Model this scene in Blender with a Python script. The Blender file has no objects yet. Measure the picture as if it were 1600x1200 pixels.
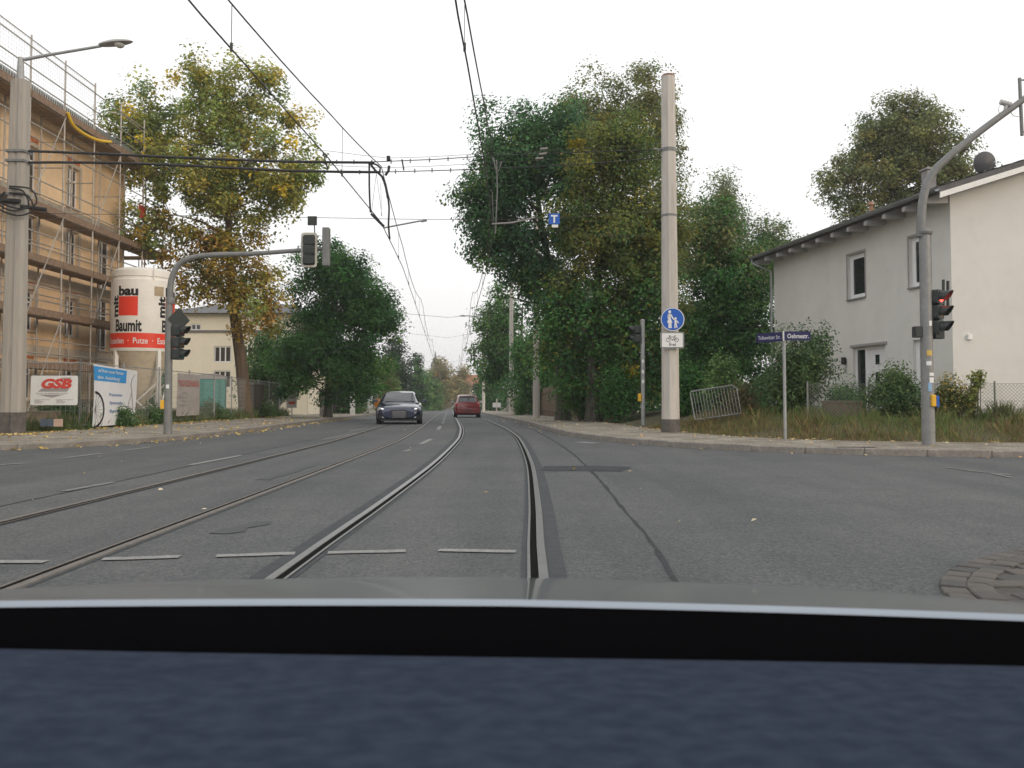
import bpy, bmesh, math, random
import numpy as np
from mathutils import Vector, Matrix

# ------------------------------------------------------------------ camera, sky, sun, exposure
sc = bpy.context.scene
F = 1350.0
PITCH = math.radians(2.3)
CAMZ = 1.0
PPY = 622.0 - F * math.tan(PITCH)          # row of the optical axis (horizon lies at row 622)
cam_d = bpy.data.cameras.new('camera')
cam = bpy.data.objects.new('camera', cam_d)
sc.collection.objects.link(cam)
sc.camera = cam
cam.location = (0, 0, CAMZ)
cam.rotation_euler = (math.pi / 2 + PITCH, 0, 0)
cam_d.sensor_width = 36.0
cam_d.lens = 36.0 * F / 1600.0
cam_d.shift_y = (PPY - 600.0) / 1600.0
cam_d.clip_start = 0.02
cam_d.clip_end = 3000.0
cam_d.dof.use_dof = True
cam_d.dof.focus_distance = 22.0
cam_d.dof.aperture_fstop = 17.0

SUN_EL, SUN_AZ = math.radians(17), math.radians(128)     # azimuth clockwise from +Y (the street ahead)
world = bpy.data.worlds.new('World')
sc.world = world
world.use_nodes = True
wn, wl = world.node_tree.nodes, world.node_tree.links
for n in list(wn): wn.remove(n)
w_out = wn.new('ShaderNodeOutputWorld')
w_bg = wn.new('ShaderNodeBackground'); w_bg.inputs['Strength'].default_value = 0.11
w_sky = wn.new('ShaderNodeTexSky'); w_sky.sky_type = 'NISHITA'; w_sky.sun_disc = False
w_sky.sun_elevation = SUN_EL; w_sky.sun_rotation = SUN_AZ
w_sky.air_density = 1.5; w_sky.dust_density = 6.0; w_sky.ozone_density = 1.0
w_geo = wn.new('ShaderNodeTexCoord')
w_sep = wn.new('ShaderNodeSeparateXYZ'); wl.new(w_geo.outputs['Generated'], w_sep.inputs[0])
w_ramp = wn.new('ShaderNodeValToRGB')      # overcast veil, brighter towards the zenith as any overcast sky is
w_ramp.color_ramp.elements[0].position = 0.0; w_ramp.color_ramp.elements[0].color = (0.80, 0.775, 0.78, 1)
w_ramp.color_ramp.elements[1].position = 0.55; w_ramp.color_ramp.elements[1].color = (1.0, 1.0, 1.0, 1)
e = w_ramp.color_ramp.elements.new(0.18); e.color = (0.93, 0.925, 0.93, 1)
wl.new(w_sep.outputs['Z'], w_ramp.inputs[0])
w_mul = wn.new('ShaderNodeVectorMath'); w_mul.operation = 'SCALE'; w_mul.inputs['Scale'].default_value = 11.2
wl.new(w_ramp.outputs[0], w_mul.inputs[0])
w_mix = wn.new('ShaderNodeMix'); w_mix.data_type = 'RGBA'; w_mix.inputs[0].default_value = 0.85
wl.new(w_sky.outputs[0], w_mix.inputs[6]); wl.new(w_mul.outputs[0], w_mix.inputs[7])
wl.new(w_mix.outputs[2], w_bg.inputs['Color']); wl.new(w_bg.outputs[0], w_out.inputs[0])

sun_d = bpy.data.lights.new('sun', 'SUN')
sun_d.energy = 0.7; sun_d.angle = math.radians(12); sun_d.color = (1.0, 0.80, 0.60)
sun = bpy.data.objects.new('sun', sun_d); sc.collection.objects.link(sun)
sd = Vector((math.sin(SUN_AZ) * math.cos(SUN_EL), math.cos(SUN_AZ) * math.cos(SUN_EL), math.sin(SUN_EL)))
sun.rotation_euler = sd.to_track_quat('Z', 'Y').to_euler()
sun.location = (20, -20, 30)

sc.view_settings.view_transform = 'Standard'
sc.view_settings.look = 'None'
sc.view_settings.exposure = 0.16
sc.view_settings.gamma = 1.0
sc.view_settings.use_curve_mapping = False
sc.cycles.max_bounces = 6
sc.cycles.diffuse_bounces = 3
sc.cycles.glossy_bounces = 3
sc.cycles.transmission_bounces = 4
sc.cycles.transparent_max_bounces = 6
sc.cycles.use_denoising = True

COL = sc.collection
rnd = random.Random(7)

# ------------------------------------------------------------------ survey helpers
def at(x, y, Y):
    """the point at street distance Y seen at photograph pixel (x, y)"""
    dx, up = (x - 800.0) / F, (PPY - y) / F
    dy = math.cos(PITCH) - up * math.sin(PITCH)
    dz = math.sin(PITCH) + up * math.cos(PITCH)
    t = Y / dy
    return Vector((dx * t, Y, CAMZ + dz * t))
def ax(x, Y, y=640): return at(x, y, Y).x
def az(y, Y): return at(800, y, Y).z
def gz(Y):
    """the street falls gently away beyond 25 m"""
    Y = np.asarray(Y, dtype=float)
    t = np.clip(Y - 24.0, 0, None)
    r = -0.0095 * (t - 8.0 * (1 - np.exp(-t / 8.0)))
    return np.maximum(r, -4.0)
def g(Y): return float(gz(Y))

KL = np.array([(-120, 9.0), (-60, 11.5), (-30, 13.6), (-16, 14.9), (-11.5, 15.5), (-9.7, 16.2), (-8.7, 17.4), (-8.1, 19.3), (-7.8, 22), (-7.75, 25),
               (-8.0, 30), (-8.5, 37), (-9.3, 48), (-10.2, 60), (-13.1, 100), (-20.4, 200), (-42, 500)], float)
KR = np.array([(120, 11.0), (60, 12.2), (20, 13.8), (8.5, 14.4), (6.5, 14.9), (4.7, 15.8), (3.5, 17.0), (2.45, 19.0), (1.85, 20.9), (1.42, 23),
               (1.08, 27.5), (0.62, 34.6), (-0.2, 46), (-1.1, 58), (-4.1, 100), (-11.4, 200), (-33, 500)], float)
def smooth_poly(P, step):
    """Catmull-Rom through the points, resampled"""
    out = []
    n = len(P)
    for i in range(n - 1):
        p0, p1, p2, p3 = P[max(i - 1, 0)], P[i], P[i + 1], P[min(i + 2, n - 1)]
        L = np.linalg.norm(p2 - p1); m = max(2, int(L / step))
        m = min(m, 40)
        for k in range(m):
            t = k / m
            out.append(0.5 * ((2 * p1) + (-p0 + p2) * t + (2 * p0 - 5 * p1 + 4 * p2 - p3) * t * t + (-p0 + 3 * p1 - 3 * p2 + p3) * t ** 3))
    out.append(P[-1])
    return np.array(out)
def smooth_line(P, step, passes=10):
    """even resampling, corners rounded by repeated averaging"""
    s = np.concatenate([[0], np.cumsum(np.linalg.norm(np.diff(P, axis=0), axis=1))]); t = np.arange(0, s[-1], step)
    Q = np.stack([np.interp(t, s, P[:, 0]), np.interp(t, s, P[:, 1])], 1)
    for _ in range(passes): Q[1:-1] = (Q[:-2] + 2 * Q[1:-1] + Q[2:]) / 4
    return Q
KLs, KRs = smooth_line(KL, 0.6), smooth_line(KR, 0.6)
def normals2d(P):
    d = np.gradient(P, axis=0); d /= np.linalg.norm(d, axis=1)[:, None]
    return np.stack([d[:, 1], -d[:, 0]], 1)        # right-hand side of the walking direction
NLs, NRs = -normals2d(KLs), normals2d(KRs)        # both point away from the carriageway
def kl(Y): return float(np.interp(Y, KL[7:, 1], KL[7:, 0]))
def kr(Y): return float(np.interp(Y, KR[7:, 1], KR[7:, 0]))
TRK = np.array([(-0.62, -30), (-0.60, 0), (-0.575, 4.9), (-0.50, 8.5), (-0.45, 13.5), (-0.53, 19.9), (-0.66, 23.5), (-1.0, 29.5), (-1.65, 38.6), (-2.7, 53), (-6.1, 100), (-13.4, 200), (-35, 500)], float)
TRK2 = np.array([(-3.36, -30), (-3.36, 0), (-3.36, 6), (-3.35, 10), (-3.36, 15), (-3.40, 20), (-3.56, 24), (-3.85, 29.5), (-4.5, 38.6), (-5.55, 53), (-8.95, 100), (-16.2, 200), (-38, 500)], float)
def trk(Y): return float(np.interp(Y, TRK[:, 1], TRK[:, 0]))

# ------------------------------------------------------------------ materials
MATS = {}
def mat(name, col, rough=0.7, metal=0.0, var=0.12, vscale=3.0, bump=0.0, bscale=40.0, spec=0.4, dirt=0.0, emit=None, coat=0.0, col2=None, streak=False):
    if name in MATS: return MATS[name]
    m = bpy.data.materials.new(name); m.use_nodes = True
    N, L = m.node_tree.nodes, m.node_tree.links
    b = N['Principled BSDF']
    b.inputs['Roughness'].default_value = rough
    b.inputs['Metallic'].default_value = metal
    b.inputs['Specular IOR Level'].default_value = spec
    if coat: b.inputs['Coat Weight'].default_value = coat; b.inputs['Coat Roughness'].default_value = 0.06
    tc = N.new('ShaderNodeTexCoord')
    mp = N.new('ShaderNodeMapping'); L.new(tc.outputs['Object'], mp.inputs[0])
    if streak: mp.inputs['Scale'].default_value = (1, 1, 0.12)
    nz = N.new('ShaderNodeTexNoise'); nz.inputs['Scale'].default_value = vscale; nz.inputs['Detail'].default_value = 6; nz.inputs['Roughness'].default_value = 0.65
    L.new(mp.outputs[0], nz.inputs['Vector'])
    rp = N.new('ShaderNodeValToRGB')
    c2 = col2 if col2 else tuple(min(1, c * (1 + var)) for c in col)
    c1 = tuple(c * (1 - var) for c in col)
    rp.color_ramp.elements[0].position = 0.3; rp.color_ramp.elements[0].color = (*c1, 1)
    rp.color_ramp.elements[1].position = 0.7; rp.color_ramp.elements[1].color = (*c2, 1)
    L.new(nz.outputs['Fac'], rp.inputs[0])
    src = rp.outputs[0]
    if dirt:
        n2 = N.new('ShaderNodeTexNoise'); n2.inputs['Scale'].default_value = vscale * 4.3; n2.inputs['Detail'].default_value = 8
        L.new(mp.outputs[0], n2.inputs['Vector'])
        r2 = N.new('ShaderNodeValToRGB'); r2.color_ramp.elements[0].position = 0.5; r2.color_ramp.elements[0].color = (0, 0, 0, 1)
        r2.color_ramp.elements[1].position = 0.75; r2.color_ramp.elements[1].color = (dirt, dirt, dirt, 1)
        L.new(n2.outputs['Fac'], r2.inputs[0])
        mx = N.new('ShaderNodeMix'); mx.data_type = 'RGBA'
        L.new(r2.outputs[0], mx.inputs[0]); L.new(src, mx.inputs[6]); mx.inputs[7].default_value = (0.07, 0.06, 0.05, 1)
        src = mx.outputs[2]
    L.new(src, b.inputs['Base Color'])
    if bump:
        n3 = N.new('ShaderNodeTexNoise'); n3.inputs['Scale'].default_value = bscale; n3.inputs['Detail'].default_value = 5
        L.new(tc.outputs['Object'], n3.inputs['Vector'])
        bp = N.new('ShaderNodeBump'); bp.inputs['Strength'].default_value = bump; bp.inputs['Distance'].default_value = 0.02
        L.new(n3.outputs['Fac'], bp.inputs['Height']); L.new(bp.outputs[0], b.inputs['Normal'])
    if emit:
        b.inputs['Emission Color'].default_value = (*emit[0], 1); b.inputs['Emission Strength'].default_value = emit[1]
    MATS[name] = m
    return m

def leaf_mat(name, trans=0.3, rough=0.6):
    if name in MATS: return MATS[name]
    m = bpy.data.materials.new(name); m.use_nodes = True
    N, L = m.node_tree.nodes, m.node_tree.links
    b = N['Principled BSDF']; out = N['Material Output']
    b.inputs['Roughness'].default_value = rough; b.inputs['Specular IOR Level'].default_value = 0.25
    at_ = N.new('ShaderNodeAttribute'); at_.attribute_name = 'tint'
    ge = N.new('ShaderNodeNewGeometry')
    hs = N.new('ShaderNodeHueSaturation')
    mr = N.new('ShaderNodeMapRange'); mr.inputs[3].default_value = 0.7; mr.inputs[4].default_value = 1.3
    L.new(ge.outputs['Random Per Island'], mr.inputs[0]); L.new(mr.outputs[0], hs.inputs['Value'])
    L.new(at_.outputs['Color'], hs.inputs['Color'])
    L.new(hs.outputs[0], b.inputs['Base Color'])
    tr = N.new('ShaderNodeBsdfTranslucent'); L.new(hs.outputs[0], tr.inputs['Color'])
    mx = N.new('ShaderNodeMixShader'); mx.inputs[0].default_value = trans
    L.new(b.outputs[0], mx.inputs[1]); L.new(tr.outputs[0], mx.inputs[2]); L.new(mx.outputs[0], out.inputs[0])
    MATS[name] = m
    return m

def glass_mat(name, col=(0.02, 0.025, 0.03), rough=0.04):
    return mat(name, col, rough=rough, spec=0.9, var=0.05)

# ------------------------------------------------------------------ mesh helpers
class MB:
    def __init__(s): s.v = []; s.f = []; s.m = []
    def add(s, vs, fs, mi=0):
        o = len(s.v); s.v += [tuple(v) for v in vs]
        s.f += [tuple(i + o for i in f) for f in fs]; s.m += [mi] * len(fs)
        return s
    def box(s, c, d, rz=0.0, mi=0, M=None):
        hx, hy, hz = d[0] / 2, d[1] / 2, d[2] / 2
        vs = [Vector((x, y, z)) for z in (-hz, hz) for y in (-hy, hy) for x in (-hx, hx)]
        if M is None: M = Matrix.Rotation(rz, 3, 'Z')
        c = Vector(c)
        vs = [M @ v + c for v in vs]
        return s.add(vs, [(0, 2, 3, 1), (4, 5, 7, 6), (0, 1, 5, 4), (2, 6, 7, 3), (0, 4, 6, 2), (1, 3, 7, 5)], mi)
    def b2(s, x0, x1, y0, y1, z0, z1, mi=0):
        return s.box(((x0 + x1) / 2, (y0 + y1) / 2, (z0 + z1) / 2), (abs(x1 - x0), abs(y1 - y0), abs(z1 - z0)), mi=mi)
    def tube(s, path, r, n=8, caps=True, mi=0):
        path = [Vector(p) for p in path]
        k = len(path)
        rs = r if hasattr(r, '__len__') else [r] * k
        up = Vector((0, 0, 1)); vs = []
        prev = None
        for i, p in enumerate(path):
            t = (path[min(i + 1, k - 1)] - path[max(i - 1, 0)])
            t = t.normalized() if t.length > 1e-9 else Vector((0, 0, 1))
            if prev is None:
                a = t.cross(up)
                if a.length < 1e-3: a = t.cross(Vector((0, 1, 0)))
                a.normalize()
            else:
                a = prev - t * prev.dot(t)
                a = a.normalized() if a.length > 1e-6 else t.orthogonal().normalized()
            prev = a; b = t.cross(a)
            for j in range(n):
                w = 2 * math.pi * (j + 0.5) / n
                vs.append(p + (a * math.cos(w) + b * math.sin(w)) * rs[i])
        fs = []
        for i in range(k - 1):
            for j in range(n):
                j2 = (j + 1) % n
                fs.append((i * n + j, i * n + j2, (i + 1) * n + j2, (i + 1) * n + j))
        if caps:
            fs.append(tuple(range(n - 1, -1, -1))); fs.append(tuple((k - 1) * n + j for j in range(n)))
        return s.add(vs, fs, mi)
    def lathe(s, prof, n=24, c=(0, 0, 0), mi=0, a0=0.0, a1=2 * math.pi):
        full = abs(a1 - a0 - 2 * math.pi) < 1e-6
        m = n if full else n + 1
        vs = [(c[0] + r * math.cos(a0 + (a1 - a0) * j / n), c[1] + r * math.sin(a0 + (a1 - a0) * j / n), c[2] + z) for r, z in prof for j in range(m)]
        fs = []
        for i in range(len(prof) - 1):
            for j in range(n):
                j2 = (j + 1) % m
                fs.append((i * m + j, i * m + j2, (i + 1) * m + j2, (i + 1) * m + j))
        return s.add(vs, fs, mi)
    def prism(s, poly, fn, d0, d1, mi=0):
        """poly: 2-d outline; fn(u, v, d) -> 3-d point; a solid between depths d0 and d1"""
        n = len(poly)
        vs = [fn(u, v, d0) for u, v in poly] + [fn(u, v, d1) for u, v in poly]
        fs = [tuple(range(n - 1, -1, -1)), tuple(range(n, 2 * n))]
        for i in range(n):
            j = (i + 1) % n
            fs.append((i, j, n + j, n + i))
        return s.add(vs, fs, mi)
    def mesh(s, name, mats=None, smooth=False, sharp=35):
        me = bpy.data.meshes.new(name)
        me.from_pydata(s.v, [], s.f)
        if mats is not None:
            for m_ in (mats if isinstance(mats, (list, tuple)) else [mats]): me.materials.append(m_)
            if any(s.m): me.polygons.foreach_set('material_index', s.m)
        if smooth:
            me.polygons.foreach_set('use_smooth', [True] * len(me.polygons))
            me.set_sharp_from_angle(angle=math.radians(sharp))
        me.update()
        return me
    def build(s, name, mats=None, parent=None, smooth=False, bevel=0.0, sharp=35, fix=True, label=None):
        me = s.mesh(name, mats, smooth, sharp)
        if fix:
            bm = bmesh.new(); bm.from_mesh(me); bmesh.ops.recalc_face_normals(bm, faces=bm.faces); bm.to_mesh(me); bm.free()
        o = bpy.data.objects.new(name, me); COL.objects.link(o)
        if parent is not None: o.parent = parent
        if bevel:
            md = o.modifiers.new('bevel', 'BEVEL'); md.width = bevel; md.segments = 2; md.limit_method = 'ANGLE'
        if label: o['label'] = label
        return o

def obj(name, me, parent=None, loc=(0, 0, 0), rz=0.0):
    o = bpy.data.objects.new(name, me); COL.objects.link(o)
    o.location = loc; o.rotation_euler = (0, 0, rz)
    if parent is not None: o.parent = parent
    return o
def thing(name, label, cat, loc=(0, 0, 0), rz=0.0, group=None):
    o = bpy.data.objects.new(name, None); COL.objects.link(o)
    o.empty_display_size = 0.2
    o.location = loc; o.rotation_euler = (0, 0, rz)
    o['label'] = label; o['category'] = cat
    if group: o['group'] = group
    return o
def tag(o, label, cat, group=None, kind=None):
    o['label'] = label
    if cat: o['category'] = cat
    if group: o['group'] = group
    if kind: o['kind'] = kind
    return o
def struct(o): o['kind'] = 'structure'; return o
def copy_tree(o, parent=None):
    c = o.copy(); COL.objects.link(c); c.parent = parent
    for ch in list(o.children): copy_tree(ch, c)
    return c

def text_geo(s, size=1.0, bold=0.0, shear=0.0, space=1.0):
    """outline of a line of writing as flat verts and faces, left-aligned on the base line"""
    cu = bpy.data.curves.new('writing', 'FONT'); cu.body = s; cu.size = size; cu.offset = bold; cu.shear = shear; cu.resolution_u = 3
    cu.space_character = space
    o = bpy.data.objects.new('writing', cu); COL.objects.link(o)
    dg = bpy.context.evaluated_depsgraph_get(); dg.update()
    me = o.evaluated_get(dg).to_mesh()
    vs = [tuple(v.co) for v in me.vertices]; fs = [tuple(p.vertices) for p in me.polygons]
    bpy.data.objects.remove(o); bpy.data.curves.remove(cu)
    return vs, fs
def text_w(vs): return max(v[0] for v in vs) - min(v[0] for v in vs)
def put_text(name, s, fn, material, parent, height, width=None, bold=0.0, center=True, shear=0.0):
    """fn(u, v) -> 3-d; letters with capitals `height` tall, squeezed to `width`"""
    vs, fs = text_geo(s, 1.0, bold, shear)
    x0, x1 = min(v[0] for v in vs), max(v[0] for v in vs)
    k = height / 0.70
    kx = k if width is None else width / (x1 - x0)
    cx = (x0 + x1) / 2 if center else x0
    mb = MB(); mb.add([fn((v[0] - cx) * kx, v[1] * k) for v in vs], fs)
    return mb.build(name, material, parent, fix=False)

def leaves_mesh(name, P, Nrm, size, cols, material, aspect=0.76, fold=True):
    """one rhombic leaf per point"""
    n = len(P)
    rs = np.random.RandomState(n % 9973)
    a = np.cross(Nrm, rs.normal(size=(n, 3))); a /= np.linalg.norm(a, axis=1)[:, None] + 1e-9
    b = np.cross(Nrm, a)
    sz = np.asarray(size)[:, None] if np.ndim(size) else np.full((n, 1), size)
    v = np.empty((n, 4, 3), np.float32)
    v[:, 0] = P - a * sz * 0.5
    v[:, 2] = P + a * sz * 0.5
    v[:, 1] = P + b * sz * 0.5 * aspect + Nrm * sz * 0.12 - a * sz * 0.05
    v[:, 3] = P - b * sz * 0.5 * aspect + Nrm * sz * 0.12 - a * sz * 0.05
    me = bpy.data.meshes.new(name)
    me.vertices.add(4 * n); me.vertices.foreach_set('co', v.reshape(-1))
    me.loops.add(4 * n); me.loops.foreach_set('vertex_index', np.arange(4 * n, dtype=np.int32))
    me.polygons.add(n); me.polygons.foreach_set('loop_start', np.arange(0, 4 * n, 4, dtype=np.int32))
    at_ = me.attributes.new('tint', 'FLOAT_COLOR', 'POINT')
    c4 = np.ones((n, 4, 4), np.float32); c4[:, :, :3] = np.asarray(cols)[:, None, :]
    at_.data.foreach_set('color', c4.reshape(-1))
    me.materials.append(material)
    me.update(calc_edges=True); me.validate()
    return me

def grid_mesh(name, xs, ys, zf, material):
    X, Y = np.meshgrid(xs, ys); Z = zf(X, Y)
    nx, ny = len(xs), len(ys)
    v = np.stack([X, Y, Z], -1).reshape(-1, 3)
    i = np.arange(nx * ny).reshape(ny, nx)
    f = np.stack([i[:-1, :-1], i[:-1, 1:], i[1:, 1:], i[1:, :-1]], -1).reshape(-1, 4)
    me = bpy.data.meshes.new(name); me.from_pydata(v.tolist(), [], f.tolist()); me.materials.append(material); me.update()
    me.polygons.foreach_set('use_smooth', [True] * len(me.polygons))
    return me
def strip(mb, A, B, zA, zB, mi=0):
    n = len(A)
    vs = [(A[i][0], A[i][1], zA[i]) for i in range(n)] + [(B[i][0], B[i][1], zB[i]) for i in range(n)]
    mb.add(vs, [(i, i + 1, n + i + 1, n + i) for i in range(n - 1)], mi)

# ------------------------------------------------------------------ ground materials
def asphalt_mat():
    m = bpy.data.materials.new('asphalt'); m.use_nodes = True
    N, L = m.node_tree.nodes, m.node_tree.links
    b = N['Principled BSDF']; b.inputs['Roughness'].default_value = 0.82; b.inputs['Specular IOR Level'].default_value = 0.35
    tc = N.new('ShaderNodeTexCoord')
    def noise(scale, detail=6, rough=0.6, sx=1, sy=1):
        mp = N.new('ShaderNodeMapping'); mp.inputs['Scale'].default_value = (sx, sy, 1); L.new(tc.outputs['Object'], mp.inputs[0])
        n = N.new('ShaderNodeTexNoise'); n.inputs['Scale'].default_value = scale; n.inputs['Detail'].default_value = detail; n.inputs['Roughness'].default_value = rough
        L.new(mp.outputs[0], n.inputs['Vector']); return n.outputs['Fac']
    def ramp(fac, p0, c0, p1, c1):
        r = N.new('ShaderNodeValToRGB'); r.color_ramp.elements[0].position = p0; r.color_ramp.elements[0].color = (*c0, 1)
        r.color_ramp.elements[1].position = p1; r.color_ramp.elements[1].color = (*c1, 1); L.new(fac, r.inputs[0]); return r.outputs[0]
    def mult(a, b_):
        x = N.new('ShaderNodeMix'); x.data_type = 'RGBA'; x.blend_type = 'MULTIPLY'; x.inputs[0].default_value = 1.0
        L.new(a, x.inputs[6]); L.new(b_, x.inputs[7]); return x.outputs[2]
    base = ramp(noise(0.35, 5, 0.55), 0.3, (0.078, 0.087, 0.094), 0.7, (0.105, 0.112, 0.118))
    # worn wheel paths along the street and streaks of wear
    lane = ramp(noise(1.1, 4, 0.6, 1.0, 0.06), 0.35, (0.80, 0.81, 0.83), 0.68, (1.12, 1.11, 1.10))
    patch = ramp(noise(1.6, 5, 0.6), 0.35, (0.92, 0.92, 0.92), 0.65, (1.05, 1.045, 1.03))
    grit = ramp(noise(90, 2, 0.8), 0.32, (0.64, 0.64, 0.64), 0.70, (1.34, 1.32, 1.28))
    v = N.new('ShaderNodeTexVoronoi'); v.inputs['Scale'].default_value = 60; L.new(tc.outputs['Object'], v.inputs['Vector'])
    vc = N.new('ShaderNodeSeparateColor'); L.new(v.outputs['Color'], vc.inputs[0])
    stones = ramp(vc.outputs[0], 0.1, (0.72, 0.72, 0.74), 0.95, (1.32, 1.28, 1.2))
    c = mult(mult(mult(base, lane), patch), mult(grit, stones))
    L.new(c, b.inputs['Base Color'])
    bp = N.new('ShaderNodeBump'); bp.inputs['Strength'].default_value = 0.55; bp.inputs['Distance'].default_value = 0.006
    L.new(v.outputs['Distance'], bp.inputs['Height']); L.new(bp.outputs[0], b.inputs['Normal'])
    return m
M_ASPH = asphalt_mat()

def setts_mat(name, c0, c1, scale=11.0):
    m = bpy.data.materials.new(name); m.use_nodes = True
    N, L = m.node_tree.nodes, m.node_tree.links
    b = N['Principled BSDF']; b.inputs['Roughness'].default_value = 0.85
    tc = N.new('ShaderNodeTexCoord')
    v = N.new('ShaderNodeTexVoronoi'); v.inputs['Scale'].default_value = scale; v.inputs['Randomness'].default_value = 0.7
    L.new(tc.outputs['Object'], v.inputs['Vector'])
    s = N.new('ShaderNodeSeparateColor'); L.new(v.outputs['Color'], s.inputs[0])
    r = N.new('ShaderNodeValToRGB'); r.color_ramp.elements[0].color = (*c0, 1); r.color_ramp.elements[1].color = (*c1, 1); L.new(s.outputs[0], r.inputs[0])
    n = N.new('ShaderNodeTexNoise'); n.inputs['Scale'].default_value = 1.4; n.inputs['Detail'].default_value = 8; L.new(tc.outputs['Object'], n.inputs['Vector'])
    r2 = N.new('ShaderNodeValToRGB'); r2.color_ramp.elements[0].position = 0.35; r2.color_ramp.elements[0].color = (0.62, 0.58, 0.52, 1)
    r2.color_ramp.elements[1].position = 0.65; r2.color_ramp.elements[1].color = (1.1, 1.08, 1.02, 1); L.new(n.outputs['Fac'], r2.inputs[0])
    x = N.new('ShaderNodeMix'); x.data_type = 'RGBA'; x.blend_type = 'MULTIPLY'; x.inputs[0].default_value = 1
    L.new(r.outputs[0], x.inputs[6]); L.new(r2.outputs[0], x.inputs[7])
    v2 = N.new('ShaderNodeTexVoronoi'); v2.feature = 'DISTANCE_TO_EDGE'; v2.inputs['Scale'].default_value = scale; v2.inputs['Randomness'].default_value = 0.7
    L.new(tc.outputs['Object'], v2.inputs['Vector'])
    r3 = N.new('ShaderNodeValToRGB'); r3.color_ramp.elements[0].position = 0.02; r3.color_ramp.elements[0].color = (0.4, 0.36, 0.3, 1)
    r3.color_ramp.elements[1].position = 0.1; r3.color_ramp.elements[1].color = (1, 1, 1, 1); L.new(v2.outputs['Distance'], r3.inputs[0])
    y = N.new('ShaderNodeMix'); y.data_type = 'RGBA'; y.blend_type = 'MULTIPLY'; y.inputs[0].default_value = 1
    L.new(x.outputs[2], y.inputs[6]); L.new(r3.outputs[0], y.inputs[7])
    L.new(y.outputs[2], b.inputs['Base Color'])
    bp = N.new('ShaderNodeBump'); bp.inputs['Strength'].default_value = 0.5; bp.inputs['Distance'].default_value = 0.01
    L.new(r3.outputs[0], bp.inputs['Height']); L.new(bp.outputs[0], b.inputs['Normal'])
    return m
M_SETT = setts_mat('pavement_setts', (0.25, 0.235, 0.205), (0.37, 0.345, 0.30))
M_SOIL = mat('soil', (0.105, 0.085, 0.055), 0.95, var=0.4, vscale=2.5, bump=0.9, bscale=14, col2=(0.12, 0.115, 0.055))
M_KERB = mat('kerb_granite', (0.235, 0.215, 0.19), 0.85, var=0.25, vscale=5, bump=0.3, bscale=60, dirt=0.5)
M_PAINT = mat('road_paint', (0.25, 0.25, 0.245), 0.7, var=0.25, vscale=22, dirt=0.85)
M_PAINTW = mat('road_paint_worn', (0.19, 0.19, 0.185), 0.75, var=0.25, vscale=18, dirt=0.9)
M_TAR = mat('tar_seal', (0.044, 0.047, 0.051), 0.8, spec=0.15, var=0.3, vscale=9)
M_TARW = mat('tar_patch', (0.052, 0.056, 0.060), 0.85, spec=0.15, var=0.2, vscale=14, bump=0.3, bscale=120)
M_RAIL = mat('rail_steel', (0.27, 0.27, 0.265), 0.42, metal=0.85, var=0.12, vscale=14)
M_RAILD = mat('rail_dull', (0.17, 0.155, 0.14), 0.5, metal=0.5, var=0.25, vscale=10)
M_GROOVE = mat('rail_groove', (0.009, 0.009, 0.009), 0.95, spec=0.04, var=0.4, vscale=30)
M_CONC = mat('mast_concrete', (0.54, 0.505, 0.46), 0.88, var=0.13, vscale=2.2, bump=0.25, bscale=70, dirt=0.22, streak=True)
M_CONCD = mat('concrete_dark', (0.12, 0.11, 0.10), 0.92, var=0.3, vscale=6, bump=0.3, bscale=50)
M_GALV = mat('galvanised_steel', (0.36, 0.37, 0.37), 0.5, metal=0.45, var=0.18, vscale=6, dirt=0.25)
M_POLE = mat('signal_pole_grey', (0.25, 0.255, 0.25), 0.55, metal=0.3, var=0.15, vscale=6, dirt=0.25)
M_GALVD = mat('grey_painted_steel', (0.20, 0.205, 0.20), 0.55, metal=0.2, var=0.15, vscale=5, dirt=0.2)
M_BLACK = mat('black_plastic', (0.022, 0.024, 0.023), 0.5, var=0.2)
M_SIGNAL = mat('signal_housing', (0.03, 0.037, 0.035), 0.5, var=0.2, vscale=8, dirt=0.2)
M_YEL = mat('yellow_box', (0.75, 0.42, 0.03), 0.45, var=0.08)
M_WHITE = mat('white_paint', (0.78, 0.78, 0.76), 0.5, var=0.05, dirt=0.12)
M_WIRE = mat('cable_black', (0.02, 0.02, 0.021), 0.6, var=0.2)
M_WIREC = mat('contact_copper', (0.055, 0.05, 0.045), 0.5, metal=0.3, var=0.2)
M_BARK = mat('bark', (0.13, 0.095, 0.065), 0.95, var=0.35, vscale=5, bump=0.9, bscale=16, streak=True)
M_BARKG = mat('bark_grey', (0.10, 0.09, 0.075), 0.95, var=0.35, vscale=5, bump=0.9, bscale=16, streak=True)
M_WOOD = mat('weathered_wood', (0.16, 0.12, 0.085), 0.85, var=0.3, vscale=7, bump=0.3, bscale=30)

# ------------------------------------------------------------------ ground and road
def side_dist(X, Y):
    """metres behind the kerb (positive on pavements and gardens, negative on the carriageway)"""
    P = np.stack([X.ravel(), Y.ravel()], 1)
    res = np.full(len(P), -1e9)
    sid = np.zeros(len(P), int)
    for k, (K, Nn) in enumerate(((KLs, NLs), (KRs, NRs))):
        for s0 in range(0, len(P), 20000):
            Q = P[s0:s0 + 20000]
            d = ((Q[:, None, :] - K[None, ::2, :]) ** 2).sum(-1)
            i = d.argmin(1) * 2
            sgn = ((Q - K[i]) * Nn[i]).sum(1)
            val = np.where(sgn > 0, np.sqrt(d.min(1)), -np.sqrt(d.min(1)))
            better = val > res[s0:s0 + 20000]
            res[s0:s0 + 20000] = np.where(better, val, res[s0:s0 + 20000])
            sid[s0:s0 + 20000] = np.where(better, k, sid[s0:s0 + 20000])
    return res.reshape(X.shape), sid.reshape(X.shape)
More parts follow.
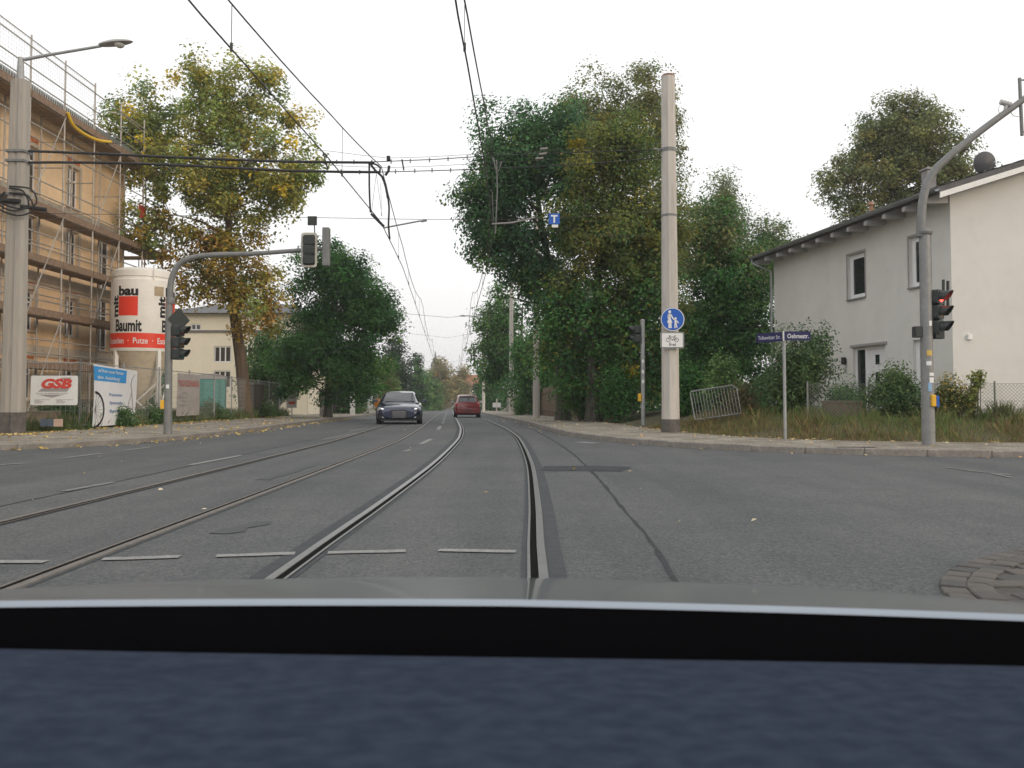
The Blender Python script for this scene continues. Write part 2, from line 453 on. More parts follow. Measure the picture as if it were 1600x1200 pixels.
def sstep(t): t = np.clip(t, 0, 1); return t * t * (3 - 2 * t)
def terrain_z(X, Y):
    d, sid = side_dist(X, Y)
    base = gz(Y)
    h = np.where(d > 1.0, 0.085, -0.2)
    near = sstep((44 - Y) / 8.0) * (sid == 1) * sstep((X - 2.5) / 3.0)
    h = h + near * 0.44 * sstep((d - 2.75) / 3.2) * (d > 1.0)
    bumps = 0.03 * np.sin(X * 1.7 + Y * 0.6) * np.sin(Y * 1.3 - X * 0.4)
    h = h + np.where(d > 3.2, bumps, 0)
    return base + h
def tz(x, y): return float(terrain_z(np.array([[x]], float), np.array([[y]], float))[0, 0])
xs = np.concatenate([-np.geomspace(700, 36, 16), np.arange(-35, 35.1, 0.5), np.geomspace(36, 700, 16)])
ys = np.concatenate([-np.geomspace(200, 13, 8), np.arange(-12, 75.1, 0.5), np.geomspace(76, 1400, 30)])
ground = struct(obj('ground', grid_mesh('ground', xs, ys, terrain_z, M_SOIL)))
rxs = np.concatenate([-np.geomspace(150, 22, 8), np.arange(-20, 20.1, 2.0), np.geomspace(22, 150, 8)])
rys = np.concatenate([np.arange(-40, 80, 1.0), np.geomspace(80, 600, 50)])
road = struct(obj('road', grid_mesh('road', rxs, rys, lambda X, Y: gz(Y), M_ASPH)))

def pavement(name, K, Nn, w, keep):
    mb = MB()
    idx = [i for i in range(len(K)) if keep(K[i])]
    A = [K[i] + Nn[i] * 0.14 for i in idx]; B = [K[i] + Nn[i] * w for i in idx]; C = [K[i] + Nn[i] * (w + 0.05) for i in idx]
    za = [g(p[1]) + 0.112 for p in A]; zb = [g(p[1]) + 0.125 for p in B]; zc = [g(p[1]) - 0.05 for p in C]
    strip(mb, A, B, za, zb); strip(mb, B, C, zb, zc)
    return struct(mb.build(name, M_SETT, smooth=True, fix=False))
pav_l = pavement('pavement_far_left', KLs, NLs, 4.1, lambda p: p[0] > -70 and p[1] < 320)
pav_r = pavement('pavement_far_right', KRs, NRs, 2.7, lambda p: p[0] < 70 and p[1] < 320)
pav_l.name, pav_r.name = 'pavement', 'pavement'

# kerb stones one by one near the junction, a long strip beyond
def resample(K, step):
    s = np.concatenate([[0], np.cumsum(np.linalg.norm(np.diff(K, axis=0), axis=1))])
    t = np.arange(0, s[-1], step)
    return np.stack([np.interp(t, s, K[:, 0]), np.interp(t, s, K[:, 1])], 1)
kerb_meshes = []
for k in range(4):
    rr = random.Random(k)
    mb = MB(); L_ = 0.998 - 0.004 * k
    vs = []
    for z in (-0.1, 0.118 + 0.004 * rr.random()):
        for y in (-0.07, 0.07):
            for x in (-L_ / 2, L_ / 2): vs.append((x, y + (0.012 if z < 0 else 0), z))
    mb.add(vs, [(0, 2, 3, 1), (4, 5, 7, 6), (0, 1, 5, 4), (2, 6, 7, 3), (0, 4, 6, 2), (1, 3, 7, 5)])
    me = mb.mesh('kerb_stone', M_KERB)
    bm = bmesh.new(); bm.from_mesh(me); bmesh.ops.recalc_face_normals(bm, faces=bm.faces)
    bmesh.ops.bevel(bm, geom=[e_ for e_ in bm.edges], offset=0.016, segments=1, affect='EDGES'); bm.to_mesh(me); bm.free()
    kerb_meshes.append(me)
for K, sgn in ((KLs, 1), (KRs, -1)):
    R = resample(K, 1.0)
    ke = bpy.data.objects.new('kerb', None); COL.objects.link(ke); struct(ke)
    far_i = None
    for i in range(len(R) - 1):
        mid = (R[i] + R[i + 1]) / 2; d = R[i + 1] - R[i]
        if abs(mid[0]) > 16: continue
        if mid[1] > 62: far_i = i if far_i is None else far_i; continue
        nrm = np.array([-d[1], d[0]]) * sgn
        mid = mid + nrm / np.linalg.norm(nrm) * 0.07
        o = obj('kerb_stone', kerb_meshes[i % 4], ke, (mid[0], mid[1], g(mid[1]) + rnd.uniform(-.004, .006)), math.atan2(d[1], d[0]) + rnd.uniform(-.01, .01))
        o.rotation_euler.x = rnd.uniform(-.02, .02)
    A = R[far_i:far_i + 240]; nn = -normals2d(A) if sgn == 1 else normals2d(A)
    mb = MB(); Bp = A + nn * 0.14
    z1 = [g(p[1]) + 0.118 for p in A]; z0 = [g(p[1]) - 0.05 for p in A]
    strip(mb, A, A, z0, z1); strip(mb, A, Bp, z1, z1)
    mb.build('kerb_run', M_KERB, ke, fix=False)

# paved near corner, bottom right: a ring of setts and slabs behind it
KN = np.array([(1.98, -2.0), (2.0, 1.0), (2.03, 3.2), (2.12, 4.1), (2.25, 4.6), (2.5, 5.0), (2.85, 5.36), (3.2, 5.62), (3.6, 5.9), (4.4, 6.25), (5.6, 6.6), (9, 7.3), (30, 9.5)], float)
KNs = smooth_poly(KN, 0.1); NNs = normals2d(KNs)
corner = struct(bpy.data.objects.new('pavement', None)); COL.objects.link(corner)
mb = MB()
strip(mb, KNs, KNs + NNs * 0.05, [0.003] * len(KNs), [0.010] * len(KNs))
mb.add([(p[0] + n_[0] * .05, p[1] + n_[1] * .05, 0.010) for p, n_ in zip(KNs, NNs)] + [(30, -2, 0.010)], [tuple(range(len(KNs) + 1))])
mb.build('bedding', mat('sand_joint', (0.075, 0.07, 0.063), 0.95, var=0.3, vscale=12), corner)
M_STONE = [mat('sett_stone_%d' % k, c, 0.85, var=0.22, vscale=9, bump=0.35, bscale=50, dirt=0.4) for k, c in enumerate([(0.082, 0.078, 0.073), (0.10, 0.092, 0.083), (0.073, 0.071, 0.069), (0.112, 0.099, 0.088)])]
def stone_mesh(name, sx, sy, sz, material, seed):
    rr = random.Random(seed); mb = MB(); vs = []
    for z in (-sz / 2, sz / 2):
        for y in (-sy / 2, sy / 2):
            for x in (-sx / 2, sx / 2): vs.append((x + rr.uniform(-.008, .008), y + rr.uniform(-.006, .006), z + (rr.uniform(-.004, .004) if z > 0 else 0)))
    mb.add(vs, [(0, 2, 3, 1), (4, 5, 7, 6), (0, 1, 5, 4), (2, 6, 7, 3), (0, 4, 6, 2), (1, 3, 7, 5)])
    me = mb.mesh(name, material); bm = bmesh.new(); bm.from_mesh(me); bmesh.ops.recalc_face_normals(bm, faces=bm.faces)
    bmesh.ops.bevel(bm, geom=list(bm.edges), offset=0.006, segments=1, affect='EDGES'); bm.to_mesh(me); bm.free()
    return me
sett_m = [stone_mesh('sett', 0.16, 0.122, 0.09, M_STONE[k % 4], k) for k in range(6)]
slab_m = [stone_mesh('paving_slab', 0.294, 0.143, 0.09, M_STONE[(k + 1) % 4], 20 + k) for k in range(8)]
R = resample(KNs, 0.165)
for row in range(2):
    for i in range(len(R) - 1):
        d = R[i + 1] - R[i]; n_ = np.array([d[1], -d[0]]) / np.linalg.norm(d)
        p = (R[i] + R[i + 1]) / 2 + n_ * (0.07 + 0.125 * row)
        if not (p[1] > 2.6 and p[0] < 5.5): continue
        obj('sett', sett_m[rnd.randrange(6)], corner, (p[0], p[1], -0.026 + rnd.uniform(-.003, .004) + 0.004 * row), math.atan2(d[1], d[0]) + rnd.uniform(-.05, .05))
for r_ in range(30):
    yy = 2.7 + r_ * 0.148
    for c_ in range(16):
        xx = 1.9 + (c_ + 0.5 * (r_ % 2)) * 0.30
        dd = ((KNs - np.array([xx, yy])) ** 2).sum(1); i = dd.argmin()
        inside = ((np.array([xx, yy]) - KNs[i]) * NNs[i]).sum()
        if inside < 0.285 or xx > 5.3: continue
        obj('paving_slab', slab_m[rnd.randrange(8)], corner, (xx, yy, -0.025 + rnd.uniform(-.003, .003)), rnd.uniform(-.02, .02))

# ------------------------------------------------------------------ tram tracks
def offset_path(P, off, step=0.8, y1=330):
    S = smooth_poly(P, step); S = S[(S[:, 1] < y1)]
    return S + normals2d(S) * off
M_TARS = mat('rail_joint_seal', (0.060, 0.066, 0.072), 0.85, var=0.2, vscale=7, spec=0.2, dirt=0.2)
def rail(parent, P, off, side, shiny):
    """a grooved rail: running head on the outer side, groove and lip towards the track middle"""
    def band(a, b, z0, z1=None):
        A, B = offset_path(P, off + side * a), offset_path(P, off + side * b)
        m = MB(); z1 = z0 if z1 is None else z1
        strip(m, A, B, [g(p[1]) + z0 for p in A], [g(p[1]) + z1 for p in B]); return m
    m = MB()
    m2 = band(0, 0.052, 0.013); m.add(m2.v, m2.f)
    m2 = band(0, 0.0, 0.005, 0.013); m.add(m2.v, m2.f)
    m2 = band(0.052, 0.056, 0.013, 0.004); m.add(m2.v, m2.f)
    r = m.build('rail', M_RAIL if shiny else M_RAILD, parent, fix=False)
    band(-0.046, 0.0, 0.0065).build('groove', M_GROOVE, r, fix=False)
    m = MB()
    m2 = band(-0.064, -0.046, 0.011); m.add(m2.v, m2.f)
    m2 = band(-0.046, -0.046, 0.011, 0.006); m.add(m2.v, m2.f)
    m.build('lip', M_RAIL if shiny else M_RAILD, r, fix=False)
    band(-0.10 if shiny else -0.085, 0.16 if shiny else 0.085, 0.0035).build('tar_strip', M_TARS, r, fix=False)
t1 = thing('tram_track', 'polished grooved tram track curving ahead under the red hatchback', 'tram track')
rail(t1, TRK, -0.725, -1, True); rail(t1, TRK, 0.725, 1, True)
t2 = thing('tram_track', 'dull brown tram track running under the oncoming dark car', 'tram track')
rail(t2, TRK2, -0.725, -1, False); rail(t2, TRK2, 0.725, 1, False)

# ------------------------------------------------------------------ painted markings, seams and patches
def dash(p0, p1, w, material=M_PAINT, z=0.0075, name='marking_dash'):
    p0, p1 = np.array(p0, float), np.array(p1, float)
    d = p1 - p0; L = np.linalg.norm(d); d /= L; n_ = np.array([-d[1], d[0]])
    k = max(2, int(L / 0.12)); rr = random.Random(int(p0[0] * 977 + p0[1] * 131))
    A = [p0 + d * L * i / k + n_ * (w / 2 + rr.uniform(-.008, .005)) for i in range(k + 1)]
    B = [p0 + d * L * i / k - n_ * (w / 2 + rr.uniform(-.008, .005)) for i in range(k + 1)]
    m = MB(); strip(m, A, B, [g(p[1]) + z for p in A], [g(p[1]) + z for p in B])
    return m.build(name, material, road, fix=False)
def ypix(x, y):
    """ground point under a pixel (flat part of the street)"""
    p = at(x, y, 10.0); t = -CAMZ / (p.z - CAMZ); return (p.x * t, 10.0 * t)
for a, b_ in (((-15, 879), (72, 879)), ((160, 875), (281, 871)), ((338, 870), (461, 866)), ((512, 865), (634, 862)), ((685, 861), (806, 863))):
    dash(ypix(*a), ypix(*b_), 0.10)
for a, b_ in (((-60, 731), (42, 724)), ((100, 716), (157, 709)), ((193, 704), (236, 699))): dash(ypix(*a), ypix(*b_), 0.10)
for a, b_ in (((297, 727), (377, 712)),): dash(ypix(*a), ypix(*b_), 0.11)
for a, b_ in (((100, 768), (178, 754)), ((505, 687), (560, 677))): dash(ypix(*a), ypix(*b_), 0.10, M_PAINTW)
dash((-4.88, 26), (-4.95, 29.5), 0.10, M_PAINTW)
dash(ypix(632, 706), ypix(642, 702), 0.10, M_PAINTW)
dash(ypix(658, 694), ypix(673, 686.5), 0.12)
dash((-2.35, 27.5), (-2.6, 31.5), 0.12)
for Y in np.arange(36, 110, 6.5): dash((trk(Y) - 1.42, Y), (trk(Y + 3) - 1.42, Y + 3), 0.12, M_PAINT)
for Y in np.arange(36, 80, 6.5): dash((trk(Y) - 4.35, Y), (trk(Y + 3) - 4.35, Y + 3), 0.12, M_PAINTW)
dash(ypix(905, 691), ypix(931, 693), 0.28, M_PAINT)
dash(ypix(1478, 731), ypix(1540, 739), 0.06, M_PAINTW); dash(ypix(1548, 740), ypix(1582, 747), 0.06, M_PAINTW); dash(ypix(1566, 741), ypix(1573, 742.5), 0.16, M_PAINTW)
def seam(pts, w, material=M_TAR, z=0.0035, jitter=0.012, name='tar_seam'):
    S = smooth_poly(np.array(pts, float), 0.25); n_ = normals2d(S); rr = np.random.RandomState(len(S))
    A = S + n_ * (w / 2 + rr.uniform(-jitter, jitter, (len(S), 1))); B = S - n_ * (w / 2 + rr.uniform(-jitter, jitter, (len(S), 1)))
    m = MB(); strip(m, A, B, [g(p[1]) + z for p in A], [g(p[1]) + z for p in B]); return m.build(name, material, road, fix=False)
seam([(0.86, 3.0), (0.9, 4.8), (0.98, 6.3), (1.0, 7.8), (1.05, 9.6), (1.09, 12.3), (1.08, 16), (0.98, 20), (0.75, 26), (0.2, 36)], 0.032)
seam([(-4.72, 2), (-4.72, 8.4), (-4.75, 14), (-4.8, 20), (-5.0, 28), (-5.6, 38)], 0.03, jitter=0.008)
seam([(0.42, 12.35), (0.8, 12.3), (1.2, 12.32), (1.62, 12.2)], 0.85, M_TARW, z=0.0048, jitter=0.06, name='asphalt_patch')
M_TARL = mat('tar_patch_pale', (0.066, 0.070, 0.074), 0.8, var=.15, vscale=14)
seam([(-3.05, 10.6), (-3.0, 11.8), (-2.98, 13.2)], 0.18, M_TARL, z=0.0048, jitter=0.03, name='asphalt_patch')
seam([(-2.15, 6.4), (-2.08, 6.7), (-2.02, 7.05)], 0.16, M_TARL, z=0.0048, jitter=0.06, name='asphalt_patch')

# ------------------------------------------------------------------ trees
M_LEAF = leaf_mat('leaf', 0.42)
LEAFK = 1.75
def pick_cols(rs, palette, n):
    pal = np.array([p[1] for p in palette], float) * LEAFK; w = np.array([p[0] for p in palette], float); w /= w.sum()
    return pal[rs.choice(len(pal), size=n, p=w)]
def crown_points(rs, lobes, n, shell=0.45):
    vol = np.array([l[3] * l[4] * l[5] for l in lobes]) ** 0.85
    ids = rs.choice(len(lobes), size=n, p=vol / vol.sum())
    d = rs.normal(size=(n, 3)); d /= np.linalg.norm(d, axis=1)[:, None]
    r = rs.uniform(size=n) ** shell
    L = np.array(lobes, float)[ids]
    # uneven outline: each lobe swells and shrinks with direction
    wob = 1 + 0.16 * np.sin(3.1 * d[:, 0] + 2.3 * ids + 1.7 * d[:, 2] * 3) + 0.12 * np.sin(5.3 * d[:, 1] + 4.1 * d[:, 2] + ids)
    return L[:, :3] + d * L[:, 3:6] * (r * wob)[:, None], d, ids
def tree(name, label, base, lobes, trunk, nclust=420, per=70, leaf=0.17, crad=0.5, palette=None, lowpal=None, bark=None, seed=1,
         limbs=16, trunk_r=0.28, top=None, group=None, cat='tree', twigs=True, flat=0.75, shell=0.45, cut=None):
    rs = np.random.RandomState(seed)
    root = thing(name, label, cat, base, group=group)
    C, D, ids = crown_points(rs, lobes, nclust, shell)
    if cut is not None:
        keep = cut(C); C, D, ids = C[keep], D[keep], ids[keep]
    n = len(C)
    cc = pick_cols(rs, palette, n)
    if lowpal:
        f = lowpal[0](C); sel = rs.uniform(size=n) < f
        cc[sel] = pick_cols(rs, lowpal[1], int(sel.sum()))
    cc = cc * rs.uniform(0.72, 1.32, (n, 1))
    cnt = np.maximum(6, (per * rs.uniform(0.45, 1.5, n)).astype(int))
    rep = np.repeat(np.arange(n), cnt)
    off = rs.normal(size=(len(rep), 3)); off /= np.linalg.norm(off, axis=1)[:, None]; off *= (rs.uniform(size=len(rep)) ** 0.42 * 1.62)[:, None]; off *= (crad * rs.uniform(0.6, 1.3, n))[rep][:, None]; off[:, 2] *= flat
    P = C[rep] + off
    Nn = off / (np.linalg.norm(off, axis=1)[:, None] + 1e-6) * 0.75 + D[rep] * 0.35 + np.array([0, 0, 0.70]) + rs.normal(size=(len(rep), 3)) * 0.42
    Nn /= np.linalg.norm(Nn, axis=1)[:, None]
    cols = cc[rep] * rs.uniform(0.82, 1.2, (len(rep), 1))
    swap = rs.uniform(size=len(rep)) < 0.12
    cols[swap] = pick_cols(rs, palette, int(swap.sum()))
    me = leaves_mesh('crown', P.astype(np.float32), Nn.astype(np.float32), leaf * rs.uniform(0.6, 1.35, len(rep)), cols, M_LEAF)
    crown = obj('crown', me, root)
    # trunk, limbs, twigs
    bark = bark or M_BARK
    T = smooth_poly(np.array(trunk, float), 0.6)
    k = len(T)
    H = T[-1][2]
    tr = [trunk_r * (1.25 if i == 0 else 1) * (1 - 0.86 * (i / (k - 1)) ** 0.9) for i in range(k)]
    mb = MB(); mb.tube([tuple(p) for p in T], tr, 10)
    mb.build('trunk', bark, root, smooth=True, fix=False)
    mb = MB()
    order = rs.permutation(n)
    anchors = []
    for q in range(min(limbs, n)):
        c = C[order[q]]
        i = int(np.clip(k * (0.22 + 0.75 * rs.uniform()), 1, k - 2))
        zlim = c[2] - 0.35 * np.linalg.norm(c[:2] - T[i][:2])
        i = int(np.argmin(np.abs(T[:, 2] - max(T[1][2], min(zlim, H)))))
        i = max(1, min(i, k - 2))
        s = T[i]; e = s + (c - s) * 0.92
        mid = (s + e) / 2 + rs.normal(size=3) * 0.12 * np.linalg.norm(e - s) * 0.6; mid[2] += 0.08 * np.linalg.norm(e - s)
        pth = smooth_poly(np.array([s, (s + mid) / 2 + rs.normal(size=3) * .05, mid, e]), 0.7)
        r0 = min(tr[i] * 0.62, 0.035 + 0.022 * np.linalg.norm(e - s))
        mb.tube([tuple(p) for p in pth], [r0 * (1 - 0.85 * j / (len(pth) - 1)) for j in range(len(pth))], 6, caps=False)
        anchors += [p for p in pth[len(pth) // 4:]]
    if twigs and anchors:
        A = np.array(anchors)
        for q in range(n):
            if rs.uniform() > 0.6: continue
            j = ((A - C[q]) ** 2).sum(1).argmin(); s = A[j]
            if np.linalg.norm(C[q] - s) > 3.0: continue
            mb.tube([tuple(s), tuple((s + C[q]) / 2 + rs.normal(size=3) * 0.1), tuple(C[q])], [0.022, 0.014, 0.006], 4, caps=False)
    mb.build('limb', bark, root, smooth=True, fix=False)
    return root
G_OLIVE = [(5, (0.20, 0.205, 0.045)), (4, (0.145, 0.19, 0.052)), (2, (0.25, 0.21, 0.045)), (1.2, (0.36, 0.27, 0.025)), (2, (0.11, 0.155, 0.06))]  # poplar olive, brightened so the colour includes some windscreen flare
G_BROWN = [(4, (0.20, 0.14, 0.026)), (3, (0.24, 0.16, 0.028)), (4, (0.16, 0.15, 0.032)), (1, (0.30, 0.20, 0.03)), (1, (0.20, 0.115, 0.028))]  # dying leaf browns, with a warm windscreen reflection put into the tint
G_DARK = [(4, (0.034, 0.100, 0.024)), (4, (0.046, 0.122, 0.028)), (2, (0.026, 0.080, 0.026)), (1, (0.075, 0.145, 0.032))]
G_OAK = [(4, (0.040, 0.100, 0.040)), (3, (0.054, 0.122, 0.038)), (2, (0.034, 0.086, 0.040)), (1, (0.080, 0.130, 0.034))]
G_OAKB = [(4, (0.092, 0.108, 0.022)), (3, (0.070, 0.108, 0.026)), (2, (0.125, 0.120, 0.022)), (2, (0.052, 0.098, 0.028)), (0.3, (0.26, 0.20, 0.015))]
G_LIME = [(4, (0.085, 0.150, 0.045)), (3, (0.105, 0.160, 0.05)), (2, (0.068, 0.125, 0.045))]
G_BIRCH = [(4, (0.12, 0.15, 0.075)), (3, (0.14, 0.155, 0.08)), (2, (0.10, 0.13, 0.07))]
G_GREYG = [(4, (0.105, 0.128, 0.050)), (3, (0.125, 0.132, 0.044)), (2, (0.082, 0.115, 0.050)), (1.5, (0.15, 0.135, 0.04))]
G_GOLD = [(4, (0.15, 0.13, 0.045)), (3, (0.12, 0.125, 0.05)), (2, (0.19, 0.14, 0.04))]
G_CONIF = [(4, (0.022, 0.042, 0.026)), (3, (0.03, 0.05, 0.03))]

def lobe(x0, x1, y0, y1, Y, base, depth=None, dy=0.0):
    """crown lobe covering the given rectangle of the view at street distance Y"""
    a, b_ = at(x0, y1, Y + dy), at(x1, y0, Y + dy)
    c = (a + b_) / 2; rx, rz = (b_.x - a.x) / 2, (b_.z - a.z) / 2
    return (c.x - base[0], c.y - base[1], c.z - base[2], rx, depth or (rx + rz) / 2, rz)

# poplar with yellowing leaves behind the building site fence
B = (ax(385, 42), 42.0, g(42) + 0.05)
Lb = lambda *a, **k: lobe(*a, 42.0, B, **k)
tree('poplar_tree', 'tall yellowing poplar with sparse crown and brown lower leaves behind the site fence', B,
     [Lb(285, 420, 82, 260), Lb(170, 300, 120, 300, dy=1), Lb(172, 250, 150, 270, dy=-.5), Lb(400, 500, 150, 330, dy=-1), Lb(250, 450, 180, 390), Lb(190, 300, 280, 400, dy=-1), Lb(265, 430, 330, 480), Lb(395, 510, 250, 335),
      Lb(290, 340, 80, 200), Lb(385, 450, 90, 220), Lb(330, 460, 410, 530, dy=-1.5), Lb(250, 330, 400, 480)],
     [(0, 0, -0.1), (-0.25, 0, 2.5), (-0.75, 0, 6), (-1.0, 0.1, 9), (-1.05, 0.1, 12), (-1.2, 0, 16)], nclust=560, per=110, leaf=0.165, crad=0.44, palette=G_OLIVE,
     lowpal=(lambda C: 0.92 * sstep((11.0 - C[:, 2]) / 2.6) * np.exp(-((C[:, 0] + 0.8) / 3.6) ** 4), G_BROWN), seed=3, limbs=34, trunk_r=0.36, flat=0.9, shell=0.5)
# dense dark tree left of the street
B = (ax(512, 46), 46.0, g(46) + 0.1)
Lb = lambda *a, **k: lobe(*a, 46.0, B, **k)
tree('maple_tree', 'dense dark green maple beside the left pavement, low crown hiding its trunk', B,
     [Lb(450, 600, 380, 520), Lb(440, 560, 470, 610), Lb(530, 628, 440, 580), Lb(475, 560, 368, 450), Lb(420, 500, 520, 620, dy=-1), Lb(560, 632, 440, 520), Lb(490, 600, 540, 628)],
     [(0, 0, -0.1), (0.05, 0, 2), (0.2, 0, 5), (0.3, 0, 8)], nclust=520, per=120, leaf=0.14, crad=0.44, palette=G_DARK, seed=5, limbs=18, trunk_r=0.24, bark=M_BARKG)
# the dark group right of the street
B = (ax(880, 37), 37.0, g(37) + 0.1)
Lb = lambda *a, **k: lobe(*a, 37.0, B, **k)
tree('oak_tree', 'big dark oak overhanging the street, blue green crown beside the contact wires', B,
     [Lb(728, 890, 165, 330), Lb(698, 830, 245, 375), Lb(765, 900, 165, 300), Lb(720, 800, 300, 410), Lb(800, 900, 330, 480), Lb(745, 850, 340, 430), Lb(850, 930, 200, 400), Lb(830, 920, 420, 560), Lb(840, 930, 135, 280), Lb(780, 870, 400, 480)],
     [(0, 0, -0.1), (-0.1, 0, 3), (-0.5, 0, 6), (-1.0, 0, 9), (-1.3, 0, 12)], nclust=600, per=115, leaf=0.135, crad=0.44, palette=G_OAK, seed=8, limbs=30, trunk_r=0.34, bark=M_BARKG)
B = (ax(925, 34), 34.0, g(34) + 0.1)
Lb = lambda *a, **k: lobe(*a, 34.0, B, **k)
tree('oak_tree', 'olive brown oak in front of the dark group, just left of the concrete mast', B,
     [Lb(880, 1030, 170, 330), Lb(860, 1050, 290, 450), Lb(850, 960, 400, 540), Lb(940, 1075, 380, 560), Lb(900, 1000, 480, 600), Lb(1000, 1070, 280, 420), Lb(835, 900, 480, 590), Lb(930, 1060, 500, 625), Lb(860, 940, 540, 620)],
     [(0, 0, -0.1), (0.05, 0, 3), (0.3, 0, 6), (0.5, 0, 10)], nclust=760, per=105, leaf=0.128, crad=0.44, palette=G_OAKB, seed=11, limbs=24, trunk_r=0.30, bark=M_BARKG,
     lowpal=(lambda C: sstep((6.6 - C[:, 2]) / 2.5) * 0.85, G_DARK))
B = (ax(985, 46), 46.0, g(46) + 0.1)
Lb = lambda *a, **k: lobe(*a, 46.0, B, **k)
tree('ash_tree', 'tallest grey green ash rising behind the oaks', B,
     [Lb(940, 1060, 84, 250), Lb(865, 960, 118, 270), Lb(890, 990, 140, 300), Lb(1000, 1072, 130, 330), Lb(960, 1090, 260, 460), Lb(880, 960, 160, 260), Lb(1040, 1100, 300, 460)],
     [(0, 0, -0.1), (0, 0, 5), (0.3, 0, 10), (0.4, 0, 16)], nclust=420, per=105, leaf=0.14, crad=0.48, palette=G_GREYG, seed=13, limbs=26, trunk_r=0.34, bark=M_BARKG)
B = (ax(1125, 37), 37.0, tz(ax(1125, 37), 37))
Lb = lambda *a, **k: lobe(*a, 37.0, B, **k)
tree('hornbeam_tree', 'dark bushy hornbeam filling the gap between concrete mast and pale house', B,
     [Lb(1060, 1190, 360, 520), Lb(1050, 1150, 450, 620), Lb(1120, 1215, 430, 630), Lb(1070, 1160, 300, 420), Lb(1150, 1215, 380, 480)],
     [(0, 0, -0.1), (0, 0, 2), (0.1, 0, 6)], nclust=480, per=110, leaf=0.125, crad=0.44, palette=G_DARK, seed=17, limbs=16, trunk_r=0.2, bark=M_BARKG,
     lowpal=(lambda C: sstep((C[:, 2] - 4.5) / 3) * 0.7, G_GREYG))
B = (ax(1130, 52), 52.0, g(52) + 0.1)
Lb = lambda *a, **k: lobe(*a, 52.0, B, **k)
tree('birch_tree', 'pale feathery birch top behind the hornbeam', B,
     [Lb(1100, 1150, 258, 360), Lb(1085, 1180, 300, 420), Lb(1130, 1200, 330, 440)], [(0, 0, -0.1), (0, 0, 6), (0, 0, 14)], nclust=200, per=55, leaf=0.14, crad=0.5, palette=G_BIRCH, seed=19, limbs=14, trunk_r=0.15, bark=M_BARKG)
B = (ax(1222, 50), 50.0, g(50) + 0.3)
Lb = lambda *a, **k: lobe(*a, 50.0, B, **k)
tree('willow_tree', 'light green willow peeping over the far end of the house roof', B,
     [Lb(1170, 1252, 340, 430), Lb(1190, 1250, 380, 470)], [(0, 0, -0.1), (0, 0, 5), (0, 0, 9)], nclust=150, per=60, leaf=0.16, crad=0.5, palette=G_BIRCH[1:] + G_LIME, seed=23, limbs=10, trunk_r=0.18)
B = (ax(1405, 50), 50.0, g(50) + 0.4)
Lb = lambda *a, **k: lobe(*a, 50.0, B, **k)
tree('lime_tree', 'large rounded lime tree rising behind the pale house roof', B,
     [Lb(1325, 1490, 150, 320), Lb(1312, 1420, 190, 340), Lb(1400, 1518, 190, 330), Lb(1360, 1470, 146, 230), Lb(1280, 1350, 245, 350), Lb(1300, 1400, 310, 390), Lb(1440, 1560, 260, 380), Lb(1370, 1500, 300, 400)],
     [(0, 0, -0.1), (0, 0, 6), (0, 0, 10), (0.1, 0, 15)], nclust=600, per=105, leaf=0.155, crad=0.5, palette=G_GREYG, seed=29, limbs=24, trunk_r=0.45)
# farther along the street
def far_tree(name, label, x0, x1, y0, y1, Y, xb, palette, seed, ncl=150, per=55, leaf=0.3, crad=0.7, lob=None, group='trees farther down the street'):
    B = (ax(xb, Y), Y, g(Y))
    if lob is None:
        xm, ym = (x0 + x1) / 2, (y0 + y1) / 2; w, h = x1 - x0, y1 - y0
        lob = [(x0, x1 - w * .2, y0 + h * .25, y1), (x0 + w * .25, x1, y0 + h * .3, y1 - h * .05), (x0 + w * .2, x1 - w * .2, y0, ym + h * .1), (x0 + w * .05, xm, y0 + h * .15, ym)]
    Lo = [lobe(*l, Y, B) for l in lob]
    H = max(l[2] + l[5] for l in Lo)
    return tree(name, label, B, Lo, [(0, 0, -0.2), (0.1, 0, H * .3), (0, 0, H * .6), (0.1, 0, H * .85)], nclust=ncl, per=per, leaf=leaf, crad=crad, palette=palette, seed=seed, limbs=10, trunk_r=0.12 + H * 0.015, bark=M_BARKG, group=group)
far_tree('street_tree', 'bright green street tree left of the oaks, overhanging the right pavement', 735, 835, 445, 615, 66, 815, G_LIME + G_DARK, 31, 330, 60, 0.2, 0.5)
far_tree('street_tree', 'shaded green tree low behind the oaks beside the board fence', 790, 900, 500, 645, 58, 850, G_DARK, 33, 300, 60, 0.18, 0.5)
far_tree('street_tree', 'dim green tree behind the red hatchback where the street narrows', 745, 800, 560, 645, 110, 778, G_DARK, 35, 130, 50, 0.3, 0.7)
far_tree('street_tree', 'slim dark tree right of the church spire, over an orange roof', 738, 775, 590, 645, 150, 757, G_CONIF, 37, 90, 50, 0.35, 0.8)
far_tree('street_tree', 'golden green tree closing the street below the church spire', 662, 722, 562, 645, 185, 695, G_GOLD, 39, 200, 60, 0.42, 0.9)
far_tree('street_tree', 'pale golden tree beside the orange roof at the end of the street', 708, 738, 566, 640, 190, 722, G_GOLD, 41, 80, 50, 0.42, 0.9)
far_tree('street_tree', 'green tree closing the street above the oncoming car', 640, 690, 580, 646, 140, 662, G_LIME + G_DARK, 43, 140, 50, 0.36, 0.8)
far_tree('street_tree', 'dark pointed tree between the left masts', 636, 668, 548, 645, 120, 652, G_CONIF + G_DARK, 45, 120, 50, 0.26, 0.55, lob=[(646, 658, 548, 600), (640, 665, 572, 630), (636, 668, 600, 645)])
far_tree('street_tree', 'black green tree behind the dense maple', 585, 645, 520, 640, 92, 612, G_CONIF, 47, 220, 55, 0.24, 0.55, lob=[(600, 634, 520, 580), (590, 645, 555, 620), (580, 635, 590, 645)])
